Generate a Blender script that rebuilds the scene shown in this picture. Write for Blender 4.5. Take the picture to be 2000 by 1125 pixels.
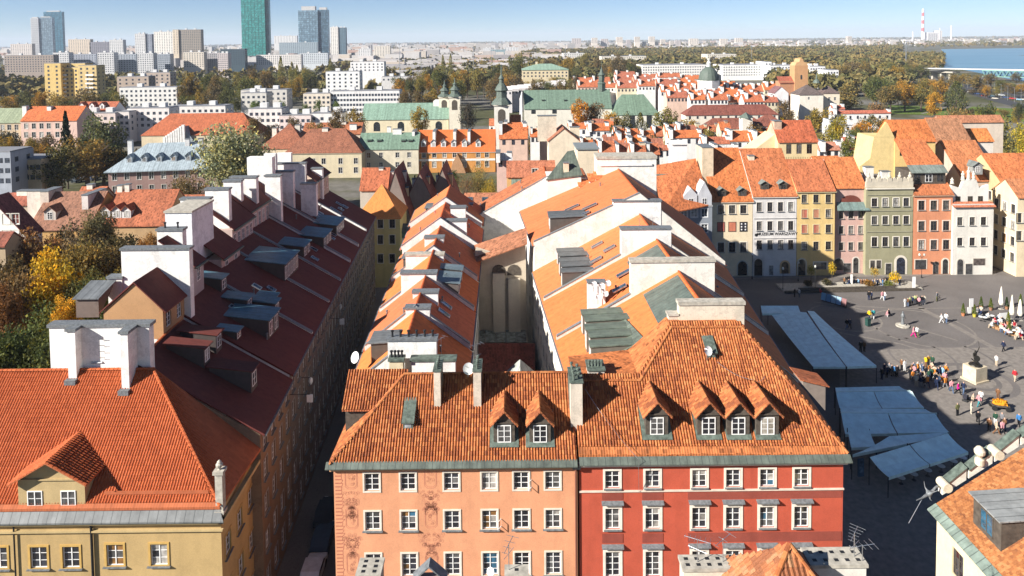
import bpy, math, random
import numpy as np
from mathutils import Vector, Matrix
for _o in list(bpy.data.objects): bpy.data.objects.remove(_o)
SC = bpy.context.scene
COL = SC.collection
R = math.radians
RNG = random.Random(7)
HAZE_D = 6.5e-5

# ------------------------------------------------------------------ camera
FPX = 1333.0            # focal length in photograph pixels (2000 wide)
PITCH, ROLL = R(2.6), R(0.62)
CX, HOR = 1000.0, 79.0
CY = HOR + FPX*math.tan(PITCH)
CAMZ = 50.0
_f = Vector((0, math.cos(PITCH), -math.sin(PITCH)))
_u = Vector((0, math.sin(PITCH), math.cos(PITCH)))
_r = Vector((1, 0, 0))
CR = _r*math.cos(ROLL) - _u*math.sin(ROLL)
CU = _u*math.cos(ROLL) + _r*math.sin(ROLL)
cam = bpy.data.cameras.new('camera'); camo = bpy.data.objects.new('camera', cam); COL.objects.link(camo)
m = Matrix((CR, CU, -_f)).transposed().to_4x4(); m.translation = (0, 0, CAMZ)
camo.matrix_world = m
cam.sensor_width = 36; cam.lens = 36*FPX/2000; cam.shift_y = (CY-562.5)/2000
cam.clip_start = 1; cam.clip_end = 60000
SC.camera = camo
# ------------------------------------------------------------------ light
SUN_EL = R(29); SUN_TRAVEL = math.atan2(0.469, 0.883)     # light travels towards +X and a little away
sdir = Vector((math.cos(SUN_TRAVEL)*math.cos(SUN_EL), math.sin(SUN_TRAVEL)*math.cos(SUN_EL), -math.sin(SUN_EL)))
sun = bpy.data.lights.new('sun', 'SUN'); sun.energy = 5.0; sun.angle = R(0.53); sun.color = (1.0, 0.955, 0.89)
suno = bpy.data.objects.new('sun', sun); COL.objects.link(suno)
suno.rotation_euler = sdir.to_track_quat('-Z', 'Y').to_euler(); suno.location = (-80, -50, 120)
W = bpy.data.worlds.new('World'); SC.world = W; W.use_nodes = True
_n = W.node_tree.nodes; _n.clear()
_sky = _n.new('ShaderNodeTexSky'); _sky.sky_type = 'NISHITA'; _sky.sun_disc = False
_sky.sun_elevation = SUN_EL
_sky.sun_rotation = math.atan2(-sdir.x, -sdir.y)
_sky.altitude = 100; _sky.air_density = 0.6; _sky.dust_density = 0.0; _sky.ozone_density = 4.5
_bg = _n.new('ShaderNodeBackground'); _bg.inputs[1].default_value = 0.05
_wo = _n.new('ShaderNodeOutputWorld')
W.node_tree.links.new(_sky.outputs[0], _bg.inputs[0]); W.node_tree.links.new(_bg.outputs[0], _wo.inputs[0])
SC.view_settings.view_transform = 'Standard'; SC.view_settings.look = 'None'
SC.view_settings.exposure = 1.16; SC.view_settings.gamma = 1.0
SC.cycles.max_bounces = 6; SC.cycles.diffuse_bounces = 3; SC.cycles.glossy_bounces = 2
SC.cycles.transmission_bounces = 4; SC.cycles.transparent_max_bounces = 6; SC.cycles.volume_bounces = 0
SC.cycles.caustics_reflective = False; SC.cycles.caustics_refractive = False

# ------------------------------------------------------------------ photograph pixel -> place
def ray(px, py):
 return _f*FPX + CR*(px-CX) + CU*(CY-py)
def U(px, py, Y):
 """point at depth Y seen at photograph pixel"""
 d = ray(px, py); t = Y/d.y
 return Vector((d.x*t, Y, CAMZ + d.z*t))
def G(px, py, z=0.0):
 """point on the level z seen at photograph pixel"""
 d = ray(px, py); t = (z-CAMZ)/d.z
 return Vector((d.x*t, d.y*t, z))
def UX(px, py, Y): return U(px, py, Y).x
def UZ(px, py, Y): return U(px, py, Y).z
def PXM(Y): return FPX/Y          # pixels per metre at depth Y

# ------------------------------------------------------------------ mesh helpers
class MB:
 def __init__(s):
  s.v = []; s.f = []; s.uv = []; s.mi = []
 def poly(s, pts, uv=None, mi=0):
  i = len(s.v); s.v += [tuple(p) for p in pts]
  s.f.append(tuple(range(i, i+len(pts)))); s.uv.append(uv); s.mi.append(mi)
  return s
 def box(s, x0, x1, y0, y1, z0, z1, mi=0, bot=True):
  a = [(x0,y0,z0),(x1,y0,z0),(x1,y1,z0),(x0,y1,z0),(x0,y0,z1),(x1,y0,z1),(x1,y1,z1),(x0,y1,z1)]
  i = len(s.v); s.v += a
  fs = [(0,1,5,4),(1,2,6,5),(2,3,7,6),(3,0,4,7),(4,5,6,7)] + ([(3,2,1,0)] if bot else [])
  for q in fs: s.f.append(tuple(i+k for k in q)); s.uv.append(None); s.mi.append(mi)
  return s
 def prism(s, pts, vec, mi=0):
  """closed prism of polygon pts (counter-clockwise seen against vec) pushed along vec"""
  n = len(pts); i = len(s.v); vec = Vector(vec)
  s.v += [tuple(p) for p in pts] + [tuple(Vector(p)+vec) for p in pts]
  fs = [tuple(range(n))[::-1], tuple(range(n, 2*n))] + [(k, (k+1) % n, n+(k+1) % n, n+k) for k in range(n)]
  for q in fs: s.f.append(tuple(i+k for k in q)); s.uv.append(None); s.mi.append(mi)
  return s
 def shell(s, verts, faces, t, mi=0):
  """roof skin of thickness t (down) over shared vertices"""
  n = len(verts); i = len(s.v)
  s.v += [tuple(p) for p in verts] + [(p[0], p[1], p[2]-t) for p in verts]
  ed = {}
  for q in faces:
   s.f.append(tuple(i+k for k in q)); s.uv.append(None); s.mi.append(mi)
   s.f.append(tuple(i+n+k for k in reversed(q))); s.uv.append(None); s.mi.append(mi)
   for a, b in zip(q, q[1:]+q[:1]): ed[(a, b)] = 1
  for a, b in ed:
   if (b, a) not in ed:
    s.f.append((i+b, i+a, i+n+a, i+n+b)); s.uv.append(None); s.mi.append(mi)
  return s
 def tube(s, p0, p1, r0, r1=None, n=8, cap=True, mi=0):
  r1 = r0 if r1 is None else r1
  p0 = Vector(p0); p1 = Vector(p1); d = (p1-p0).normalized()
  a = d.orthogonal().normalized(); b = d.cross(a)
  i = len(s.v)
  for p, r in ((p0, r0), (p1, r1)):
   for k in range(n):
    t = 2*math.pi*k/n
    s.v.append(tuple(p + a*(r*math.cos(t)) + b*(r*math.sin(t))))
  for k in range(n):
   k2 = (k+1) % n
   s.f.append((i+k, i+k2, i+n+k2, i+n+k)); s.uv.append(None); s.mi.append(mi)
  if cap:
   s.f.append(tuple(i+n+k for k in range(n))); s.uv.append(None); s.mi.append(mi)
   s.f.append(tuple(i+k for k in reversed(range(n)))); s.uv.append(None); s.mi.append(mi)
  return s
 def lathe(s, prof, c=(0, 0, 0), n=16, mi=0, sx=1.0, sy=1.0):
  i = len(s.v)
  for r, z in prof:
   for k in range(n):
    t = 2*math.pi*k/n
    s.v.append((c[0]+sx*r*math.cos(t), c[1]+sy*r*math.sin(t), c[2]+z))
  for j in range(len(prof)-1):
   for k in range(n):
    k2 = (k+1) % n
    s.f.append((i+j*n+k, i+j*n+k2, i+(j+1)*n+k2, i+(j+1)*n+k)); s.uv.append(None); s.mi.append(mi)
  s.f.append(tuple(i+(len(prof)-1)*n+k for k in range(n))); s.uv.append(None); s.mi.append(mi)
  return s
 def mesh(s, name, mats, smooth=False):
  me = bpy.data.meshes.new(name)
  me.from_pydata(s.v, [], s.f)
  V = np.array(s.v, dtype=float).reshape(-1, 3)
  uvl = me.uv_layers.new(name='UVMap')
  out = []
  for q, uv in zip(s.f, s.uv):
   if uv is not None:
    out += list(uv); continue
   p = V[list(q)]
   n = np.zeros(3)
   c = np.roll(p, -1, 0)
   n = np.array([((p[:,1]-c[:,1])*(p[:,2]+c[:,2])).sum(), ((p[:,2]-c[:,2])*(p[:,0]+c[:,0])).sum(), ((p[:,0]-c[:,0])*(p[:,1]+c[:,1])).sum()])
   L = np.linalg.norm(n); n = n/L if L > 1e-12 else np.array([0, 0, 1.0])
   if abs(n[2]) > 0.999: ua = np.array([1.0, 0, 0])
   else: ua = np.array([-n[1], n[0], 0]); ua /= np.linalg.norm(ua)
   va = np.cross(n, ua)
   uu = p@ua; vv = p@va
   out += list(zip(uu, vv))
  uvl.data.foreach_set('uv', np.array(out, dtype=np.float32).ravel())
  mats = mats if isinstance(mats, (list, tuple)) else [mats]
  for mm in mats: me.materials.append(mm)
  if len(mats) > 1: me.polygons.foreach_set('material_index', np.array(s.mi, dtype=np.int32))
  if smooth: me.polygons.foreach_set('use_smooth', np.ones(len(s.f), dtype=bool))
  me.update()
  return me
 def build(s, name, mats, parent=None, color=None, loc=None, rz=0.0, smooth=False, kind=None):
  return obj(name, s.mesh(name, mats, smooth), parent, color, loc, rz, kind)

def obj(name, me, parent=None, color=None, loc=None, rz=0.0, kind=None):
 o = bpy.data.objects.new(name, me); COL.objects.link(o)
 if parent is not None: o.parent = parent
 if color is not None: o.color = (color[0], color[1], color[2], 1.0)
 if loc is not None: o.location = loc
 if rz: o.rotation_euler = (0, 0, rz)
 if kind: o['kind'] = kind
 return o
def tag(o, label=None, cat=None, group=None, kind=None):
 if label: o['label'] = label
 if cat: o['category'] = cat
 if group: o['group'] = group
 if kind: o['kind'] = kind
 return o
def thing(name, label, cat, loc=(0, 0, 0), rz=0.0, group=None):
 o = bpy.data.objects.new(name, None); COL.objects.link(o)
 o.location = loc; o.rotation_euler = (0, 0, rz); o.empty_display_size = 0.1
 return tag(o, label, cat, group)
def copy_tree(o, parent=None, loc=None, rz=None, scale=None, color=None):
 c = o.copy(); COL.objects.link(c)
 if parent is not None: c.parent = parent
 if loc is not None: c.location = loc
 if rz is not None: c.rotation_euler = (0, 0, rz)
 if scale is not None: c.scale = scale if hasattr(scale, '__len__') else (scale,)*3
 if color is not None: c.color = (*color, 1)
 for ch in o.children: copy_tree(ch, c)
 return c
# ------------------------------------------------------------------ materials
M = {}
class NT:
 def __init__(s, name):
  s.m = bpy.data.materials.new(name); s.m.use_nodes = True
  s.t = s.m.node_tree; s.t.nodes.clear()
  s.out = s.t.nodes.new('ShaderNodeOutputMaterial')
  s.b = s.t.nodes.new('ShaderNodeBsdfPrincipled')
  s.t.links.new(s.b.outputs[0], s.out.inputs[0])
  M[name] = s.m
 def n(s, kind, **kw):
  nd = s.t.nodes.new('ShaderNode'+kind)
  for k, v in kw.items():
   if k.startswith('i_'): nd.inputs[k[2:].replace('_', ' ')].default_value = v
   elif k.startswith('x'): nd.inputs[int(k[1:])].default_value = v
   else: setattr(nd, k, v)
  return nd
 def l(s, a, b): s.t.links.new(a, b)
 def set(s, **kw):
  for k, v in kw.items(): s.b.inputs[k.replace('_', ' ')].default_value = v
  return s
 def objcol(s): return s.n('ObjectInfo').outputs['Color']
 def rnd(s): return s.n('ObjectInfo').outputs['Random']
 def pos(s): return s.n('NewGeometry').outputs['Position']
 def uv(s): return s.n('TexCoord').outputs['UV']
 def noise(s, vec, scale, detail=3.0, rough=0.55):
  nd = s.n('TexNoise'); nd.inputs['Scale'].default_value = scale; nd.inputs['Detail'].default_value = detail; nd.inputs['Roughness'].default_value = rough
  s.l(vec, nd.inputs['Vector']); return nd.outputs['Fac']
 def ramp(s, fac, stops):
  nd = s.n('ValToRGB'); e = nd.color_ramp.elements
  while len(e) < len(stops): e.new(0.5)
  for k, (p, c) in enumerate(stops):
   e[k].position = p; e[k].color = (*c, 1) if len(c) == 3 else c
  s.l(fac, nd.inputs[0]); return nd.outputs[0]
 def mix(s, fac, a, b, mode='MIX'):
  nd = s.n('Mix', data_type='RGBA', blend_type=mode)
  for sock, v in ((nd.inputs[0], fac), (nd.inputs[6], a), (nd.inputs[7], b)):
   if hasattr(v, 'type') and hasattr(v, 'links'): s.l(v, sock)
   else: sock.default_value = (*v, 1) if hasattr(v, '__len__') and len(v) == 3 else v
  return nd.outputs[2]
 def math(s, op, a, b=None):
  nd = s.n('Math', operation=op)
  for k, v in enumerate((a, b)):
   if v is None: continue
   if hasattr(v, 'links'): s.l(v, nd.inputs[k])
   else: nd.inputs[k].default_value = v
  return nd.outputs[0]
 def bump(s, h, strength=0.3, dist=0.05):
  nd = s.n('Bump'); nd.inputs['Strength'].default_value = strength; nd.inputs['Distance'].default_value = dist
  s.l(h, nd.inputs['Height']); s.l(nd.outputs[0], s.b.inputs['Normal'])
 def col(s, c): s.l(c, s.b.inputs['Base Color'])

def grey(a): return (a, a, a)
def mk_plaster(name, dirt=0.35, rough=0.9, patch=0.0):
 s = NT(name); c = s.objcol(); p = s.pos()
 big = s.ramp(s.noise(p, 0.35, 4), [(0.3, grey(0.90)), (0.7, grey(1.05))])
 c1 = s.mix(1.0, c, big, 'MULTIPLY')
 mp = s.n('Mapping'); s.l(p, mp.inputs[0]); mp.inputs['Scale'].default_value = (0.7, 0.7, 0.10)
 st = s.ramp(s.noise(mp.outputs[0], 1.0, 5, 0.65), [(0.48, grey(1.0)), (0.85, grey(1.0-dirt))])
 c2 = s.mix(0.7, c1, st, 'MULTIPLY')
 fine = s.ramp(s.noise(p, 9.0, 4), [(0.35, grey(0.93)), (0.65, grey(1.04))])
 c3 = s.mix(1.0, c2, fine, 'MULTIPLY')
 if patch: c3 = s.mix(1.0, c3, s.ramp(s.noise(p, 0.9, 6, 0.75), [(0.50, grey(1.0)), (0.56, grey(1.0-patch)), (0.66, grey(1.0-patch*.5)), (0.70, grey(1.0))]), 'MULTIPLY')
 s.col(c3)
 s.bump(s.noise(p, 25.0, 3), 0.12, 0.02)
 s.set(Roughness=rough, Specular_IOR_Level=0.2)
mk_plaster('plaster', .3, .9, .07)
mk_plaster('whitewash', 0.45, .9, .17)

def mk_tiles_geo(name, cols, warp=0.35):
 """pantile geometry: colour chosen per tile (uv = column,row)"""
 s = NT(name); uv = s.uv()
 fl = s.n('VectorMath', operation='FLOOR'); s.l(uv, fl.inputs[0])
 wn = s.n('TexWhiteNoise', noise_dimensions='2D'); s.l(fl.outputs[0], wn.inputs['Vector'])
 patch = s.noise(s.pos(), 0.55, 4, 0.7)
 f = s.math('ADD', s.math('MULTIPLY', wn.outputs['Value'], 0.50), s.math('MULTIPLY', patch, warp+.12))
 base = s.ramp(f, cols)
 grime = s.ramp(s.noise(s.pos(), 14.0, 5, 0.7), [(0.3, grey(0.72)), (0.65, grey(1.06))])
 s.col(s.mix(1.0, base, grime, 'MULTIPLY')); s.set(Roughness=0.8, Specular_IOR_Level=0.15)
 s.bump(s.noise(s.pos(), 40.0, 3), 0.2, 0.01)
mk_tiles_geo('pantile_old', [(0.05, (0.090, 0.034, 0.022)), (0.22, (0.21, 0.065, 0.028)), (0.45, (0.34, 0.108, 0.038)), (0.62, (0.42, 0.148, 0.050)), (0.82, (0.50, 0.21, 0.080)), (0.97, (0.44, 0.26, 0.14))])
mk_tiles_geo('pantile_new', [(0.05, (0.33, 0.075, 0.026)), (0.5, (0.44, 0.102, 0.034)), (0.95, (0.53, 0.138, 0.048))], 0.3)
mk_tiles_geo('tile_flat', [(0.08, (0.13, 0.055, 0.035)), (0.3, (0.30, 0.115, 0.045)), (0.55, (0.42, 0.170, 0.062)), (0.9, (0.50, 0.24, 0.10))])

def mk_rooftile(name, tile_w=0.22, row=0.33, var=0.5, bump=.45, sk=.22):
 """tile pattern for roofs too far off for single tiles; object colour; uv in metres (u along eave, v up slope)"""
 s = NT(name); uv = s.uv(); c = s.objcol()
 sc = s.n('VectorMath', operation='DIVIDE'); s.l(uv, sc.inputs[0]); sc.inputs[1].default_value = (tile_w, row, 1)
 fl = s.n('VectorMath', operation='FLOOR'); s.l(sc.outputs[0], fl.inputs[0])
 wn = s.n('TexWhiteNoise', noise_dimensions='3D'); s.l(fl.outputs[0], wn.inputs['Vector'])
 tv = s.ramp(wn.outputs['Value'], [(0.0, grey(1.0-var)), (0.25, grey(1.0-var*0.25)), (0.8, grey(1.0+var*0.2)), (1.0, grey(1.0+var*0.5))])
 p = s.pos()
 patch = s.ramp(s.noise(p, 0.5, 5, 0.7), [(0.28, grey(1-var*.6)), (0.5, grey(1.0)), (0.75, grey(1+var*.35))])
 mp = s.n('Mapping'); s.l(uv, mp.inputs[0]); mp.inputs['Scale'].default_value = (1.3, 0.12, 1)
 streak = s.ramp(s.noise(mp.outputs[0], 1.0, 5, 0.65), [(0.35, grey(1.0-sk)), (0.6, grey(1.04))])
 cc = s.mix(1.0, s.mix(1.0, s.mix(1.0, c, tv, 'MULTIPLY'), patch, 'MULTIPLY'), streak, 'MULTIPLY')
 s.col(cc)
 sp = s.n('SeparateXYZ'); s.l(sc.outputs[0], sp.inputs[0])
 h1 = s.math('SINE', s.math('MULTIPLY', sp.outputs[0], 2*math.pi))
 h2 = s.math('FRACT', sp.outputs[1])
 h = s.math('ADD', s.math('MULTIPLY', h1, 0.5), s.math('MULTIPLY', h2, -0.7))
 s.bump(h, bump, 0.05)
 s.set(Roughness=0.8, Specular_IOR_Level=0.25)
mk_rooftile('rooftile'); mk_rooftile('rooftile_even', 0.22, 0.36, 0.16, .13, .12)

def mk_seam(name, pitch=0.6, rough=0.45, metal=0.0, dirt=0.4):
 s = NT(name); uv = s.uv(); c = s.objcol(); p = s.pos()
 sp = s.n('SeparateXYZ'); s.l(uv, sp.inputs[0])
 fr = s.math('FRACT', s.math('DIVIDE', sp.outputs[0], pitch))
 seam = s.math('LESS_THAN', s.math('ABSOLUTE', s.math('SUBTRACT', fr, 0.5)), 0.05)
 cell = s.n('TexWhiteNoise', noise_dimensions='1D'); s.l(s.math('FLOOR', s.math('DIVIDE', sp.outputs[0], pitch)), cell.inputs['W'])
 pv = s.ramp(cell.outputs['Value'], [(0, grey(0.82)), (1, grey(1.12))])
 mot = s.ramp(s.noise(p, 1.3, 5, 0.7), [(0.3, grey(1.0-dirt)), (0.6, grey(1.05)), (0.8, grey(1.2))])
 cc = s.mix(1.0, s.mix(1.0, c, pv, 'MULTIPLY'), mot, 'MULTIPLY')
 s.col(s.mix(s.math('MULTIPLY', seam, 0.55), cc, (0.03, 0.035, 0.035)))
 s.bump(seam, 0.6, 0.04)
 s.set(Roughness=rough, Metallic=metal)
mk_seam('seam'); mk_seam('zinc', 0.7, 0.5, 0.0, 0.3)

def mk_simple(name, c, rough=0.7, metal=0.0, nscale=3.0, var=0.2, spec=0.3):
 s = NT(name); k = s.ramp(s.noise(s.pos(), nscale, 4), [(0.3, grey(1-var)), (0.7, grey(1+var*0.6))])
 s.col(s.mix(1.0, c if c is not None else s.objcol(), k, 'MULTIPLY'))
 s.set(Roughness=rough, Metallic=metal, Specular_IOR_Level=spec)
 return s
mk_simple('paint', None, 0.6, 0, 2.0, 0.15)
mk_simple('white_paint', (0.78, 0.77, 0.74), 0.5, 0, 4.0, 0.08)
mk_simple('lead', (0.16, 0.17, 0.175), 0.5, 0.0, 5.0, 0.4)
mk_simple('copper_green', (0.105, 0.132, 0.108), 0.6, 0.0, 3.0, 0.5)
mk_simple('dark_wood', (0.085, 0.070, 0.055), 0.8, 0, 3.0, 0.4)
mk_simple('dark_metal', (0.03, 0.03, 0.032), 0.5, 0.3, 3.0, 0.2)
mk_simple('steel', (0.45, 0.46, 0.47), 0.35, 0.8, 3.0, 0.2)
mk_simple('concrete', (0.42, 0.385, 0.32), 0.9, 0, 2.5, 0.35)
mk_simple('fabric', None, 0.95, 0, 1.2, 0.14, 0.1)
mk_simple('bronze', (0.055, 0.05, 0.04), 0.4, 0.7, 8.0, 0.3)
mk_simple('bark', (0.10, 0.075, 0.055), 0.95, 0, 6.0, 0.4)
mk_simple('skin', (0.55, 0.36, 0.27), 0.6, 0, 3.0, 0.05)

def mk_glass(name, rough=0.06):
 s = NT(name); c = s.objcol()
 k = s.ramp(s.noise(s.pos(), 1.6, 2), [(0.35, grey(0.5)), (0.65, grey(1.4))])
 s.col(s.mix(1.0, c, k, 'MULTIPLY')); s.set(Roughness=rough, Specular_IOR_Level=0.6, Coat_Weight=0.5, Coat_Roughness=0.03)
mk_glass('glass')

def mk_curtainwall(name):
 """far glass tower: floors and mullions too fine to build"""
 s = NT(name); c = s.objcol(); uv = s.uv()
 sc = s.n('VectorMath', operation='DIVIDE'); s.l(uv, sc.inputs[0]); sc.inputs[1].default_value = (3.0, 3.6, 1)
 fl = s.n('VectorMath', operation='FLOOR'); s.l(sc.outputs[0], fl.inputs[0])
 wn = s.n('TexWhiteNoise', noise_dimensions='3D'); s.l(fl.outputs[0], wn.inputs['Vector'])
 tv = s.ramp(wn.outputs['Value'], [(0.0, grey(0.7)), (0.6, grey(1.0)), (1.0, grey(1.5))])
 s.col(s.mix(1.0, c, tv, 'MULTIPLY')); s.set(Roughness=0.15, Specular_IOR_Level=0.6)
mk_curtainwall('curtainwall')

def mk_leaf(name):
 s = NT(name); c = s.objcol(); uv = s.uv()
 fl = s.n('VectorMath', operation='FLOOR'); s.l(uv, fl.inputs[0])
 wn = s.n('TexWhiteNoise', noise_dimensions='2D'); s.l(fl.outputs[0], wn.inputs['Vector'])
 v = s.ramp(wn.outputs['Value'], [(0.0, (0.45, 0.5, 0.5)), (0.5, grey(1.0)), (0.85, (1.45, 1.35, 1.0)), (1.0, (1.9, 1.5, 0.7))])
 p = s.ramp(s.noise(s.pos(), 0.35, 3), [(0.35, (0.70, 0.82, 0.9)), (0.65, (1.25, 1.12, 0.95))])
 cc = s.mix(1.0, s.mix(1.0, c, v, 'MULTIPLY'), p, 'MULTIPLY')
 s.col(cc); s.set(Roughness=0.75, Specular_IOR_Level=0.2)
 tr = s.n('BsdfTranslucent'); s.l(cc, tr.inputs[0])
 mx = s.n('MixShader'); mx.inputs[0].default_value = 0.32
 s.l(s.b.outputs[0], mx.inputs[1]); s.l(tr.outputs[0], mx.inputs[2]); s.l(mx.outputs[0], s.out.inputs[0])
mk_leaf('leaf')

def mk_cobble():
 s = NT('cobble'); p = s.pos()
 vo = s.n('TexVoronoi', feature='DISTANCE_TO_EDGE'); vo.inputs['Scale'].default_value = 5.0; s.l(p, vo.inputs['Vector'])
 vc = s.n('TexVoronoi'); vc.inputs['Scale'].default_value = 5.0; s.l(p, vc.inputs['Vector'])
 stone = s.ramp(s.math('FRACT', vc.outputs['Distance']), [(0, grey(0.85)), (0.6, grey(1.1))])
 joint = s.ramp(vo.outputs['Distance'], [(0.0, grey(0.6)), (0.06, grey(1.0))])
 big = s.ramp(s.noise(p, 0.12, 4), [(0.3, (0.118, 0.106, 0.098)), (0.7, (0.170, 0.152, 0.140))])
 s.col(s.mix(1.0, s.mix(1.0, big, stone, 'MULTIPLY'), joint, 'MULTIPLY'))
 s.bump(vo.outputs['Distance'], 0.3, 0.02); s.set(Roughness=0.85, Specular_IOR_Level=0.3)
mk_cobble()
mk_simple('paving_pale', (0.215, 0.19, 0.165), 0.85, 0, 1.5, 0.25)
mk_simple('asphalt', (0.055, 0.055, 0.058), 0.9, 0, 1.0, 0.3)
def mk_ground():
 s = NT('ground'); p = s.pos()
 a = s.ramp(s.noise(p, 0.012, 6, 0.65), [(0.30, (0.055, 0.060, 0.030)), (0.45, (0.085, 0.085, 0.040)), (0.55, (0.15, 0.14, 0.12)), (0.72, (0.21, 0.20, 0.18))])
 b = s.ramp(s.noise(p, 0.25, 4), [(0.3, grey(0.75)), (0.7, grey(1.2))])
 s.col(s.mix(1.0, a, b, 'MULTIPLY')); s.set(Roughness=0.95, Specular_IOR_Level=0.1)
mk_ground()
def mk_lawn():
 s = NT('lawn'); p = s.pos()
 s.col(s.ramp(s.noise(p, 0.2, 6, 0.7), [(0.3, (0.075, 0.115, 0.022)), (0.7, (0.14, 0.19, 0.04))])); s.set(Roughness=0.95, Specular_IOR_Level=0.1)
mk_lawn()
def mk_water():
 s = NT('river_water'); p = s.pos()
 mp = s.n('Mapping'); s.l(p, mp.inputs[0]); mp.inputs['Scale'].default_value = (0.03, 0.25, 1)
 h = s.noise(mp.outputs[0], 2.0, 5, 0.7); s.bump(h, 0.6, 0.4)
 mp2 = s.n('Mapping'); s.l(p, mp2.inputs[0]); mp2.inputs['Scale'].default_value = (0.002, 0.012, 1)
 s.col(s.ramp(s.noise(mp2.outputs[0], 2.0, 4), [(0.3, (0.07, 0.19, 0.28)), (0.7, (0.17, 0.30, 0.38))])); s.set(Roughness=0.35, Specular_IOR_Level=0.4)
mk_water()
# ------------------------------------------------------------------ building pieces
def ring(mb, x0, x1, z0, z1, wd, y0, y1):
 o = [(x0-wd, z0-wd), (x1+wd, z0-wd), (x1+wd, z1+wd), (x0-wd, z1+wd)]
 n = [(x0, z0), (x1, z0), (x1, z1), (x0, z1)]
 i = len(mb.v)
 for pts, y in ((o, y0), (n, y0), (n, y1), (o, y1)):
  mb.v += [(p[0], y, p[1]) for p in pts]
 for k in range(4):
  k2 = (k+1) % 4
  for a, b in ((0, 1), (1, 2), (2, 3), (3, 0)):
   mb.f.append((i+a*4+k, i+a*4+k2, i+b*4+k2, i+b*4+k)); mb.uv.append(None); mb.mi.append(0)
_wc = {}
def win_mesh(w, h, nx, ny, fm):
 key = ('f', round(w, 2), round(h, 2), nx, ny, fm)
 if key not in _wc:
  mb = MB(); t = 0.07
  ring(mb, -w/2+t, w/2-t, t, h-t, t, 0.10, 0.17)
  for k in range(1, nx):
   x = -w/2 + w*k/nx; b = 0.075 if (nx == 2 or k*2 == nx) else 0.03
   mb.box(x-b/2, x+b/2, 0.095 if b > .05 else .115, 0.165, t-0.01, h-t+0.01)
  for k in range(1, ny):
   z = h*k/ny
   mb.box(-w/2+t-0.01, w/2-t+0.01, 0.118, 0.160, z-0.02, z+0.02)
  _wc[key] = mb.mesh('window', M[fm])
 return _wc[key]
def pane_mesh(w, h):
 key = ('p', round(w, 3), round(h, 3))
 if key not in _wc:
  mb = MB(); mb.box(-w/2, w/2, 0.0, 0.01, 0, h); _wc[key] = mb.mesh('pane', M['glass'])
 return _wc[key]
def part_mesh(key, fn, mats):
 if key not in _wc:
  mb = MB(); fn(mb); _wc[key] = mb.mesh(key[0], mats)
 return _wc[key]
def glass_col():
 t = RNG.random()
 if t < 0.50: k = RNG.uniform(0.012, 0.035); return (k*0.95, k, k*1.25)
 if t < 0.80: k = RNG.uniform(0.05, 0.12); return (k, k*0.98, k*0.95)
 if t < 0.95: k = RNG.uniform(0.22, 0.40); return (k, k*0.95, k*0.86)
 return RNG.choice([(0.20, 0.10, 0.03), (0.03, 0.10, 0.16), (0.16, 0.04, 0.03)])
def window(root, x, y, z, rz, w, h, nx=2, ny=3, fm='white_paint', panes='one', sur=None, sill=None, hood=None, gcol=None, surcol=None, flat=False, shutter=None):
 o = obj('window', win_mesh(w, h, nx, ny, fm), root, (0.8, 0.8, 0.8), (x, y, z), rz)
 if panes == 'each':
  base = glass_col()
  for i in range(nx):
   for j in range(ny):
    c = base if RNG.random() < 0.6 else glass_col()
    p = obj('pane', pane_mesh(w/nx-0.02, h/ny-0.01), o, gcol or c, (-w/2+w*(i+.5)/nx, 0.135, h*j/ny+0.005))
    p.rotation_euler = (RNG.gauss(0, .012), 0, RNG.gauss(0, .012))
 else:
  p = obj('pane', pane_mesh(w-0.06, h-0.06), o, gcol or glass_col(), (0, 0.135, 0.03))
  p.rotation_euler = (RNG.gauss(0, .012), 0, RNG.gauss(0, .012))
 if sur:
  s = obj('surround', part_mesh(('surround', round(w, 2), round(h, 2), sur), lambda mb: ring(mb, -w/2, w/2, 0, h, sur, -0.05, 0.02), M['paint']), o, surcol or (0.62, 0.58, 0.50))
 if sill:
  obj('sill', part_mesh(('sill', round(w, 2), sill), lambda mb: mb.box(-w/2-sill, w/2+sill, -0.20, 0.04, -0.09 - (0.0), -0.02), M['lead']), o)
 if hood:
  e = 0.30
  obj('window_hood', part_mesh(('window_hood', round(w, 2), round(h, 2), hood), lambda mb: mb.prism([(-w/2-e, -0.34, h+hood), (w/2+e, -0.34, h+hood), (w/2+e, 0.02, h+hood+0.14), (-w/2-e, 0.02, h+hood+0.14)], (0, 0, 0.08)), M['lead']), o)
 if shutter:
  for sx in (-1, 1):
   obj('shutter', part_mesh(('shutter', round(w, 2), round(h, 2)), lambda mb: mb.box(-w/4+.03, w/4-.03, 0.03, 0.07, 0.06, h-0.06), M['paint']), o, shutter, (sx*w/4, 0, 0))
 return o
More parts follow.
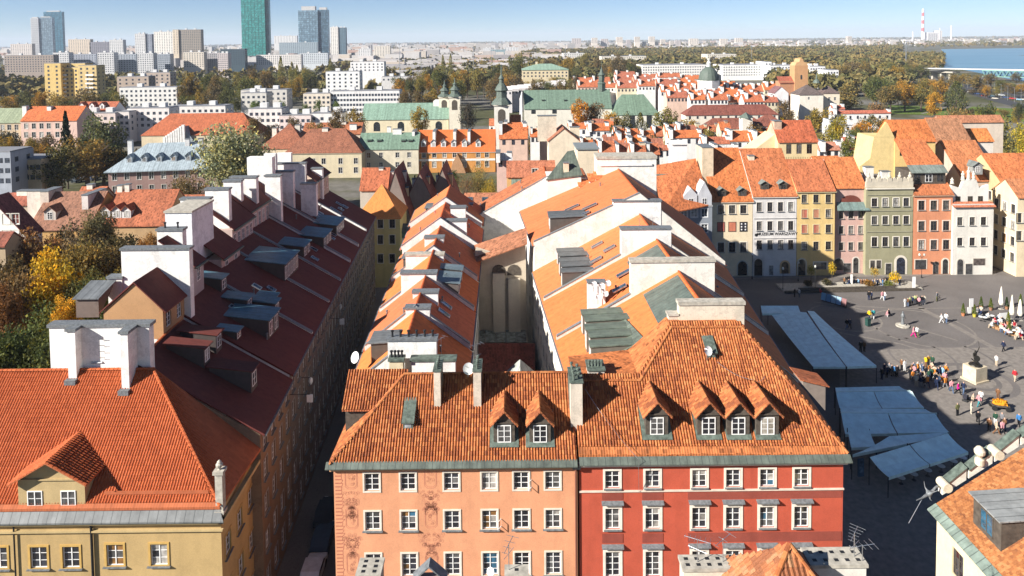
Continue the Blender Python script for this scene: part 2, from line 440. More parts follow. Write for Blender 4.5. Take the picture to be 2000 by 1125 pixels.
def wall_grid(mb, a, b, z0, z1, ops, depth=0.2, gable=None):
 """wall from a to b (outside on the right-hand side), openings ops = (along, z, w, h); gable = (along, z) apex"""
 a = Vector((a[0], a[1], 0)); b = Vector((b[0], b[1], 0)); L = (b-a).length; d = (b-a)/L; inn = Vector((-d.y, d.x, 0))
 P = lambda u, z, q=0.0: tuple(a + d*u + inn*q + Vector((0, 0, z)))
 ops = [(u-w/2, u+w/2, z, z+h) for u, z, w, h in ops]
 us = sorted({0.0, L, *[q for o in ops for q in o[:2] if 0 < q < L]}); zs = sorted({z0, z1, *[q for o in ops for q in o[2:] if z0 < q < z1]})
 for i in range(len(us)-1):
  for j in range(len(zs)-1):
   cu = (us[i]+us[i+1])/2; cz = (zs[j]+zs[j+1])/2
   if any(o[0] < cu < o[1] and o[2] < cz < o[3] for o in ops): continue
   mb.poly([P(us[i], zs[j]), P(us[i+1], zs[j]), P(us[i+1], zs[j+1]), P(us[i], zs[j+1])])
 for u0, u1, w0, w1 in ops:
  mb.poly([P(u0, w0), P(u1, w0), P(u1, w0, depth), P(u0, w0, depth)])
  mb.poly([P(u1, w1), P(u0, w1), P(u0, w1, depth), P(u1, w1, depth)])
  mb.poly([P(u0, w1), P(u0, w0), P(u0, w0, depth), P(u0, w1, depth)])
  mb.poly([P(u1, w0), P(u1, w1), P(u1, w1, depth), P(u1, w0, depth)])
 if gable: mb.poly([P(0, z1), P(L, z1), P(gable[0], gable[1])])
def wall_windows(root, a, b, ops, **kw):
 a2 = Vector((a[0], a[1], 0)); b2 = Vector((b[0], b[1], 0)); d = (b2-a2).normalized(); rz = math.atan2(d.y, d.x)
 for u, z, w, h in ops:
  p = a2 + d*u
  window(root, p.x, p.y, z, rz, w, h, **kw)
def grid_ops(L, z_rows, n, w, h, m0=None, m1=None, skip=()):
 m0 = L/(n*2) if m0 is None else m0; m1 = m0 if m1 is None else m1
 xs = [m0 + (L-m0-m1)*k/max(n-1, 1) if n > 1 else L/2 for k in range(n)]
 hs = h if hasattr(h, '__len__') else [h]*len(z_rows)
 return [(x, z, w, hh) for j, (z, hh) in enumerate(zip(z_rows, hs)) for i, x in enumerate(xs) if (i, j) not in skip]

def roof_geo(kind, w, d, z, rise, ov=0.35, hipl=None):
 """vertices and faces of a roof over the plan 0..w x 0..d at eave height z"""
 x0, x1, y0, y1 = -ov, w+ov, -ov, d+ov
 if kind == 'gable_x':
  dz = rise*ov/(d/2); x0, x1 = -0.12, w+0.12
  v = [(x0, y0, z-dz), (x1, y0, z-dz), (x1, d/2, z+rise), (x0, d/2, z+rise), (x1, y1, z-dz), (x0, y1, z-dz)]
  f = [(0, 1, 2, 3), (3, 2, 4, 5)]
 elif kind == 'gable_y':
  dz = rise*ov/(w/2); y0, y1 = -0.12, d+0.12
  v = [(x0, y0, z-dz), (w/2, y0, z+rise), (w/2, y1, z+rise), (x0, y1, z-dz), (x1, y0, z-dz), (x1, y1, z-dz)]
  f = [(0, 1, 2, 3), (1, 4, 5, 2)]
 elif kind == 'hip':
  if w >= d:
   q = hipl if hipl is not None else d/2
   dz = rise*ov/(d/2)
   v = [(x0, y0, z-dz), (x1, y0, z-dz), (x1, y1, z-dz), (x0, y1, z-dz), (q, d/2, z+rise), (w-q, d/2, z+rise)]
   f = [(0, 1, 5, 4), (1, 2, 5), (2, 3, 4, 5), (3, 0, 4)]
  else:
   q = hipl if hipl is not None else w/2
   dz = rise*ov/(w/2)
   v = [(x0, y0, z-dz), (x1, y0, z-dz), (x1, y1, z-dz), (x0, y1, z-dz), (w/2, q, z+rise), (w/2, d-q, z+rise)]
   f = [(0, 1, 4), (1, 2, 5, 4), (2, 3, 5), (3, 0, 4, 5)]
 elif kind == 'mono':
  v = [(x0, y0, z), (x1, y0, z), (x1, y1, z+rise), (x0, y1, z+rise)]; f = [(0, 1, 2, 3)]
 else:
  v = [(x0, y0, z), (x1, y0, z), (x1, y1, z+rise*0.02), (x0, y1, z+rise*0.02)]; f = [(0, 1, 2, 3)]
 return v, f
def cap_line(mb, p0, p1, r=0.13, n=5, seg=0.38):
 """half-round ridge tiles laid along a line"""
 p0 = Vector(p0); p1 = Vector(p1); L = (p1-p0).length
 if L < 0.05: return
 d = (p1-p0)/L; side = d.cross(Vector((0, 0, 1))).normalized(); up = side.cross(d)
 k = max(1, int(L/seg)); st = L/k
 for j in range(k):
  i = len(mb.v)
  for q, rr in ((j*st-0.03, r*1.12), ((j+1)*st, r*0.92)):
   c = p0 + d*q
   for t in range(n):
    a = math.pi*t/(n-1)
    mb.v.append(tuple(c + side*(rr*math.cos(a)) + up*(rr*math.sin(a)*0.8)))
  for t in range(n-1):
   mb.f.append((i+t, i+t+1, i+n+t+1, i+n+t)); mb.uv.append([(j+.5, 900.5)]*4); mb.mi.append(0)
  mb.f.append(tuple(i+t for t in range(n))); mb.uv.append([(j+.5, 900.5)]*n); mb.mi.append(0)
def pantiles(mb, P0, ud, vd, poly, tw=0.235, rl=0.36, amp=0.068, holes=(), seed=0, flat=False):
 """real tiles over a plane polygon (u along eave, v up the slope)"""
 P0 = Vector(P0); ud = Vector(ud).normalized(); vd = Vector(vd).normalized(); nn = ud.cross(vd).normalized()
 rg = random.Random(seed)
 us = [p[0] for p in poly]; u0, u1 = min(us), max(us); nc = max(1, int(round((u1-u0)/tw))); tw = (u1-u0)/nc
 ts = (0.0, 0.5, 1.0) if flat else (0.0, 0.2, 0.45, 0.7, 1.0)
 hs = (0.0, 0.0, 0.0) if flat else (-.25, 0.8, 1.0, 0.15, -0.35)
 nt = len(ts)
 def vr(u):
  q = []
  for (a, b), (c, e) in zip(poly, poly[1:]+poly[:1]):
   if (a-u)*(c-u) <= 0 and a != c: q.append(b + (e-b)*(u-a)/(c-a))
  return (min(q), max(q)) if len(q) >= 2 else (0, 0)
 for i in range(nc):
  ua = u0+i*tw; lo, hi = vr(ua+tw/2)
  if hi-lo < 0.05: continue
  k = 0; k0 = math.floor(lo/rl)
  off = rl*0.5 if (flat and i % 2) else 0.0
  v = k0*rl - off
  while v < hi-0.02:
   va = max(v, lo-0.03); vb = min(v+rl*1.1, hi+0.03)
   if vb-va > 0.04 and not any(h[0] < ua+tw/2 < h[1] and h[2] < (va+vb)/2 < h[3] for h in holes):
    i0 = len(mb.v); j = rg.gauss(0, 0.007)+.022*math.sin(ua*.9+seed)*math.sin(v*.8); sk = rg.gauss(0, 0.006)
    for vv, lift in ((va, 0.045+j), (vb, 0.004)):
     for t, h in zip(ts, hs):
      mb.v.append(tuple(P0 + ud*(ua+t*tw+(sk if vv == va else 0)) + vd*vv + nn*(h*amp+lift)))
    for t in range(nt): mb.v.append(tuple(Vector(mb.v[i0+t]) - nn*0.035))
    uvc = (i+.5, k0+k+.5)
    for t in range(nt-1):
     mb.f.append((i0+t, i0+t+1, i0+nt+t+1, i0+nt+t)); mb.uv.append([uvc]*4); mb.mi.append(0)
     mb.f.append((i0+2*nt+t, i0+2*nt+t+1, i0+t+1, i0+t)); mb.uv.append([uvc]*4); mb.mi.append(0)
   v += rl; k += 1
def chimney(root, x0, x1, y0, y1, z0, z1, col=(0.78, 0.76, 0.72), cap='lead', pots=0, capo=0.10, mat='whitewash', name='chimney', caph=0.14):
 mb = MB(); mb.box(x0, x1, y0, y1, z0, z1); o = mb.build(name, M[mat], root, col)
 if cap:
  mb = MB(); mb.box(x0-capo, x1+capo, y0-capo, y1+capo, z1-0.004, z1+caph); mb.build('chimney_cap', M[cap], o)
 for k in range(pots):
  lx = x1-x0 > y1-y0
  t = (k+.5)/pots
  px = x0+(x1-x0)*t if lx else (x0+x1)/2; py = (y0+y1)/2 if lx else y0+(y1-y0)*t
  mb = MB(); mb.lathe([(0.11, 0), (0.09, 0.45), (0.15, 0.5), (0.15, 0.62), (0.05, 0.66)], (px, py, z1+caph-0.01), 8); mb.build('chimney_pot', M['dark_metal'], o)
 return o
def shed_dormer(root, x, y, z, rz, w, h, sm, st=0.12, roofc=(0.16, 0.22, 0.24), wallc=(0.10, 0.08, 0.06), win=1, wallm='paint', over=0.18, roofm='seam', ww=None, wh=None, fm='white_paint'):
 """flat-sloped dormer, front at local y=0 facing -y, standing on a roof of slope sm"""
 d = h/(sm-st)
 mb = MB(); i = 0
 mb.prism([(-w/2, 0, -0.3), (-w/2, 0, h), (-w/2, d, h+st*d), (-w/2, d, h+st*d-0.4)][::-1], (w, 0, 0))
 o = mb.build('dormer', M[wallm], root, wallc, (x, y, z), rz)
 mb = MB(); mb.shell([(-w/2-over, -over*1.4, h-st*over), (w/2+over, -over*1.4, h-st*over), (w/2+over, d+0.3, h+st*(d+.3)+0.02), (-w/2-over, d+0.3, h+st*(d+.3)+0.02)], [(0, 1, 2, 3)], 0.09)
 for vv in range(len(mb.v)): mb.v[vv] = (mb.v[vv][0], mb.v[vv][1], mb.v[vv][2]+0.09)
 mb.build('dormer_roof', M[roofm], o, roofc)
 ww = ww or min(0.95, w/max(win, 1)*0.7); wh = wh or h*0.72
 for k in range(win):
  xx = -w/2 + w*(k+.5)/win
  g = obj('window_frame', win_mesh(ww, wh, 2, 2, fm), o, None, (xx, -0.14, h*0.10))
  obj('pane', pane_mesh(ww-.08, wh-.08), o, glass_col(), (xx, -0.02, h*0.10+.04))
 return o
def gable_dormer(root, x, y, z, rz, w, h, g, sm, roofc, wallc, win=1, roofm='rooftile', wallm='plaster', over=0.22, ww=None, wh=None, ny=3, fm='white_paint', pediment=False, tiles=None):
 d1 = h/sm; d2 = (h+g)/sm
 mb = MB()
 pts = [(-w/2, 0, -0.35), (w/2, 0, -0.35), (w/2, 0, h), (0, 0, h+g), (-w/2, 0, h)]
 ww = ww or min(1.0, w/max(win, 1)*0.62); wh = wh or h*0.80
 mb.prism(pts, (0, d1*0.98, 0)) if False else None
 # front wall, cheeks
 mb.poly(pts)
 mb.poly([(w/2, 0, -0.35), (w/2, d1, h-0.3), (w/2, d1, h), (w/2, 0, h)])
 mb.poly([(-w/2, 0, h), (-w/2, d1, h), (-w/2, d1, h-0.3), (-w/2, 0, -0.35)])
 o = mb.build('dormer', M[wallm], root, wallc, (x, y, z), rz)
 e = over; s = g/(w/2)
 for sx in (-1, 1):
  ve = [(sx*(w/2+e), -e*1.3, h-s*e), (0, -e*1.3, h+g), (0, d2, h+g), (sx*(w/2+e), (h-s*e)/sm, h-s*e)]
  ve = [(p[0], p[1], p[2]+0.12) for p in ve]
  mb = MB(); mb.shell(ve, [(0, 1, 2, 3)] if sx < 0 else [(3, 2, 1, 0)], 0.11)
  r = mb.build('dormer_roof', M[roofm], o, roofc)
  if tiles:
   mb = MB(); a = Vector(ve[0]); ln = Vector((0, 1, 0)); up = (Vector(ve[1])-a).normalized(); H = (Vector(ve[1])-a).length
   if sx < 0: pantiles(mb, a, -ln, up, [(-(ve[3][1]-ve[0][1]), 0), (0, 0), (0, H), (-(ve[2][1]-ve[1][1]), H)], seed=3)
   else: pantiles(mb, a, ln, up, [(0, 0), (ve[3][1]-ve[0][1], 0), (ve[2][1]-ve[1][1], H), (0, H)], seed=4)
   mb.build('roof_tiling', M[tiles], o, kind='stuff')
 for k in range(win):
  xx = -w/2 + w*(k+.5)/win
  obj('window_frame', win_mesh(ww, wh, 2, ny, fm), o, None, (xx, -0.15, h*0.10))
  obj('pane', pane_mesh(ww-.08, wh-.08), o, glass_col(), (xx, -0.02, h*0.10+.04))
 if pediment:
  mb = MB(); mb.box(-w/2-0.1, w/2+0.1, -0.14, 0.0, h-0.05, h+0.06); mb.build('cornice', M[wallm], o, wallc)
 return o
def skylight(root, x, y, z, rz, slope, w=0.8, h=1.1):
 """roof window lying on a slope (slope = angle), facing local -y"""
 mb = MB(); ring(mb, -w/2, w/2, 0, h, 0.09, -0.10, 0.05)
 o = mb.build('skylight', M['steel'], root, None, (x, y, z), 0); o.rotation_euler = (-(math.pi/2-slope), 0, rz)
 g = obj('pane', pane_mesh(w, h), o, (0.05, 0.07, 0.09), (0, -0.05, 0))
 return o
def dish(name, label, loc, rz, r=0.45, tilt=R(25), parent=None):
 o = thing(name, label, 'satellite dish', loc, rz, 'satellite dishes') if parent is None else parent
 mb = MB(); mb.tube((0, 0, -0.15), (0, 0, 0.7), 0.03); mb.build('mast', M['steel'], o)
 prof = []; mb = MB(); n = 14
 i = 0; c = Vector((0, -0.12, 0.75)); ax = Vector((0, -math.cos(tilt), math.sin(tilt))); a = ax.orthogonal().normalized(); b = ax.cross(a)
 rings = [(0.02, 0.0), (0.4, 0.02), (0.75, 0.07), (1.0, 0.13)]
 for rr, hh in rings:
  for k in range(n):
   t = 2*math.pi*k/n; mb.v.append(tuple(c + (a*math.cos(t)+b*math.sin(t))*rr*r + ax*hh*r*1.5))
 for j in range(len(rings)-1):
  for k in range(n):
   k2 = (k+1) % n; mb.f.append((j*n+k, j*n+k2, (j+1)*n+k2, (j+1)*n+k)); mb.uv.append(None); mb.mi.append(0)
 mb.build('dish', M['white_paint'], o, smooth=True)
 mb = MB(); mb.tube(tuple(c - b*r*0.9), tuple(c + ax*r*1.1), 0.02); mb.build('feed_arm', M['steel'], o)
 return o

def house(name, label, loc, rz, w, d, h, roof='gable_x', rise=4.0, roofc=(0.40, 0.13, 0.05), roofm='rooftile', wallc=(0.6, 0.55, 0.45), wallm='plaster', ov=0.35,
          front=None, right=None, left=None, back=None, wstyle=None, chim=(), cat='house', group=None, hipl=None, small=False, cornice=None, rt=0.2):
 """free or row house in a local frame: x along the front, y back; front = list of window openings (along, z, w, h)"""
 o = thing(name, label, cat, loc, rz, group)
 mb = MB(); ws = wstyle or {}
 gx = (d/2, h+rise-0.03) if roof == 'gable_x' else None
 gy = (w/2, h+rise-0.03) if roof == 'gable_y' else None
 sides = (((0, 0), (w, 0), front, gy), ((w, 0), (w, d), right, gx), ((w, d), (0, d), back, gy), ((0, d), (0, 0), left, gx))
 for a, b, ops, g in sides:
  wall_grid(mb, a, b, 0, h, [] if small else (ops or []), 0.2, (g[0], g[1]) if g else None)
 wl = mb.build('wall', M[wallm], o, wallc)
 v, f = roof_geo(roof, w, d, h+0.02, rise, ov, hipl)
 if roof == 'flat':
  mb = MB(); mb.box(-ov, w+ov, -ov, d+ov, h+0.003, h+0.35); rf = mb.build('roof', M[roofm], o, roofc)
 else:
  mb = MB(); mb.shell([(a, b, c+rt) for a, b, c in v], f, rt); rf = mb.build('roof', M[roofm], o, roofc)
 for a, b, ops, g in sides:
  if not ops: continue
  if small:
   mb = MB(); A = Vector((*a, 0)); B = Vector((*b, 0)); dd = (B-A).normalized(); inn = Vector((-dd.y, dd.x, 0)); 
   for u, z, ww, hh in ops:
    p = A + dd*(u-ww/2) - inn*0.03; q = A + dd*(u+ww/2) - inn*0.03
    mb.poly([(p.x, p.y, z), (q.x, q.y, z), (q.x, q.y, z+hh), (p.x, p.y, z+hh)])
   mb.build('glazing', M['glass'], o, ws.get('gcol', (0.035, 0.04, 0.055)), kind='stuff')
  else:
   wall_windows(o, a, b, ops, **ws)
 if cornice:
  mb = MB(); mb.box(-0.25, w+0.25, -0.28, -0.003, h-0.45, h-0.12); mb.build('cornice', M['paint'], o, cornice)
 for c in chim:
  x, y, cw, cd, top = c[:5]
  chimney(o, x-cw/2, x+cw/2, y-cd/2, y+cd/2, h-0.5, top, *(c[5:]))
 return o
# ------------------------------------------------------------------ helpers for roof planes
def RP(px, py, Y0, z0, t):
 """point on the plane z = z0 + t (Y-Y0)"""
 d = ray(px, py); s = (z0 - t*Y0 - CAMZ)/(d.z - t*d.y); return Vector((d.x*s, d.y*s, CAMZ+d.z*s))
def RX(px, py, X0, z0, t):
 """point on the plane z = z0 + t (X-X0)"""
 d = ray(px, py); s = (z0 - t*X0 - CAMZ)/(d.z - t*d.x); return Vector((d.x*s, d.y*s, CAMZ+d.z*s))
YF = 54.0
ZE = UZ(880, 900, YF)            # eave height of the front pair
TF = 0.89                        # front roof slope
YE = YF-0.35; ZE0 = ZE-0.20
rp = lambda px, py: RP(px, py, YE, ZE0, TF)
VD = Vector((0, 1, TF)).normalized()
WHITE = (0.80, 0.78, 0.74)

# ------------------------------------------------------------------ ground of the old town (structure)
mb = MB(); mb.poly([(-9000, -300, -0.06), (9000, -300, -0.06), (14000, 20000, -0.06), (-14000, 20000, -0.06)])
tag(mb.build('ground', M['ground']), kind='structure')
mb = MB(); mb.poly([(-60, 20, 0), (110, 20, 0), (140, 175, 0), (-60, 175, 0)])
tag(mb.build('cobbled_square', M['cobble']), kind='structure')

# ------------------------------------------------------------------ orange house
X0 = UX(651, 905, YF); X1 = UX(1127, 900, YF)
base = Vector((X0, YF, 0)); W_ = X1-X0
o = thing('town_house', 'orange plastered corner house with painted brown ornament and mottled pantile roof', 'house', base)
zr = [(UZ(880, b, YF), (b-a)/PXM(YF)) for a, b in ((921, 957), (995, 1034), (1077, 1124))]
cols = [726.5, 797, 882, 955.5, 1018, 1079.5]
ops = [(UX(c, 950, YF)-X0, z, 1.22, h) for z, h in zr for c in cols]
z4 = [zr[2][0]-4.0, zr[2][0]-8.0]
ops += [(UX(c, 950, YF)-X0, z, 1.22, 2.0) for z in z4 for c in cols]
mb = MB(); wall_grid(mb, (0, 0), (W_, 0), 0, ZE, ops)
wall_grid(mb, (W_, 0), (W_, 10), 0, ZE, []); wall_grid(mb, (W_, 10), (0, 10), 0, ZE, []); wall_grid(mb, (0, 10), (0, 0), 0, ZE, [])
mb.build('wall', M['plaster'], o, (0.66, 0.305, 0.165))
for u, z, w, h in ops[:18]:
 window(o, u, 0, z, 0, w, h, 2, 3 if h < 1.8 else 4, panes='each', sur=0.13, sill=0.22 if z < zr[0][0]-1 else None, surcol=(0.66, 0.60, 0.50))
for u, z, w, h in ops[18:]: window(o, u, 0, z, 0, w, h, 2, 4, sur=0.13, sill=0.22)
# open casements
for px, py in ((1088-116, 1028), (1031, 952)):
 p = U(px, py, YF); 
 mb = MB(); ring(mb, -0.24, 0.24, 0.05, 0.62, 0.05, -0.02, 0.02)
 c = mb.build('casement', M['white_paint'], o, None, (p.x-X0+0.18, -0.20, p.z)); c.rotation_euler = (0, 0, R(60))
# eave: copper gutter strip
mb = MB(); mb.shell([(-0.55, -0.55, ZE-0.26), (W_, -0.55, ZE-0.26), (W_, -.12, ZE+0.10), (-0.55, -.12, ZE+0.10)], [(0, 1, 2, 3)], 0.07)
mb.build('copper_eave', M['seam'], o, (0.115, 0.135, 0.112))
mb = MB(); mb.box(-0.25, W_, -0.30, -0.003, ZE-0.62, ZE-0.36); mb.build('cornice', M['plaster'], o, (0.55, 0.30, 0.16))
# roof skin + tiles
pl = lambda px, py: rp(px, py)
eL, eR = rp(641, 893), rp(1125, 889); hT = rp(790, 731); rR = rp(1125, 728)
Yr = hT.y; Zr = hT.z; Yb = 2*Yr-YE
rf = MB(); LB = lambda p: (p[0]-X0, p[1]-YF, p[2])
v = [LB((eL.x, YE, ZE0)), LB((X1, YE, ZE0)), LB((X1, Yr, Zr)), LB((hT.x, Yr, Zr)), LB((eL.x, Yb, ZE0)), LB((X1, Yb, ZE0))]
rf.shell(v, [(0, 1, 2, 3), (0, 3, 4), (3, 2, 5, 4)], 0.2); roof = rf.build('roof', M['rooftile'], o, (0.33, 0.10, 0.04))
mb = MB(); H = (Vector((0, Yr-YE, Zr-ZE0))).length; t0 = 0.32
pantiles(mb, v[0], (1, 0, 0), VD, [(0.55*t0, t0), (X1-eL.x, t0), (X1-eL.x, H), (hT.x-eL.x, H)], seed=1)
mb.build('roof_tiling', M['pantile_old'], roof, kind='stuff')
mb = MB(); hd = Vector((hT.x-eL.x, 0, Zr-ZE0)); HL = hd.length
pantiles(mb, v[0], (0, -1, 0), hd, [(0, 0.3), (-(Yb-YE), 0.3), (-(Yr-YE), HL)], seed=2)
mb.build('roof_tiling', M['pantile_old'], roof, kind='stuff')
mb = MB(); cap_line(mb, Vector(v[0])+Vector((.2, .2, .15)), Vector(v[3])+Vector((0, 0, .05))); cap_line(mb, Vector(v[3])+Vector((0, 0, .05)), Vector(v[2])+Vector((0, 0, .05)))
mb.build('ridge_tiling', M['pantile_old'], roof, kind='stuff')
# tall slim chimneys, roof hatch, dormers
def slim(px0, px1, pyt, pyb, d=0.55, col=(0.60, 0.52, 0.42), par=o, bx=X0, dn=0.55):
 p = rp((px0+px1)/2, pyb); a = UX(px0, pyb, p.y)-bx; b = UX(px1, pyb, p.y)-bx; y = p.y-YF; zt = UZ(px0, pyt, p.y)
 return chimney(par, a, b, y, y+d, p.z-0.3, zt, col, None), (a, b, y, y+d, zt)
for px0, px1, pt, pb in ((848, 861, 726, 795), (925, 940, 726, 795)):
 c, (a, b, y, y2, zt) = slim(px0, px1, pt, pb)
 mb = MB(); mb.box(a-.08, b+.08, y-.08, y2+1.6, zt-.004, zt+.12); mb.box(a-.02, b+.02, y2-.02, y2+1.5, zt-2.2, zt); mb.build('chimney_cap', M['copper_green'], c)
 for k in range(5):
  mb = MB(); mb.lathe([(.10, 0), (.08, .35), (.13, .38), (.13, .5), (.04, .55)], ((a+b)/2, y+0.25+k*0.36, zt+.11), 7); mb.build('chimney_pot', M['copper_green'], c)
p = rp(797, 838); sw = 0.85
mb = MB(); mb.box(-sw/2, sw/2, 0, 0.25, -0.3, 0.55); mb.prism([(-sw/2-.1, -.15, 0.52), (sw/2+.1, -.15, 0.52), (sw/2+.1, 1.9, 1.62), (-sw/2-.1, 1.9, 1.62)], (0, 0, .1))
hb = mb.build('roof_hatch', M['copper_green'], o, None, LB(p)); obj('pane', pane_mesh(.55, .35), hb, (.3, .32, .33), (0, -.02, .12))
for px in (985, 1055):
 p = rp(px, 868)
 gable_dormer(o, p.x-X0, p.y-YF, p.z, 0, 1.75, 1.85, 0.95, TF, (0.36, 0.11, 0.045), (0.085, 0.075, 0.06), 1, wallm='dark_wood', ww=1.12, wh=1.45, over=0.25, pediment=True, tiles='pantile_old')
 mb = MB(); mb.poly([(p.x-X0-1.2, p.y-YF-.3, p.z-.18), (p.x-X0+1.2, p.y-YF-.3, p.z-.18), (p.x-X0+1.15, p.y-YF+1.9, p.z-.18+2.2*TF), (p.x-X0-1.15, p.y-YF+1.9, p.z-.18+2.2*TF)])
 for k in range(4): mb.v[k] = (mb.v[k][0], mb.v[k][1], mb.v[k][2]+.125)
 mb.build('flashing', M['copper_green'], o)
# raised tiled wing over the left hip
p = RP(672, 797, 57.2, 0, 0); 
wz = UZ(676, 797, 57.6); wx0 = UX(672, 797, 57.6); wx1 = UX(722, 797, 57.6)+1.8
mb = MB(); mb.box(wx0-X0+.1, wx1-X0, 3.62, 7.5, ZE, wz); wg = mb.build('attic_wing', M['dark_wood'], o)
mb = MB(); zt = wz+2.2
vv = [LB((wx0-.12, 57.3, wz)), LB((wx1+1.2, 57.3, wz)), LB((wx1+1.2, 60.0, zt)), LB((wx0-.12, 60.0, zt))]
mb.shell(vv, [(0, 1, 2, 3)], .15); mb.build('attic_roof', M['rooftile'], wg, (.33, .10, .04))
mb = MB(); pantiles(mb, vv[0], (1, 0, 0), (0, 2.7, 2.2), [(0, 0), (wx1-wx0+1.2, 0), (wx1-wx0+1.2, 3.48), (0, 3.48)], seed=5)
mb.build('roof_tiling', M['pantile_old'], wg, kind='stuff')
# painted ornament on the facade
rg = random.Random(5)
def ribbon(mb, pts, w=0.035, y=-0.006):
 for a, b in zip(pts, pts[1:]):
  d = Vector((b[0]-a[0], 0, b[1]-a[1]))
  if d.length < 1e-4: continue
  n = Vector((-d.z, 0, d.x)).normalized()*w/2
  mb.poly([(a[0]-n.x, y, a[1]-n.z), (b[0]-n.x, y, b[1]-n.z), (b[0]+n.x, y, b[1]+n.z), (a[0]+n.x, y, a[1]+n.z)])
def scroll(mb, cx, cz, r, turns, ang, sgn):
 pts = []
 for k in range(22):
  t = k/21; a = ang + sgn*turns*2*math.pi*t; q = r*(1-0.85*t); pts.append((cx+q*math.cos(a), cz+q*math.sin(a)))
 ribbon(mb, pts, 0.03)
def ornament(cx, ztop, zbot, wd):
 mb = MB()
 k = 0; z = ztop
 for z, kind in ((ztop-1.1, 'm'), (ztop-3.25, 's'), (ztop-4.45, 'm'), (ztop-6.8, 's'), (ztop-8.3, 'm')):
  if kind == 'm':
   for q in (1.0, 0.88):
    w2, h2 = 0.50*q, 0.92*q; c = 0.22
    ribbon(mb, [(cx-w2, z-h2+c), (cx-w2+c, z-h2), (cx+w2-c, z-h2), (cx+w2, z-h2+c), (cx+w2, z+h2-c), (cx+w2-c, z+h2), (cx-w2+c, z+h2), (cx-w2, z+h2-c), (cx-w2, z-h2+c)], 0.04)
   for _ in range(9): scroll(mb, cx+rg.uniform(-.25, .25), z+rg.uniform(-.6, .6), rg.uniform(.1, .2), 1.2, rg.uniform(0, 6), rg.choice((-1, 1)))
  else:
   for _ in range(30):
    zz = rg.uniform(-1.1, 1.0); wz = wd*(0.5+0.55*max(0, zz+.2))
    x = rg.uniform(0, min(wz, wd)); r = rg.uniform(.12, .24); a = rg.uniform(0, 6)
    scroll(mb, cx+x, z+zz, r, 1.3, a, 1); scroll(mb, cx-x, z+zz, r, 1.3, math.pi-a, -1)
 return mb
for px, wd in ((841, 1.05), (686, 0.80)):
 ornament(UX(px, 950, YF)-X0, ZE-0.25, 3, wd).build('painted_ornament', M['paint'], o, (0.52, 0.205, 0.125), kind='stuff')
mb = MB(); z = ZE-0.9
while z > 5:
 ribbon(mb, [(0.1, z), (0.1+rg.uniform(.5, .75), z), (0.62, z-0.25), (0.12, z-.25)], 0.04); z -= 0.30
mb.build('painted_ornament', M['paint'], o, (0.40, 0.13, 0.085), kind='stuff')
mb = MB(); mb.tube((W_-0.12, -0.16, ZE-0.6), (W_-0.12, -0.16, 0.2), 0.085); mb.build('downpipe', M['paint'], o, (0.16, 0.06, 0.04))
mb = MB(); mb.prism([(W_-.4, -.5, ZE-.55), (W_+.25, -.5, ZE-.55), (W_+.25, -.05, ZE-.55), (W_-.4, -.05, ZE-.55)], (0, 0, .28)); mb.build('gutter_box', M['dark_metal'], o)

# ------------------------------------------------------------------ red house
XA = UX(1131, 905, YF); XB = UX(1647, 905, YF); W_ = XB-XA
ZR = UZ(1400, 899, YF); base = Vector((XA, YF, 0)); LB = lambda p: (p[0]-XA, p[1]-YF, p[2])
o = thing('town_house', 'brick red corner house with white window surrounds and four front dormers', 'house', base)
cols = [1196, 1274.5, 1366, 1432, 1498.5, 1565.5]
r1 = (UZ(1400, 951, YF), 36/PXM(YF)); r2 = (UZ(1400, 1031, YF), 43/PXM(YF)); r3 = (UZ(1400, 1124, YF), 52/PXM(YF))
ops = []; us = [UX(c, 950, YF)-XA for c in cols]
for (z, h) in (r1, r2, r3): ops += [(u, z, 1.18, h) for u in us]
ops += [(u, z, 1.18, 2.1) for z in (r3[0]-4.2, r3[0]-8.4) for u in us]
YB = 64.5
mb = MB(); wall_grid(mb, (0, 0), (W_, 0), 0, ZR, ops); wall_grid(mb, (W_, 0), (W_+1.1, YB-YF), 0, ZR, []); wall_grid(mb, (W_+1.1, YB-YF), (0, YB-YF), 0, ZR, []); wall_grid(mb, (0, YB-YF), (0, 0), 0, ZR, [])
mb.build('wall', M['plaster'], o, (0.46, 0.090, 0.050))
RW = (0.72, 0.65, 0.55)
for k, (u, z, w, h) in enumerate(ops):
 r = k//6
 win = window(o, u, 0, z, 0, w, h, 2, 3 if r < 2 else 4, panes='each' if r < 3 else 'one', sur=0.17 if r == 0 else 0.20, hood=None if r == 0 else 0.42, surcol=RW, sill=0.12)
 if r in (1, 2):
  mb = MB(); mb.box(-w/2-.20, w/2+.20, -0.052, 0.0, h+.20, h+.44); mb.build('lintel', M['paint'], win, RW)
PB = (0.27, 0.065, 0.045)
for z0, z1 in ((955, 957),):
 mb = MB(); mb.box(0, W_+.05, -.10, -.003, UZ(1400, 957, YF)-.05, UZ(1400, 957, YF)+.08); mb.build('string_course', M['paint'], o, (0.66, 0.55, 0.45))
for ya, yb in ((974, 960), (1058, 1040)):
 for k in (0, 1):
  mb = MB(); mb.box(us[k]-.85, us[k]+.85, -.03, -.003, UZ(1400, ya, YF), UZ(1400, yb, YF)); mb.build('wall_panel', M['plaster'], o, PB)
 mb = MB(); mb.box(us[2]-.95, W_-.1, -.03, -.003, UZ(1400, ya, YF), UZ(1400, yb, YF)); mb.build('wall_panel', M['plaster'], o, PB)
mb = MB(); mb.box(-.05, W_+.25, -.30, -.003, ZR-.30, ZR-.05); mb.build('cornice', M['paint'], o, (0.62, 0.54, 0.46))
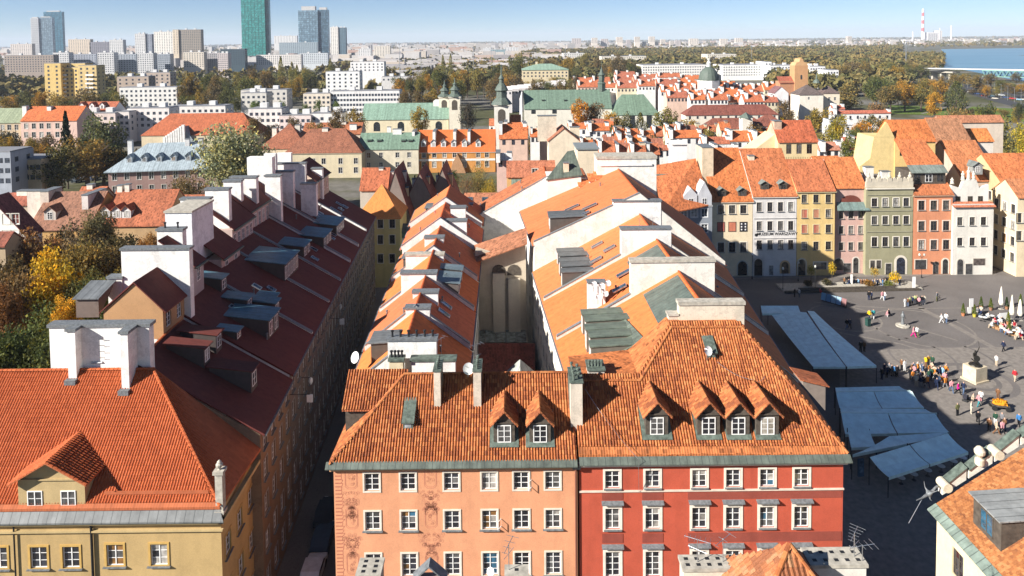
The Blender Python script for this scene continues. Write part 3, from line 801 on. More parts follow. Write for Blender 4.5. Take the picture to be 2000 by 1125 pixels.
mb = MB(); mb.shell([(0, -0.55, ZR+.04), (W_+.5, -0.55, ZR+.04), (W_+.5, -.08, ZR+0.44), (0, -.08, ZR+0.44)], [(0, 1, 2, 3)], 0.07); mb.build('copper_eave', M['seam'], o, (0.115, 0.135, 0.112))
YE2 = YF-.35; ZE2 = ZR+0.12
rq = lambda px, py: RP(px, py, YE2, ZE2, TF)
P = [rq(1131, 888), rq(1656, 886), rq(1449, 640), rq(1311, 640), rq(1250, 744), rq(1131, 744)]
P[0].x = XA; P[5].x = XA
top = P[2].z; tl = 0.57
# right plane and left plane share the crown line
bx = P[1].x+1.1
v = [LB(p) for p in P]
back = YB-YF
v += [LB((bx, YB, ZE2)), LB((P[2].x, YB, top)), LB((P[3].x, YB, top)), LB((XA, YB, P[4].z-(P[4].x-XA)*.1)), LB((P[4].x, YB, P[4].z))]
mb = MB(); mb.shell(v, [(0, 1, 2, 3, 4, 5), (1, 6, 7, 2), (2, 7, 8, 3), (3, 8, 10, 4), (4, 10, 9, 5)], .2)
roof = mb.build('roof', M['rooftile'], o, (.46, .15, .05))
mb = MB(); sl = math.sqrt(1+TF*TF)
pantiles(mb, v[0], (1, 0, 0), VD, [((p.x-XA), max((p.y-YE2)*sl, .38)) for p in P], seed=11); mb.build('roof_tiling', M['pantile_old'], roof, kind='stuff')
mb = MB(); hd = Vector((P[2].x-bx, 0, top-ZE2))
pantiles(mb, v[1], (0, 1, 0), (P[2].x-P[1].x, 0, top-ZE2), [(0, 0.1), (YB-YE2, 0.1), (YB-YE2, 8.2), (P[2].y-YE2, 8.2)], seed=12)
mb.build('roof_tiling', M['pantile_old'], roof, kind='stuff')
mb = MB(); e = Vector((0, 0, .06))
for a, b in ((1, 2), (2, 3), (3, 4), (4, 5)): cap_line(mb, Vector(v[a])+e, Vector(v[b])+e)
mb.build('ridge_tiling', M['pantile_old'], roof, kind='stuff')
for k, px in enumerate((1283, 1384, 1442, 1499)):
 p = rq(px, 853)
 gable_dormer(o, p.x-XA, p.y-YF, p.z, 0, 1.85, 1.95, 1.0, TF, (0.36, 0.11, 0.045), (0.085, 0.075, 0.06), 1, wallm='dark_wood', ww=1.12, wh=1.45, over=0.27, pediment=True, tiles='pantile_old')
 mb = MB(); q = 1.25 if k == 0 else 1.05
 mb.poly([(p.x-XA-q, p.y-YF-.3, p.z-.08), (p.x-XA+q, p.y-YF-.3, p.z-.08), (p.x-XA+q, p.y-YF+1.9, p.z-.08+2.2*TF), (p.x-XA-q, p.y-YF+1.9, p.z-.08+2.2*TF)]); mb.build('flashing', M['copper_green'], o)
# party-wall chimney between the two fronts
p = rq(1127, 832); a = UX(1115, 832, p.y)-XA; b = UX(1138, 832, p.y)-XA; zt = UZ(1127, 748, p.y)
c = chimney(o, a, b, p.y-YF, p.y-YF+1.0, p.z-.4, zt, (0.62, 0.54, 0.44), None)
mb = MB(); mb.box(a-.08, b+.08, p.y-YF-.08, p.y-YF+2.6, zt-.004, zt+.14); mb.box(a-.02, b+.02, p.y-YF+1.0, p.y-YF+2.5, zt-3.2, zt-.004); mb.build('chimney_cap', M['copper_green'], c)
for k in range(7):
 mb = MB(); mb.lathe([(.10, 0), (.08, .35), (.14, .38), (.14, .5), (.04, .55)], ((a+b)/2+(.22 if k % 2 else -.22), p.y-YF+.2+k*.36, zt+.13), 7); mb.build('chimney_pot', M['copper_green'], c)
p = rq(1390, 700); mb = MB(); mb.box(-.42, .42, 0, .25, -.3, .5); mb.prism([(-.5, -.15, .48), (.5, -.15, .48), (.5, 1.5, 1.35), (-.5, 1.5, 1.35)], (0, 0, .1)); mb.build('roof_hatch', M['copper_green'], o, None, LB(p))
dish('satellite_dish', 'white satellite dish fixed beside the green roof hatch of the red house', (p.x-.5, p.y-.25, p.z+.1), R(25), .42)
# tile-roofed side dormer over the square
p = U(1578, 768, 59.0)
sd = shed_dormer(o, p.x-XA+.9, 4.6, ZR+2.3, R(90), 2.0, 1.9, 1.23, .25, (.36, .11, .045), (.22, .18, .15), 1, roofm='rooftile')
# big cream firewall crowning the back
zt = UZ(1380, 590, YB); a = UX(1323, 590, YB); b = UX(1449, 590, YB)
chimney(o, a-XA, b-XA, YB-YF-.7, YB-YF+.15, ZR, zt, (.66, .58, .46), 'concrete', name='party_wall', caph=.3)
a2 = UX(1303, 620, YB); zt2 = UZ(1310, 612, YB); chimney(o, a2-XA, a-XA-.003, YB-YF-.6, YB-YF+.15, ZR, zt2, (.66, .58, .46), 'concrete', name='party_wall', caph=.2)
p = U(1165, 720, 60.5); zt = p.z+.25
c = chimney(o, UX(1147, 720, 60.5)-XA, UX(1178, 720, 60.5)-XA, 5.6, 7.4, ZR, zt, (.50, .46, .40), 'copper_green')
for k in range(5):
 mb = MB(); mb.lathe([(.11, 0), (.09, .4), (.15, .43), (.15, .55), (.04, .6)], (UX(1150+k*6, 720, 60.5)-XA, 6.2, zt+.13), 7); mb.build('chimney_pot', M['copper_green'], c)
# wires slung over the roofs
def wire(label, pts, r=.018, sag=.3):
 mb = MB()
 for a, b in zip(pts, pts[1:]):
  a = Vector(a); b = Vector(b); n = 6
  q = [a.lerp(b, k/n) - Vector((0, 0, sag*4*(k/n)*(1-k/n))) for k in range(n+1)]
  for s, e in zip(q, q[1:]): mb.tube(s, e, r, n=4, cap=False)
 return tag(mb.build('cable', M['steel']), label, 'cable', 'overhead cables')
wire('pale cable slung from the green-capped chimney down over the red house eave', [rq(1142, 770)+Vector((0, -.2, .6)), U(1247, 897, YF-.7), U(1248, 960, YF-.15)])
wire('thin cable running from the roof hatch towards the small front dormers', [rq(1400, 712)+Vector((0, -.1, .3)), rq(1470, 765)+Vector((0, -.1, 1.1)), rq(1492, 742)+Vector((0, -.2, .4))])
# ------------------------------------------------------------------ row houses whose ridge runs away from the camera
def lerp(a, b, t): return a+(b-a)*t
def row_house(name, label, Y0, Y1, sec0, sec1=None, roofc=(.46, .15, .05), wallc=WHITE, roofm='rooftile', par=.35, parw=.38, wallopsR=None, wallopsL=None, front=True, wstyle=None, wallcR=None, thick=.22, base_z=0):
 """sec = (xl, zl, xm, zm, xr, zr): left eave, ridge, right eave; front wall carries a raised parapet"""
 sec1 = sec1 or sec0
 xl, zl, xm, zm, xr, zr = sec0; yl, wl, ym, wm, yr, wr = sec1
 o = thing(name, label, 'house', ((xl+xr)/2, Y0, base_z)); ox = (xl+xr)/2
 D = Y1-Y0; L = lambda x, y, z: (x-ox, y, z-base_z)
 mb = MB()
 mb.poly([L(xl, 0, base_z), L(xr, 0, base_z), L(xr, 0, zr), L(xm, 0, zm), L(xl, 0, zl)])
 mb.build('gable_wall', M['whitewash'], o, wallc); mb = MB()
 mb.poly([L(yr, D, base_z), L(yl, D, base_z), L(yl, D, wl), L(ym, D, wm), L(yr, D, wr)])
 opr = wallopsR(D) if wallopsR else []; opl = wallopsL(D) if wallopsL else []
 b = MB(); wall_grid(b, L(xr, 0, 0)[:2], L(yr, D, 0)[:2], 0, min(zr, wr)-base_z, opr); 
 b2 = MB(); wall_grid(b2, L(yl, D, 0)[:2], L(xl, 0, 0)[:2], 0, min(zl, wl)-base_z, opl)
 mb.build('gable_wall', M['whitewash'], o, wallc)
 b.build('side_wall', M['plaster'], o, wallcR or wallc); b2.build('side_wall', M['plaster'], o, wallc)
 if opr: wall_windows(o, L(xr, 0, 0)[:2], L(yr, D, 0)[:2], opr, **(wstyle or {}))
 if opl: wall_windows(o, L(yl, D, 0)[:2], L(xl, 0, 0)[:2], opl, **(wstyle or {}))
 e = .35; sl = (zm-zl)/(xm-xl); sr = (zm-zr)/(xr-xm)
 v = [L(xl-e, .05, zl-e*sl), L(xm, .05, zm), L(ym, D-.05, wm), L(yl-e, D-.05, wl-e*sl), L(xr+e, .05, zr-e*sr), L(yr+e, D-.05, wr-e*sr)]
 v = [(a, b_, c+thick) for a, b_, c in v]
 mb = MB(); mb.shell(v, [(0, 1, 2, 3), (1, 4, 5, 2)], thick-.02); rf = mb.build('roof', M[roofm], o, roofc)
 mb = MB(); cap_line(mb, Vector(v[1])+Vector((0, 0, .03)), Vector(v[2])+Vector((0, 0, .03))); mb.build('ridge_tiling', M['pantile_new'], rf, kind='stuff')
 for sx, xa, za, xb, zb in ((-1, xl-e, zl-e*sl, yl-e, wl-e*sl), (1, xr+e, zr-e*sr, yr+e, wr-e*sr)):
  mb = MB(); mb.prism([L(xa, .1, za), L(xa+sx*.16, .1, za), L(xa+sx*.16, .1, za+.14), L(xa, .1, za+.14)], (xb-xa, D-.2, 0)); mb.build('gutter', M['lead'], o)
 for q in range(3):
  t = RNG.uniform(.15, .85); f = RNG.uniform(.2, .85); sd = -1 if q < 2 else 1
  x = lerp(xm, xl if sd < 0 else xr, f); z = zm-abs(x-xm)*(sl if sd < 0 else sr)
  mb = MB(); mb.lathe([(.09, 0), (.08, .55), (.14, .58), (.14, .7), (.03, .76)], L(x, t*D, z+.1), 7); mb.build('vent_pipe', M['lead'], o)
 if par:
  h = par+thick
  pts = [L(xl-.15, -.003, zl-.1), L(xm, -.003, zm), L(xr+.15, -.003, zr-.1), L(xr+.15, -.003, zr+h), L(xm, -.003, zm+h), L(xl-.15, -.003, zl+h)]
  mb = MB(); mb.prism([pts[0], pts[1], pts[4], pts[5]], (0, parw, 0)); mb.prism([pts[1], pts[2], pts[3], pts[4]], (0, parw, 0)); pw = mb.build('parapet', M['whitewash'], o, wallc)
  mb = MB()
  q = lambda p, dz: (p[0], p[1]-.06, p[2]+dz)
  mb.prism([q(pts[5], .0), q(pts[4], .0), q(pts[4], .07), q(pts[5], .07)], (0, parw+.12, 0)); mb.prism([q(pts[4], .0), q(pts[3], .0), q(pts[3], .07), q(pts[4], .07)], (0, parw+.12, 0))
  mb.build('coping', M['lead'], pw)
 o['_ox'] = ox
 return o
def fw(o, px0, px1, pyt, Y, pyb=None, zb=None, d=.9, col=WHITE, cap='lead', caph=.22, pots=0, name='chimney'):
 """white chimney wall on a house, its front face at depth Y between two photograph columns"""
 b = Vector(o.location); Y -= .07; a = UX(px0, pyt, Y)-b.x; c = UX(px1, pyt, Y)-b.x; zt = UZ((px0+px1)/2, pyt, Y)-b.z
 zb = zb if zb is not None else UZ((px0+px1)/2, pyb, Y)-b.z
 return chimney(o, a, c, Y-b.y, Y-b.y+d, zb, zt-caph, col, cap, pots, .12, 'whitewash', name, caph)

# ---- right row, along the market square
def rsec(Y, zl, zm, zr, xm=18.3): return (lerp(5.2, 2.0, (Y-70)/41), zl, xm, zm, lerp(27.2, 31.8, (Y-64.5)/45.5), zr)
ORG = (.60, .172, .056); ORG2 = (.52, .175, .055)
def lops(rows, n, w=1.0, h=1.6):
 return lambda D: grid_ops(D, rows, n, w, h)
ST = dict(nx=2, ny=3, fm='white_paint', sur=.12)
rows_ = []
for k, (Y0, Y1, zl, zm, zr, lab) in enumerate((
  (64.5, 75, 16.3, 23.9, 16.6, 'row house with bright orange roof and a flight of green copper dormers'),
  (75, 86.5, 16.3, 24.1, 16.6, 'row house with orange roof and a cluster of satellite dishes on white chimney'),
  (86.5, 98, 16.3, 24.4, 16.6, 'row house with orange roof and stacked slate-grey dormers'),
  (98, 118, 20.2, 27.2, 17.0, 'taller row house with orange roof and one wide slate-grey dormer'))):
 o = row_house('row_house', lab, Y0, Y1, rsec(Y0, zl, zm, zr), rsec(Y1, zl, zm, zr), tuple(c*RNG.uniform(.86, 1.06) for c in ORG), wallc=(.76, .72, .64), par=.30 if k else .05, roofm='rooftile_even', wallopsL=lops([2, 5.2, 8.4, 11.6], 4), wallopsR=lops([4, 7.2, 10.4, 13.4], 4), wstyle=ST)
 rows_.append(o)
r2, r3, r4, r5 = rows_
fw(r3, 1232, 1396, 507, 75, zb=19, d=.9, col=(.74, .70, .62), cap='concrete', caph=.3)
fw(r4, 1213, 1311, 445, 86.5, zb=19, d=1.0)
fw(r5, 1198, 1291, 391, 98, zb=20, d=1.0)
TL = .57
def on_left(o, px, py, xm=18.3, zm=None, sl=TL):
 p = RX(px, py, xm, zm, sl); return p
# green copper dormers of the first row house (facing the courtyard)
def ldorm(o, pxs, zm, sm, w, h, roofc, wallc, n=1, st=.06, xm=18.3):
 b = Vector(o.location)
 for (px, py) in pxs:
  p = RX(px, py, xm, zm+.2, sm)
  shed_dormer(o, p.x-b.x, p.y-b.y, p.z, R(-90), w, h, sm, st, roofc, wallc, n)
sm2 = (23.9-16.3)/(18.3-5.0)
for k in range(5):
 y = 1.3+k*1.95; x = 7.4+.18*(k%2)
 shed_dormer(r2, x-r2.location.x, y, 23.9-(18.3-x)*sm2+.1, R(-90), 1.35, 2.3, sm2, .05, (.135, .165, .125), (.16, .14, .11), 1, over=.1)
sm4 = (24.4-16.3)/(18.3-3.4)
for k in range(5):
 y = 1.2+k*2.15; x = 6.2+.15*(k%2)
 shed_dormer(r4, x-r4.location.x, y, 24.4-(18.3-x)*sm4+.1, R(-90), 1.55, 2.0, sm4, .03, (.125, .135, .135), (.10, .09, .08), 1, over=.1)
shed_dormer(r5, 5.4-r5.location.x, 3.4, 27.2-(18.3-5.4)*.43+.1, R(-90), 3.6, 2.0, .43, .04, (.13, .14, .14), (.09, .08, .07), 2)
def lsky(o, x, y, zm, sm, w=.7, h=1.6):
 skylight(o, x-o.location.x, y, zm-(18.3-x)*sm+.26, R(-90), math.atan(sm), w, h)
for x, y in ((11.5, 3.0), (12.5, 6.5)): lsky(r3, x, y, 24.1, .53)
for x, y in ((10.2, 3.2), (12.2, 4.6), (11.0, 8.4)): lsky(r4, x, y, 24.4, .54)
for x, y in ((9.2, 2.6), (10.6, 5.0), (8.2, 8.6)): lsky(r5, x, y, 27.2, .43, .7, 2.2)
# the copper patch and greenish glazed strips near the ridge
for o, zm in ((r2, 23.9), (r3, 24.1)):
 b = o.location; mb = MB(); D = 9.6
 xs = (14.2, 18.0); mb.shell([(xs[0]-b.x, .5, zm-(18.3-xs[0])*.57+.30), (xs[1]-b.x, .5, zm-(18.3-xs[1])*.57+.30), (xs[1]-b.x, D, zm-(18.3-xs[1])*.57+.30), (xs[0]-b.x, D, zm-(18.3-xs[0])*.57+.30)], [(0, 1, 2, 3)], .06)
 mb.build('copper_roof_strip', M['seam'], o, (.10, .125, .105))
b = r2.location; mb = MB(); mb.shell([(x-b.x, y, 23.9-(18.3-x)*.565+.27) for x, y in ((8.2, .4), (12.6, .4), (11.2, 9.9), (8.2, 9.9))], [(0, 1, 2, 3)], .05); mb.build('copper_roof_strip', M['seam'], r2, (.15, .175, .135))
# dish chimney
b = r3.location; p = RX(1160, 590, 18.3, 24.3, .57)
c = chimney(r3, p.x-b.x-.9, p.x-b.x+1.1, 2.0, 3.0, 17, UZ(1160, 552, 77.2), WHITE, 'lead')
for k, (dx, dz) in enumerate(((-.3, .2), (.6, .0), (1.3, .3), (.2, -1.3), (1.0, -.9))):
 dish('satellite_dish', ['round white satellite dish uppermost on the dish-covered chimney', 'grey satellite dish in the middle of the dish-covered chimney', 'white satellite dish at the outer edge of the dish-covered chimney', 'lowest satellite dish on the dish-covered chimney', 'small satellite dish under the others on the dish-covered chimney'][k], (p.x+dx, 76.7, UZ(1160, 552, 77.2)-.9+dz), R(20), .36)
# tall white stair tower of the last house, and the white walls beyond
o = row_house('row_house', 'tall white corner house closing the row beyond the stepped roofs', 118, 130, (UX(1150, 330, 118), 21, 18.4, 23.6, 32.5, 16), None, ORG, par=.3, wallc=(.80, .77, .72))
fw(o, 1166, 1282, 305, 118, zb=15, d=4.0, name='stair_tower', cap='concrete', caph=.5, col=(.78, .74, .67))
fw(o, 1172, 1274, 318, 117.8, zb=28, d=.3, name='wall_band', cap=None)
for px, py in ((1140, 362), (1160, 352), (1172, 348)):
 p = U(px, py, 117)
 shed_dormer(o, p.x-o.location.x, -1.2, p.z-1.2, 0, 1.6, 1.1, .8, .3, ORG, (.7, .66, .6), 1, roofm='rooftile')
b6 = row_house('row_house', 'long white gable house with leaning fire wall behind the courtyard', 119, 130, (UX(938, 425, 119), UZ(938, 424, 119), UX(1068, 350, 119), UZ(1068, 350, 119), UX(1145, 360, 119), UZ(1145, 353, 119)), None, (.42, .14, .06), par=.2, wallc=(.80, .77, .71))
o = thing('roof_pavilion', 'green copper gable roof with a cream chimney above the white fire wall', 'house', (UX(1068, 350, 118), 118, 15))
wd = UX(1135, 350, 118)-UX(1068, 350, 118); mb = MB(); mb.box(0, wd, 0, 6, 0, 11); mb.build('wall', M['plaster'], o, (.74, .70, .64))
z = UZ(1100, 350, 118)-15; mb = MB(); mb.shell([(-.2, -.2, z), (wd+.2, -.2, z+.8), (wd*.86, 4.2, z+4.4), (wd*.66, 4.2, z+4.2)], [(0, 1, 2, 3)], .2); mb.build('roof', M['seam'], o, (.10, .12, .095))
chimney(o, 3.0, 3.9, .6, 1.4, 8, UZ(1105, 320, 118)-15, (.70, .58, .42), 'lead')

# ---- middle row between the street and the courtyard
def msec(Y, zl=16.7, zm=21.0, zr=16.7): t = (Y-66)/58; return (lerp(-15.8, -17.8, t), zl, lerp(-10.5, -11.6, t), zm, lerp(-4.9, -5.6, t), zr)
mids = []
mlab = ('narrow row house with orange roof directly behind the orange corner house', 'narrow row house with two pale skylights on its shaded slope', 'narrow row house with blue-grey metal dormers facing the courtyard', 'narrow row house with red shaded roof and white chimney wall with dish', 'narrow row house with a big open-ended attic and stepped white chimneys', 'narrow row house at the far end with grey box dormer')
for k, (Y0, Y1, dz) in enumerate(((64.1, 72, 0), (72, 82, .2), (82, 92, .3), (92, 103, .6), (103, 114, 1.6), (114, 125, 2.2))):
 s0 = list(msec(Y0)); s1 = list(msec(Y1))
 for s in (s0, s1): s[1] += dz; s[3] += dz; s[5] += dz
 o = row_house('row_house', mlab[k], Y0, Y1, s0, s1, tuple(c*RNG.uniform(.82, 1.04) for c in ORG), wallc=(.74, .72, .69), par=.28 if k else .02, roofm='rooftile_even', wallopsR=lops([2.5, 6, 9.5, 12.8], 3), wstyle=ST)
 mids.append(o)
m1, m2, m3, m4, m5, m6 = mids
zr_ = 18
fw(m1, 757, 852, 661, 64.05, zb=zr_, d=.9, pots=6, cap='lead'); fw(m1, 803, 889, 701, 63.0, zb=zr_-1, d=.8, cap='copper_green')
fw(m1, 760, 787, 701, 62.6, zb=zr_-2, d=.8, col=(.66, .56, .38), cap='copper_green', pots=4)
fw(m2, 792, 839, 600, 72.0, zb=zr_); fw(m2, 806, 855, 569, 76.4, zb=zr_, d=.8)
fw(m3, 783, 852, 532, 82.0, zb=zr_, d=1.0)
fw(m4, 792, 866, 496, 90.5, zb=zr_, d=1.0, cap='concrete'); fw(m4, 829, 866, 463, 96.5, zb=zr_, d=1.2)
fw(m5, 869, 911, 430, 104, zb=zr_, d=1.2); fw(m5, 880, 909, 404, 109, zb=zr_, d=1.2)
fw(m6, 865, 886, 388, 118, zb=zr_, d=1.2); fw(m6, 902, 923, 398, 121, zb=zr_)
sr = (21-16.7)/5.6
for o, ys, zz in ((m3, (1.5, 3.6, 6.4), 21.3), (m2, (), 0)):
 for y in ys:
  shed_dormer(o, -6.9-o.location.x, y, zz-(3.9)*sr+.2, R(90), 1.7, 1.7, sr, .1, (.16, .21, .23), (.12, .10, .09), 1)
for y in (3.6, 6.0): skylight(m2, -7.4-m2.location.x, y, 21.2-3.3*sr+.28, R(90), math.atan(sr), .7, 1.4)
for o, xx, yy, ww in ((m1, -14.2, 3.2, 2.6), (m4, -15.2, 1.5, 2.4), (m6, -15.0, 3.0, 3.4)):
 shed_dormer(o, xx-o.location.x, yy, 18.4+(1.4 if o is m6 else .2), R(-90), ww, 1.7, sr, .05, (.17, .175, .17), (.09, .075, .06), 1)
dish('satellite_dish', 'round white satellite dish low on the chimney of the narrow middle row', U(820, 536, 91.2), R(10), .55)
dish('satellite_dish', 'big white satellite dish at the street edge of the narrow middle row', U(697, 712, 65.5), R(-40), .55)
dish('satellite_dish', 'white satellite dish standing on the orange house ridge by an aerial', U(914, 720, 58.9)+Vector((0, 0, -.7)), R(15), .5)
# ---- courtyard pieces
o = thing('courtyard_building', 'beige arcaded wall with two arches at the end of the courtyard', 'building', (UX(930, 640, 100), 100, 0))
xr = UX(1028, 600, 100)-o.location.x; zt = UZ(960, 465, 100)
mb = MB(); mb.poly([(0, 0, 0), (xr, 0, 0), (xr, 0, UZ(1025, 465, 100)), (xr*.25, 0, UZ(955, 500, 100)), (0, 0, UZ(935, 505, 100))]); mb.prism([(0, .003, 0), (xr, .003, 0), (xr, .003, zt-2), (0, .003, zt-2)], (0, 3, 0)); mb.build('wall', M['plaster'], o, (.50, .43, .33))
for k, (px0, px1) in enumerate(((961, 988), (991, 1018))):
 a = UX(px0, 560, 100)-o.location.x; b = UX(px1, 560, 100)-o.location.x; zc = UZ(975, 530, 100)
 mb = MB(); pts = [(a, -.05, zc-.6), (b, -.05, zc-.6)]+[((a+b)/2+(b-a)/2*math.cos(t), -.05, zc+(b-a)/2*math.sin(t)) for t in (0, .5, 1.05, 1.57, 2.1, 2.64, 3.14)]
 mb.prism(pts, (0, .045, 0)); mb.build('arch_recess', M['dark_wood'], o)
 mb = MB(); mb.box(a+.15, b-.15, -.55, -.06, 2, zc-.2-k*.8); mb.build('pilaster', M['plaster'], o, (.60, .53, .42))
mb = MB(); mb.shell([(-.3, -1.4, UZ(935, 508, 100)), (xr+.2, -1.4, UZ(1025, 470, 100)), (xr+.2, 3, UZ(1025, 455, 100)), (-.3, 3, UZ(935, 490, 100))], [(0, 1, 2, 3)], .15); mb.build('roof', M['rooftile'], o, (.36, .15, .08))
o = thing('glass_roof', 'low glazed canopy with pale panes at the bottom of the courtyard', 'glass roof', (0, 0, 0))
a = G(928, 668, 6.5); b = G(1030, 668, 6.5); c = G(1026, 640, 6.9); d = G(926, 640, 6.9)
o.location = (a.x, a.y, 0)
n = 5
for k in range(n):
 q = [Vector(a).lerp(b, (k+.03)/n), Vector(a).lerp(b, (k+.97)/n), Vector(d).lerp(c, (k+.97)/n), Vector(d).lerp(c, (k+.03)/n)]
 mb = MB(); mb.shell([tuple(p-o.location) for p in q], [(0, 1, 2, 3)], .05); mb.build('pane', M['glass'], o, (.20, .23, .22))
mb = MB(); mb.box(0, b.x-a.x, .05, d.y-a.y, 0, 6.35); mb.build('wall', M['plaster'], o, (.42, .38, .33))
for px0, px1, py0, py1, z, lab in ((925, 1000, 640, 612, 6.2, 'small dark red roof under the arcaded courtyard wall'), (915, 1045, 725, 670, 5.2, 'dark maroon flat-pitched roof filling the courtyard floor')):
 a = G(px0, py0, z); b = G(px1, py0, z); c = G(px1, py1, z+1.2); d = G(px0, py1, z+1.2)
 o = thing('courtyard_shed', lab, 'shed', (a.x, a.y, 0)); mb = MB(); mb.shell([tuple(p-o.location) for p in (a, b, c, d)], [(0, 1, 2, 3)], .2); mb.build('roof', M['rooftile'], o, (.22, .06, .045))
 mb = MB(); mb.box(.2, b.x-a.x-.2, .2, min(c.y, d.y)-a.y-.2, 0, z-.25); mb.build('wall', M['plaster'], o, (.5, .46, .4))
o = thing('courtyard_shed', 'grey pyramid-topped lantern poking up behind the orange ridge', 'roof lantern', U(1016, 725, 68)-Vector((0, 0, 6)))
mb = MB(); mb.box(-1.3, 1.3, -1.3, 1.3, -8, 5.5); mb.build('wall', M['plaster'], o, (.5, .46, .4)); mb = MB(); mb.lathe([(2.0, 0), (.05, 1.7)], (0, 0, 5.5), 4); mb.build('roof', M['zinc'], o, (.3, .32, .28))

# ---- left block
def leftx(Y): return lerp(-21.9, -27.0, (Y-51)/79)
SHADED_TILE = (.135, .034, .026)  # orange-red tile with the street-side shade mixed into its colour
# yellow corner house
YL = 51.0; XR = -21.9+.3; 
XC = UX(431, 1010, YL); ZL = UZ(250, 1000, YL)-.1
XLft = UX(0, 1000, YL)-9.0; Wd = XC-XLft
base = Vector((XLft, YL, 0)); LB = lambda p: (p[0]-XLft, p[1]-YL, p[2])
o = thing('corner_house', 'ochre yellow corner house with bright orange-red pantile hip roof and gabled dormer', 'house', base)
zr = [UZ(250, 1108, YL), UZ(250, 1108, YL)-3.9, UZ(250, 1108, YL)-7.8]; hw = 41/PXM(YL)
cxs = [-60, -2, 76, 139, 225, 311]
ops = [(UX(c, 1090, YL)-XLft, z+(.12 if c > 200 else 0), 1.30, hw+.15) for z in zr for c in cxs]
dl = leftx(64)-XC
mb = MB(); wall_grid(mb, (0, 0), (Wd, 0), 0, ZL, ops); ropr = grid_ops(8.0, [zr[0], zr[1], zr[2]], 3, 1.2, 1.7)
wall_grid(mb, (Wd, 0), (Wd+leftx(58)-leftx(51), 8), 0, ZL, ropr); wall_grid(mb, (Wd, 14), (0, 14), 0, ZL-2, []); wall_grid(mb, (0, 14), (0, 0), 0, ZL, [])
mb.build('wall', M['plaster'], o, (.47, .325, .145))
for k, (u, z, w, h) in enumerate(ops): window(o, u, 0, z, 0, w, h, 2, 3, panes='each' if k < 6 else 'one', sur=.16, sill=.25, surcol=(.52, .33, .10))
wall_windows(o, (Wd, 0), (Wd+leftx(58)-leftx(51), 8), ropr, nx=2, ny=3, sur=.14, sill=.2, surcol=(.5, .33, .12))
z_c = UZ(250, 1018, YL)
mb = MB(); mb.box(-.2, Wd+.35, -.45, -.003, z_c, z_c+.30); mb.box(-.2, Wd+.2, -.22, -.004, z_c-.75, z_c-.62); mb.build('cornice', M['plaster'], o, (.50, .37, .18))
mb = MB(); mb.box(Wd+.003, Wd+.40, -.45, 8, z_c, z_c+.30); mb.build('cornice', M['plaster'], o, (.50, .37, .18))
T1 = 1.0; YE = YL-.3; ZE_ = UZ(250, 992, YE)
ry = lambda px, py: RP(px, py, YE, ZE_, T1)
zA = z_c+.32
mb = MB(); mb.shell([(-.2, -.62, zA+.02), (Wd+.45, -.62, zA+.02), (Wd-.15, .0, ZE_+.12-LB((0, YE, 0))[2]), (-.2, .0, ZE_+.12)], [(0, 1, 2, 3)], .12); mb.build('lead_gutter', M['zinc'], o, (.17, .175, .17))
aL = ry(-260, 724); aT = ry(300, 722); cR = Vector((XC+.1, YE, ZE_))
Yr = aT.y; Zr = aT.z; Yk = 64.0
v = [LB((XLft-.2, YE, ZE_)), LB(cR), LB(aT), LB((XLft-.2, Yr, Zr)), LB((leftx(58.2), 58.2, ZE_)), LB((aT.x, 58.2, Zr)), LB((XLft-.2, 2*Yr-YE, ZE_)), LB((aT.x, 2*Yr-YE, ZE_))]
mb = MB(); mb.shell(v, [(0, 1, 2, 3), (1, 4, 5, 2), (3, 2, 5, 7, 6)], .2); roof = mb.build('roof', M['rooftile_even'], o, (.40, .115, .045))
mb = MB(); sl = math.sqrt(2); H = (Yr-YE)*sl
pantiles(mb, v[0], (1, 0, 0), (0, 1, 1), [(2, .35), (cR.x-XLft-.05, .35), (aT.x-XLft+.2, H), (2, H)], tw=.225, rl=.36, amp=.05, seed=21); mb.build('roof_tiling', M['pantile_new'], roof, kind='stuff')
rd = Vector((aT.x-cR.x, 0, Zr-ZE_)); mb = MB()
pantiles(mb, v[1], (0, 1, 0), rd, [(0, .5), (58.2-YE, .5), (58.2-YE, rd.length), (Yr-YE, rd.length)], tw=.225, rl=.36, amp=.05, seed=22); mb.build('roof_tiling', M['pantile_new'], roof, kind='stuff')
mb = MB(); cap_line(mb, Vector(v[1])+Vector((0, 0, .1)), Vector(v[2])+Vector((0, 0, .08)), .15); cap_line(mb, Vector(v[2])+Vector((0, 0, .08)), Vector(v[3])+Vector((0, 0, .08)), .15); mb.build('ridge_tiling', M['pantile_new'], roof, kind='stuff')
mb = MB(); a = ry(200, 968)+Vector((0, -.05, .22)); mb.box(a.x-XLft+.2, XC-XLft-1.0, a.y-YL, a.y-YL+.06, a.z-.12, a.z+.14); mb.build('snow_rail', M['paint'], roof, (.42, .12, .05))
# its dormer
p = ry(104, 1002); dw = (170-36)/PXM(YL)
gable_dormer(o, UX(104, 1000, YL)-XLft, -.10, UZ(104, 1003, YL)+.45, 0, dw, 2.35, 1.5, T1, (.40, .115, .045), (.46, .34, .17), 2, roofm='rooftile_even', over=.45, ww=1.15, wh=1.2, ny=2, pediment=True, tiles='pantile_new')
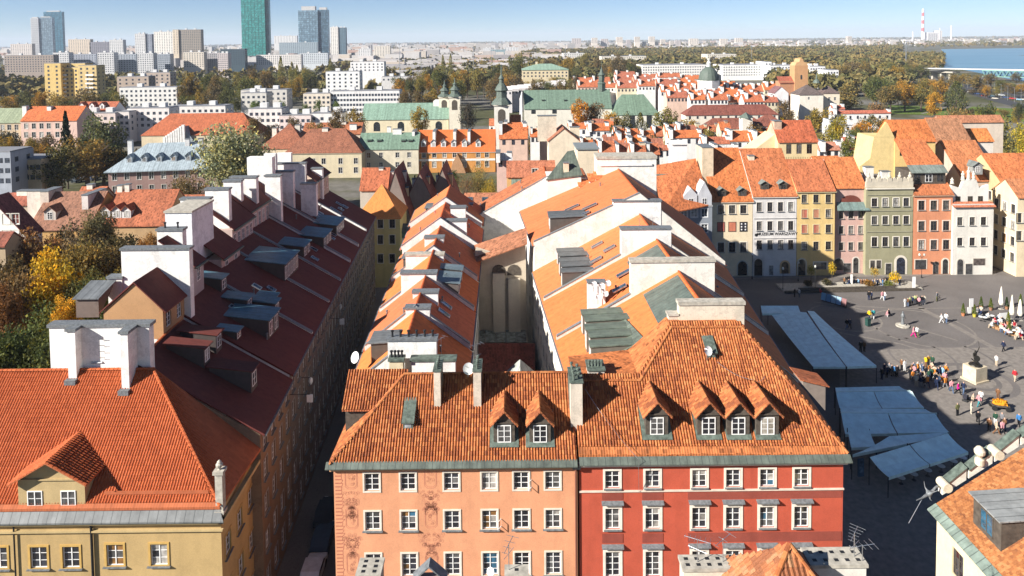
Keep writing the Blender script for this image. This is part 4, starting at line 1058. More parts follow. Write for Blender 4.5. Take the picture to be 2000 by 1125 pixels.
# corner pedestal with stone vase
q = U(430, 955, YL); mb = MB(); mb.box(-.28, .28, -.25, .3, -1.6, 1.3); mb.box(-.4, .4, -.37, .42, 1.3, 1.55); mb.box(-.36, .36, -.33, .38, -1.85, -1.6); c = mb.build('pedestal', M['concrete'], o, None, LB(q))
mb = MB(); mb.lathe([(.14, 0), (.1, .1), (.26, .3), (.27, .42), (.15, .55), (.18, .6), (.04, .75)], (0, 0, 1.55), 12); mb.build('vase', M['concrete'], c)
for px in (181, 30, ):
 u = UX(px, 1050, YL)-XLft; mb = MB(); mb.tube((u, -.14, z_c-.1), (u, -.14, .3), .10 if px > 100 else .06); mb.build('downpipe', M['dark_metal'], o)
# white U-shaped chimney stack astride the ridge
zt = UZ(190, 636, 58.6); Yw = 58.3
ax = UX(96, 640, Yw); bx = UX(291, 640, Yw)
mb = MB(); mb.box(ax-XLft, bx-XLft, Yw-YL, Yw-YL+.75, ZL+2, zt); st = mb.build('chimney', M['whitewash'], o, WHITE)
mb = MB(); mb.box(ax-XLft-.15, bx-XLft+.15, Yw-YL-.12, Yw-YL+.9, zt-.004, zt+.28); mb.build('chimney_cap', M['lead'], st)
for px0, px1, pyb in ((134, 150, 740), (238, 253, 760)):
 pp = ry((px0+px1)/2, pyb); a = UX(px0, pyb, pp.y); b = UX(px1, pyb, pp.y)
 mb = MB(); mb.prism([(a-XLft, pp.y-YL, pp.z-.5), (a-XLft, Yw-YL-.004, pp.z-.5), (a-XLft, Yw-YL-.004, zt), (a-XLft, pp.y-YL, zt)][::1], (b-a, 0, 0)); leg = mb.build('chimney', M['whitewash'], o, WHITE)
 mb = MB(); mb.box(a-XLft-.12, b-XLft+.12, pp.y-YL-.12, Yw-YL-.15, zt-.004, zt+.24); mb.build('chimney_cap', M['lead'], leg)
 mb = MB(); mb.box(a-XLft-.12, b-XLft+.12, pp.y-YL-.45, pp.y-YL+.02, pp.z-.35, pp.z+.05); mb.build('flashing', M['lead'], leg)
for k in range(4):
 mb = MB(); z = zt-1.0-k*.55; u = (UX(195, 660, Yw)-XLft)
 mb.tube((u, Yw-YL-.18, z), (u+.5, Yw-YL-.18, z), .025); mb.build('ladder_rung', M['dark_metal'], st)
p = ry(190, 712); skylight(o, p.x-XLft, p.y-YL, p.z+.18, 0, R(45), .8, .9)
# houses behind along the street
llab = ('street house with a tan gabled attic storey and roof tinted maroon for shade', 'street house with two white dormer windows and sky-tinted metal dormers', 'street house with a huge plain white chimney slab and pink attic wall', 'street house with a wide dark metal dormer low on its shade-tinted roof', 'street house with a long pink attic wall of many windows', 'street house with cream attic windows under a stepped white chimney', 'street house with a broad white gable slab and a blue-lit roof window', 'last street house of the shade-tinted roof row with paired roof lights')
LS = .58
def lsec(Y, zm, zr=16.2, xm=None):
 xr = leftx(Y); xm = xr-(zm-zr)/LS if xm is None else xm; return (xm-(zm-15.5)/1.0, 15.5, xm, zm, xr, zr)
lefts = []
shade_wallcs = [(.24, .15, .09), (.20, .14, .11), (.22, .16, .14), (.20, .15, .13), (.23, .18, .15), (.20, .17, .14), (.24, .2, .15), (.19, .16, .14)]  # house wall colours darkened to deepen the street's shade
for k, (Y0, Y1, zm) in enumerate(((58.2, 68, 22.0), (68, 77.5, 23.7), (77.5, 87, 24.2), (87, 95, 24.5), (95, 103, 24.6), (103, 111, 24.6), (111, 120, 24.4), (120, 131, 23.6))):
 o = row_house('street_house', llab[k], Y0, Y1, lsec(Y0, zm, 16.2 if k else 15.8), lsec(Y1, zm, 16.2 if k else 15.8), SHADED_TILE, wallc=WHITE if k else (.30, .20, .12), par=.3 if k in (5, 6, 7) else (.05 if k > 1 else 0), roofm='rooftile_even', wallopsR=lops([1.2, 4.6, 8.0, 11.2, 14.0], 4, 1.05, 1.75), wstyle=dict(nx=2, ny=3, sur=.12, sill=.15, surcol=(.30, .25, .21)), wallcR=shade_wallcs[k])  # window surrounds lowered too, so the street reads as shaded
 lefts.append(o)
l1, l2, l3, l4, l5, l6, l7, l8 = lefts
# tan gable attic
Ya = 64.0
def attic(o, pxl, pxr, pye, pxa, pya, Y, D, zb, wallc, roofc, wn=2, label=None, xo=0):
 b = Vector(o.location); a = UX(pxl, pye, Y)-b.x; c = UX(pxr, pye, Y)-b.x; ze = UZ((pxl+pxr)/2, pye, Y); ap = U(pxa, pya, Y)
 mb = MB(); wall_grid(mb, (a+.15, Y-b.y), (c-.15, Y-b.y), zb, ze, [], gable=None)
 mb.poly([(a+.15, Y-b.y, ze), (c-.15, Y-b.y, ze), (ap.x-b.x, Y-b.y, ap.z-.05)])
 ops = grid_ops(D, [zb+ (ze-zb)*.30], wn, .95, (ze-zb)*.52)
 wall_grid(mb, (c-.15, Y-b.y), (c-.15, Y-b.y+D), zb, ze, ops); wall_grid(mb, (a+.15, Y-b.y+D), (a+.15, Y-b.y), zb, ze, [])
 w = mb.build('attic_wall', M['plaster'], o, wallc)
 for u, z, ww, hh in ops:
  obj('window_frame', win_mesh(ww, hh, 2, 3, 'white_paint'), w, None, (c-.15, Y-b.y+u, z), R(90)); obj('pane', pane_mesh(ww-.06, hh-.06), w, glass_col(), (c-.15-.13, Y-b.y+u, z+.03), R(90))
 e = .2; s1 = (ap.z-ze)/(ap.x-b.x-a); s2 = (ap.z-ze)/(c-ap.x+b.x)
 v = [(a-e, Y-b.y-.15, ze-e*s1), (ap.x-b.x, Y-b.y-.15, ap.z), (ap.x-b.x, Y-b.y+D, ap.z), (a-e, Y-b.y+D, ze-e*s1), (c+e, Y-b.y-.15, ze-e*s2), (c+e, Y-b.y+D, ze-e*s2)]
 mb = MB(); mb.shell([(x, y, z+.16) for x, y, z in v], [(0, 1, 2, 3), (1, 4, 5, 2)], .14); mb.build('attic_roof', M['rooftile_even'], w, roofc)
 return w
attic(l1, 199, 321, 608, 262, 553, Ya, 4.2, UZ(320, 662, Ya), (.46, .265, .13), SHADED_TILE)
fw(l2, 236, 369, 484, 68.3, zb=16, d=.8); fw(l2, 210, 238, 540, 68.2, zb=14, d=.8); fw(l2, 306, 356, 447, 74, zb=18, pots=2)
shed_dormer(l1, UX(192, 575, 67)-l1.location.x, 7.0, UZ(190, 600, 67), 0, 2.2, 1.6, .9, .25, (.16, .17, .175), (.16, .12, .10), 0, roofm='zinc')
fw(l3, 322, 374, 412, 78.2, zb=18, d=5.6, col=(.74, .75, .76), cap='concrete'); fw(l3, 352, 408, 387, 84.4, zb=20)
fw(l4, 400, 446, 368, 89, zb=20); fw(l5, 436, 470, 352, 96, zb=20); fw(l5, 449, 500, 345, 98.5, zb=20, d=.9); fw(l6, 517, 547, 342, 103.3, zb=21); fw(l6, 482, 531, 305, 109, zb=20, d=1.5, cap=None)
fw(l7, 513, 572, 334, 111.3, zb=22); fw(l7, 587, 617, 358, 113, zb=21, cap='concrete'); fw(l7, 515, 538, 298, 118, zb=21, cap=None); fw(l8, 541, 596, 318, 120.3, zb=21); fw(l8, 608, 629, 328, 124, zb=20); fw(l8, 540, 568, 297, 127, zb=20, cap=None)
# attic walls along the street side
def attic_band(o, x_back, Y0, Y1, z0, z1, wallc, n, lift=1.6):
 b = Vector(o.location); xa = leftx((Y0+Y1)/2)-4.2-b.x if x_back is None else x_back-b.x
 z1 += .3; mb = MB(); mb.box(xa-3.2, xa, Y0-b.y, Y1-b.y, z0-1, z1, bot=False); w = mb.build('attic_wall', M['plaster'], o, wallc)
 for k in range(n):
  yy = lerp(Y0, Y1, (k+.5)/n)-b.y
  obj('window_frame', win_mesh(.85, (z1-z0)*.66, 2, 3, 'white_paint'), w, None, (xa+.16, yy, z0+.4), R(90)); obj('pane', pane_mesh(.8, (z1-z0)*.62), w, glass_col(), (xa+.04, yy, z0+.44), R(90))
 mb = MB(); mb.shell([(xa+.3, Y0-b.y-.1, z1+.02), (xa+.3, Y1-b.y+.1, z1+.02), (xa-3.6, Y1-b.y+.1, z1+2.9), (xa-3.6, Y0-b.y-.1, z1+2.9)], [(0, 1, 2, 3)], .12)
 mb.v = [(a, b_, c+.12) for a, b_, c in mb.v]; mb.build('attic_roof', M['rooftile_even'], w, SHADED_TILE)
 mb = MB(); mb.box(xa+.22, xa+.55, Y0-b.y-.1, Y1-b.y+.1, z1-.12, z1+.04); mb.build('gutter', M['copper_green'], w)
PINK = (.50, .38, .34)
attic_band(l2, UX(390, 545, 73.5), 72, 74.5, UZ(385, 556, 73), UZ(385, 522, 73), (.42, .36, .34), 1)
attic_band(l3, UX(450, 520, 83.5), 81, 86.5, UZ(445, 538, 83), UZ(445, 502, 83), PINK, 2)
attic_band(l4, UX(478, 470, 92), 88, 95, UZ(478, 478, 92), UZ(478, 438, 92), PINK, 5)
attic_band(l5, UX(507, 450, 99), 95.2, 103, UZ(507, 446, 99), UZ(507, 406, 99), PINK, 5)
attic_band(l6, UX(530, 420, 107), 103.2, 109.5, UZ(530, 428, 107), UZ(530, 390, 107), (.55, .48, .36), 3)
attic_band(l8, UX(625, 370, 124), 121, 130, UZ(625, 382, 124), UZ(625, 352, 124), (.50, .38, .3), 4)
# metal dormers on the street slopes
SKYLIT_METAL = (.085, .19, .245)  # dormer metal with the sky's blue put into its colour
def rdorm(o, px, py, w, h, n=1, st=.12, roofc=SKYLIT_METAL, roofm='seam', zoff=.25, wallc=(.07, .055, .05), zm=None, **k):
 # position: point of the street slope seen at the pixel
 Yc = 60
 b = Vector(o.location); best = None
 for Y in np.arange(b.y, b.y+12, .05):
  x = UX(px, py, Y); z = UZ(px, py, Y); xr = leftx(Y); zz = 16.2+(xr-x)*LS
  if best is None or abs(z-zz) < best[0]: best = (abs(z-zz), x, Y, zz)
 _, x, Y, zz = best
 shed_dormer(o, x-b.x, Y-b.y, zz+zoff, R(90), w, h, LS, st, roofc, wallc, n, roofm=roofm, **k)
for o, px, py, w, h, n, mt in ((l1, 405, 712, 1.3, 1.6, 1, 1), (l1, 428, 685, 1.3, 1.6, 1, 1), (l1, 497, 760, 1.5, 1.8, 1, 1), (l2, 438, 570, 1.6, 1.5, 1, 0), (l2, 488, 605, 1.7, 1.2, 1, 0), (l2, 467, 665, 1.2, .9, 1, 0), (l2, 540, 595, 1.1, .9, 1, 0), (l2, 535, 655, 3.2, 2.1, 2, 0), (l3, 542, 625, 1.5, 1.6, 1, 0), (l3, 520, 700, 1.2, 1.0, 1, 0), (l3, 570, 540, 5.5, 2.3, 5, 0), (l4, 600, 500, 3.2, 1.6, 2, 0), (l6, 640, 480, 4.5, 1.7, 3, 0), (l7, 665, 455, 5.0, 1.7, 4, 0)):
 rdorm(o, px, py, w, h, n, roofc=SHADED_TILE if mt else SKYLIT_METAL, roofm='rooftile_even' if mt else 'seam')
b = l7.location
for k in range(3):
 p = U(604+k*8, 420+k*3, 116); skylight(l7, leftx(115)-6.2-b.x+k*.05, 3.0+k*.9, 16.2+6.2*LS+.28, R(90), math.atan(LS), .5, 1.8)
for k in range(2): skylight(l8, leftx(124)-4.5-l8.location.x, 2.0+k*4, 16.2+4.5*LS+.28, R(90), math.atan(LS), .5, 2.2)
for k, o in enumerate(lefts[1:]):
 for j in range(2): q = RNG.uniform(2.5, 7.5); yy = RNG.uniform(1.5, 7.5); skylight(o, leftx(o.location.y+yy)-q-o.location.x, yy, 16.2+q*LS+.26, R(90), math.atan(LS), .6, 1.0)
# street lamps and signs down in the street
for k, (px, py, Y) in enumerate(((605, 778, 68), (607, 745, 72), (668, 628, 88), (665, 600, 95))):
 p = U(px, py, Y); o = thing('wall_lantern', ['blue-lit shop sign lowest on the dark street wall', 'lantern just above the lowest sign in the dark street', 'small pale sign halfway up the dark street', 'lantern bracket farther along the dark street'][k], 'street lamp' if k % 2 else 'sign', tuple(p), 0, 'street wall fittings'); mb = MB(); mb.box(-.3, .3, -.05, .05, -.4, .4) if k % 2 == 0 else mb.lathe([(.1, -.3), (.22, 0), (.2, .3), (.05, .45)], (0, 0, 0), 8); mb.build('lamp' if k % 2 else 'panel', M['white_paint'], o); mb = MB(); mb.tube((0, 0, .42), (leftx(Y)-p.x, 0, .42), .03); mb.build('bracket', M['dark_metal'], o)
mb = MB(); mb.poly([(leftx(50)+.05, 30, .004), (-15, 30, .004), (-17.5, 140, .004), (leftx(140)+.05, 140, .004)]); tag(mb.build('street', M['cobble']), kind='structure')
# ------------------------------------------------------------------ generic house placed from the photograph
def fh(name, label, px0, px1, py_e, py_r, Y, t=1.0, roof='gable_x', depth=None, roofc=(.42, .14, .055), roofm='rooftile', wallc=(.62, .56, .46), cols=(), rows=(), ww=1.15, wh=1.7, chim=(), small=False, ov=.3, rz=0.0, wstyle=None, cat='house', side=None, hipl=None, group=None, cornice=None, cz=None, wallm='plaster', left_ops=None):
 """front wall at depth Y between photograph columns px0..px1, eave row py_e, ridge row py_r"""
 pm = (px0+px1)/2; x0 = UX(px0, py_e, Y); x1 = UX(px1, py_e, Y); ze = UZ(pm, py_e, Y); w = x1-x0
 if roof in ('gable_x', 'hip') and py_r is not None:
  q = RP(pm, py_r, Y, ze, t); d = max(q.y-Y, 1.0); rise = t*d; depth = depth or 2*d
  if abs(depth-2*d) > .1: rise = t*d; depth = 2*d
 elif roof == 'gable_y': rise = UZ(pm, py_r, Y)-ze; depth = depth or 10
 else: rise = .3; depth = depth or 10
 ops = []
 for r in rows:
  r, hh = r if hasattr(r, '__len__') else (r, wh)
  zc = UZ(pm, r, Y)
  ops += [(UX(c, r, Y)-x0, zc-hh/2, ww, hh) for c in cols]
 o = house(name, label, (x0, Y, 0), rz, w, depth, ze, roof, rise, roofc, roofm, wallc, wallm, ov, front=ops, left=left_ops(depth, ze) if left_ops else None, small=small, wstyle=wstyle, cat=cat, hipl=hipl, group=group, cornice=cornice)
 for c in chim:
  cpx, cpy, cw, cd, fy = c[:5]     # photograph column, top row, width (m), depth (m), fraction of depth
  yy = depth*fy; xx = UX(cpx, cpy, Y+yy)-x0; zt = UZ(cpx, cpy, Y+yy)
  chimney(o, xx-cw/2, xx+cw/2, yy-cd/2, yy+cd/2, ze-.5, zt, c[5] if len(c) > 5 else (.74, .68, .58), 'lead', c[6] if len(c) > 6 else 0)
 o['w'] = w; o['d'] = depth; o['ze'] = ze
 return o
def text_obj(name, txt, size, parent, loc, rz=0, mat='dark_metal', align='CENTER', ext=.01, rx=math.pi/2):
 cu = bpy.data.curves.new(name, 'FONT'); cu.body = txt; cu.size = size; cu.extrude = ext; cu.align_x = align; cu.align_y = 'CENTER'; cu.offset = .012
 ob = bpy.data.objects.new('tmp', cu); me = None
 COL.objects.link(ob); dg = bpy.context.evaluated_depsgraph_get(); me = bpy.data.meshes.new_from_object(ob.evaluated_get(dg)); bpy.data.objects.remove(ob)
 me.materials.clear(); me.materials.append(M[mat])
 o = obj(name, me, parent, None, loc); o.rotation_euler = (rx, 0, rz); return o
def arch_door(o, x, y, z, w, h, fill=(.02, .02, .022), sur=(.6, .52, .42), sw=.22, arch=True, name='door'):
 n = 9; r = w/2
 def outline(r2, hh): return [(x-r2, hh-0), (x-r2, z)][::-1] if False else None
 def pts(rr, add, yy):
  zz = z+h-r if arch else z+h+add
  p = [(x-rr, yy, z), (x+rr, yy, z)]
  if arch: p += [(x+rr*math.cos(math.pi*k/(n-1)), yy, zz+rr*math.sin(math.pi*k/(n-1))) for k in range(n)]
  else: p += [(x+rr, yy, zz), (x-rr, yy, zz)]
  return p
 mb = MB(); mb.prism(pts(r+sw, sw, y-.05), (0, .047, 0)); s = mb.build('door_surround', M['plaster'], o, sur)
 mb = MB(); mb.prism(pts(r, 0, y-.058), (0, .006, 0)); mb.build(name, M['glass'], s, fill)

YD = G(1700, 537).y
BR = dict(nx=2, ny=3, fm='dark_wood', sur=.14, sill=.15, surcol=(.70, .64, .55))
def SH(): return RNG.choice([(.42, .13, .09), (.45, .20, .12)])
DK = {}
# cream house
o = fh('market_house', 'cream market house with red painted shutters and two front dormers', 1391, 1470, 392, 290, YD, 1.0, roofc=(.50, .155, .05), wallc=(.70, .58, .40), cols=(1408, 1430, 1452), rows=(409, (483, 2.1)), ww=1.35, wh=1.8, wstyle=BR, chim=((1376, 285, 2.4, 5.0, .35, (.66, .52, .36)), (1462, 302, 1.3, 3.6, .42, (.68, .56, .42))), cornice=(.55, .48, .38))
DK['cream'] = o
x0 = o.location.x; zc = UZ(1430, 443, YD)-.95
for c, s in ((1408, (.46, .12, .09)), (1430, (.50, .17, .10)), (1452, None)):
 mb = MB(); ring(mb, -.72, .72, 0, 1.9, .10, -.05, 0); w = mb.build('window', M['dark_wood'], o, None, (UX(c, 443, YD)-x0, 0, zc))
 if s:
  for sx in (-1, 1): mb = MB(); mb.box(sx*.36-.34, sx*.36+.34, -.03, -.003, .02, 1.88); mb.build('shutter', M['paint'], w, s)
 else:
  obj('pane', pane_mesh(1.44, 1.9), w, (.02, .02, .03), (0, -.016, 0))
  for sx in (-.4, .4):
   for k in range(3): mb = MB(); mb.box(sx-.13, sx+.13, -.03, -.018, .2+k*.6, .5+k*.6); mb.build('white_square', M['white_paint'], w)
arch_door(o, UX(1450, 520, YD)-x0, 0, .2, 1.9, 3.0, (.02, .02, .02), (.45, .42, .38)); 
for c in (1412, 1452):
 xx = UX(c, 385, YD)-x0; gable_dormer(o, xx, .6, o['ze']+.3, 0, 1.7, 1.7, .55, 1.0, (.20, .24, .22), (.075, .07, .06), 1, roofm='seam', wallm='dark_wood', fm='dark_wood')
# museum house
o = fh('market_house', 'pale grey museum house with black lettering across the facade', 1471, 1556, 382, 291, YD, 1.0, roofc=(.46, .15, .06), wallc=(.62, .59, .56), cols=(1483, 1504, 1524.5, 1544.5), rows=(404, 441, 478), ww=1.1, wh=1.95, wstyle=dict(BR, surcol=(.66, .61, .55)), cornice=(.6, .55, .48))
DK['museum'] = o; x0 = o.location.x; w_ = o['w']
text_obj('lettering', 'MUZEUM WARSZAWY', .84, o, (UX(1518, 457, YD)-x0, -.03, UZ(1518, 457, YD)))
mb = MB(); mb.tube((UX(1477, 457, YD)-x0, -.02, UZ(1477, 459, YD)), (UX(1477, 457, YD)-x0, -.04, UZ(1477, 459, YD)), .34, n=10); mb.build('emblem', M['dark_metal'], o)
for z in (426, 465):
 mb = MB(); mb.box(.1, w_-.1, -.14, -.003, UZ(1518, z, YD)-.06, UZ(1518, z, YD)+.06); mb.build('string_course', M['plaster'], o, (.5, .48, .46))
arch_door(o, UX(1481, 520, YD)-x0, 0, .1, 1.7, 3.6, (.012, .012, .014), (.55, .5, .45), .4); arch_door(o, UX(1533, 520, YD)-x0, 0, .5, 1.5, 2.5, (.10, .07, .05), (.62, .42, .22), .35)
arch_door(o, UX(1506, 525, YD)-x0, 0, .2, .8, 2.0, (.2, .2, .2), (.55, .5, .45), .1, False)
for c in (1497, 1533):
 xx = UX(c, 372, YD)-x0; gable_dormer(o, xx, .9, o['ze']+.6, 0, 1.7, 1.7, .55, 1.0, (.22, .27, .25), (.075, .07, .06), 1, roofm='seam', wallm='dark_wood', fm='dark_wood')
# yellow house
o = fh('market_house', 'yellow market house with faded red shutters and plain orange roof', 1557, 1631, 372, 312, YD, .9, roofc=(.44, .14, .06), wallc=(.66, .47, .20), cols=(1571, 1594, 1618), rows=(388, 417, 447, 480), ww=1.15, wh=1.75, wstyle=dict(BR, surcol=(.62, .50, .30)), cornice=(.4, .34, .2))
x0 = o.location.x; arch_door(o, UX(1566, 525, YD)-x0, 0, .1, 1.5, 3.4, (.04, .04, .04), (.58, .5, .38), .3); arch_door(o, UX(1602, 522, YD)-x0, 0, 1.3, 2.6, 1.5, (.10, .10, .10), (.66, .6, .5), .25, False, 'shop_window')
for c, r in ((1571, 417), (1594, 417), (1571, 447), (1594, 447)):
 for sx in (-1, 1): mb = MB(); mb.box(sx*.29-.26, sx*.29+.26, .03, .06, -.85, .85); mb.build('shutter', M['paint'], o, SH(), (UX(c, r, YD)-x0, 0, UZ(1594, r, YD)))
# the big arch between yellow and olive houses
o = fh('market_house', 'narrow pink market house with a blind arch above a copper canopy', 1632, 1691, 366, 308, YD+1.0, .95, roofc=(.52, .17, .06), wallc=(.56, .36, .30), cols=(1643, 1662, 1681), rows=(419, 449, 481), ww=1.05, wh=1.7, wstyle=dict(BR, surcol=(.60, .50, .42)))
x0 = o.location.x; w_ = o['w']; zc = UZ(1661, 405, YD)
mb = MB(); mb.shell([(-.2, -1.3, zc-.5), (w_+.3, -1.3, zc-.5), (w_-.3, -.003, zc+.9), (.3, -.003, zc+.9)], [(0, 1, 2, 3)], .15); mb.build('canopy', M['seam'], o, (.16, .22, .20))
n = 11; xc = w_/2; rr = w_*.36
mb = MB(); mb.prism([(xc+rr*math.cos(math.pi*k/(n-1)), -.02, zc+.7+rr*.72*math.sin(math.pi*k/(n-1))) for k in range(n)], (0, .017, 0)); mb.build('blind_arch', M['plaster'], o, (.17, .05, .035))
arch_door(o, UX(1642, 520, YD)-x0, 0, .8, 1.9, 2.5, (.06, .05, .045), (.55, .47, .4), .2); arch_door(o, UX(1676, 525, YD)-x0, 0, .1, 1.1, 3.3, (.04, .04, .04), (.6, .55, .48), .25); arch_door(o, UX(1659, 528, YD)-x0, 0, .2, 1.5, 2.0, (.07, .07, .07), (.5, .44, .4), .08, False)
# olive house with parapet
o = fh('market_house', 'olive green market house with cream crested parapet', 1692, 1784, 366, None, YD, roof='flat', depth=13, ov=-.25, roofc=(.16, .15, .15), roofm='paint', wallc=(.30, .28, .175), cols=(1708, 1729, 1750, 1770), rows=(395, 430, (472, 2.0)), ww=1.2, wh=1.75, wstyle=BR)
x0 = o.location.x; w_ = o['w']; ze = o['ze']
mb = MB(); mb.box(-.1, w_+.1, -.3, -.003, ze-.35, ze-.05); mb.build('cornice', M['plaster'], o, (.62, .56, .46))
mb = MB(); mb.box(0, w_, 0.05, .5, ze+.01, ze+1.2); pr = mb.build('parapet', M['plaster'], o, (.52, .46, .36))
for k in range(5):
 xx = .6+(w_-1.2)*k/4; mb = MB(); mb.box(xx-.45, xx+.45, .02, .53, ze+1.2, ze+2.0); mb.lathe([(.3, 0), (.38, .3), (.15, .7), (.22, .9), (.03, 1.2)], (xx, .27, ze+2.0), 10); mb.build('finial', M['plaster'], pr, (.52, .46, .36))
for k in range(4):
 xx = .6+(w_-1.2)*(k+.5)/4; mb = MB(); mb.prism([(xx-.9, .1, ze+1.2), (xx+.9, .1, ze+1.2), (xx, .1, ze+2.1)], (0, .3, 0)); mb.build('crest', M['plaster'], pr, (.52, .46, .36))
for r in (381, 412, 453): mb = MB(); mb.box(.2, w_-.2, -.12, -.003, UZ(1738, r, YD), UZ(1738, r, YD)+.12); mb.build('string_course', M['plaster'], o, (.33, .31, .22))
arch_door(o, UX(1759, 522, YD)-x0, 0, .1, 1.8, 3.6, (.02, .025, .04), (.64, .58, .48), .45); arch_door(o, UX(1735, 530, YD)-x0, 0, .1, 1.2, 2.3, (.05, .05, .05), (.6, .55, .45), .15, False)
for c in (1704, 1716): arch_door(o, UX(c, 515, YD)-x0, 0, 1.4, .95, 1.7, (.05, .045, .04), (.64, .58, .48), .15, False, 'shop_window')
for xx, zt in ((3.0, 3.4), (6.6, 2.4)): chimney(o, xx-.9, xx+.9, 4.5, 5.6, ze, ze+zt, (.72, .68, .60))
# salmon house
o = fh('market_house', 'salmon pink market house with dark glazed attic band', 1785, 1861, 379, 352, YD, .9, roofc=(.46, .15, .06), wallc=(.60, .25, .135), cols=(1800, 1824, 1848), rows=(401, 441, 478), ww=1.35, wh=2.0, wstyle=dict(BR, sur=.22, surcol=(.66, .52, .42)), cornice=(.45, .3, .2))
x0 = o.location.x; w_ = o['w']; ze = o['ze']
mb = MB(); mb.box(.5, w_-.5, 1.7, 8.0, ze+1.2, ze+4.3); aw = mb.build('attic', M['dark_wood'], o)
for k in range(3): obj('window_frame', win_mesh(1.5, 1.7, 2, 2, 'dark_wood' if k != 1 else 'white_paint'), aw, None, (w_*(.2+.3*k), 1.55, ze+2.2)); obj('pane', pane_mesh(1.4, 1.6), aw, (.03, .03, .035), (w_*(.2+.3*k), 1.68, ze+2.25))
mb = MB(); mb.shell([(.2, 1.2, ze+4.3), (w_-.2, 1.2, ze+4.3), (w_-.2, 3.0, ze+5.6), (.2, 3.0, ze+5.6)], [(0, 1, 2, 3)], .15); mb.build('attic_roof', M['seam'], aw, (.20, .23, .20))
mb = MB(); mb.shell([(.2, 3.02, ze+5.6), (w_-.2, 3.02, ze+5.6), (w_-1.2, 8.5, ze+10.3), (.6, 8.5, ze+10.3)], [(0, 1, 2, 3)], .15); mb.build('upper_roof', M['rooftile'], aw, (.50, .16, .06))
arch_door(o, UX(1798, 517, YD)-x0, 0, 1.1, 2.3, 2.0, (.05, .05, .05), (.66, .55, .45), .2, False, 'shop_window'); arch_door(o, UX(1827, 527, YD)-x0, 0, .1, 1.1, 2.5, (.05, .05, .05), (.5, .3, .2), .12, False); arch_door(o, UX(1846, 524, YD)-x0, 0, .1, 1.1, 3.1, (.03, .03, .03), (.62, .56, .46), .3)
# white corner house, stepped back above a red ledge
o = fh('market_house', 'off-white corner house with statues on its curved gable', 1862, 1941, 402, None, YD-.5, roof='flat', depth=12, ov=.05, roofc=(.55, .5, .45), roofm='paint', wallc=(.68, .64, .56), cols=(1875, 1899, 1921), rows=(432, 472), ww=1.15, wh=1.75, wstyle=BR)
x0 = o.location.x; w_ = o['w']; ze = o['ze']
mb = MB(); mb.shell([(-.2, -.5, ze-.1), (w_+.2, -.5, ze-.1), (w_+.2, .9, ze+.7), (-.2, .9, ze+.7)], [(0, 1, 2, 3)], .1); mb.build('tile_ledge', M['rooftile'], o, (.48, .16, .08))
zt = UZ(1900, 362, YD); pts = [(.3, 1.2, ze), (w_-.3, 1.2, ze)]
for k in range(13):
 t = k/12; xx = w_-.3-(w_-.6)*t; s = abs(t-.5)*2
 pts.append((xx, 1.2, zt + (1.0 if s < .38 else (-.9+1.4*max(0, s-.4)))))
mb = MB(); mb.prism(pts, (0, .7, 0)); gb = mb.build('curved_gable', M['plaster'], o, (.68, .65, .58))
for c in (1875, 1899, 1919):
 obj('window_frame', win_mesh(1.0, 1.7, 2, 2, 'dark_wood'), gb, None, (UX(c, 393, YD)-x0, 1.05, UZ(1899, 393, YD)-.8)); obj('pane', pane_mesh(.95, 1.6), gb, (.04, .035, .03), (UX(c, 393, YD)-x0, 1.17, UZ(1899, 393, YD)-.75))
for k, (c, hh) in enumerate(((1887, 1.9), (1898, 2.7), (1908, 1.9), (1866, 1.3))):
 mb = MB(); s = hh/1.9; mb.lathe([(.42, 0), (.42, .18), (.25, .22), (.36, .35), (.24*1.1, .9), (.36, 1.15), (.30, 1.38), (.12, 1.48), (.17, 1.62), (.15, 1.78), (.04, 1.9)], (UX(c, 355, YD)-x0, 1.55, zt+(.95 if k < 3 else -.2)), 10); 
 for i, q in enumerate(mb.v): mb.v[i] = (q[0], q[1], (zt+.95)+(q[2]-zt-.95)*s)
 mb.build('statue', M['plaster'], gb, (.58, .54, .46))
arch_door(o, UX(1872, 525, YD)-x0, 0, .1, 1.2, 3.2, (.05, .05, .05), (.55, .5, .42), .2); arch_door(o, UX(1889, 528, YD)-x0, 0, .1, 1.4, 2.2, (.06, .06, .06), (.55, .5, .42), .1, False); arch_door(o, UX(1909, 512, YD)-x0, 0, 2.0, 2.4, 1.4, (.10, .08, .07), (.55, .5, .42), .15, False, 'shop_window')
# grey-blue double-gabled corner house, left end of the row
o = fh('market_house', 'grey-blue corner house with twin small gables half in shadow', 1322, 1391, 404, None, YD-1.5, roof='flat', depth=10, ov=.1, roofc=(.3, .3, .3), roofm='paint', wallc=(.24, .26, .29), cols=(1336, 1356, 1376), rows=(416, 446), ww=1.3, wh=1.7, wstyle=dict(nx=2, ny=3, fm='white_paint', sur=.16, surcol=(.6, .6, .6)))
x0 = o.location.x; w_ = o['w']; ze = o['ze']
for c, hh in ((1346, 3.9), (1372, 5.2)):
 xx = UX(c, 385, YD)-x0; mb = MB(); mb.prism([(xx-1.5, -.02, ze), (xx+1.5, -.02, ze), (xx+1.5, -.02, ze+2.3), (xx, -.02, ze+hh), (xx-1.5, -.02, ze+2.3)], (0, 3.5, 0)); g = mb.build('gable', M['plaster'], o, (.48, .48, .50))
 obj('window_frame', win_mesh(1.0, 1.3, 2, 2, 'white_paint'), g, None, (xx, -.16, ze+.5)); obj('pane', pane_mesh(.95, 1.2), g, (.05, .05, .06), (xx, -.03, ze+.55))
mb = MB(); mb.shell([(-4.0, -4, ze-.5), (w_, .2, ze+.4), (w_-1, 9, ze+8.5), (-3.0, 9, ze+7)], [(0, 1, 2, 3)], .2); rf = mb.build('roof', M['rooftile'], o, (.46, .145, .055))
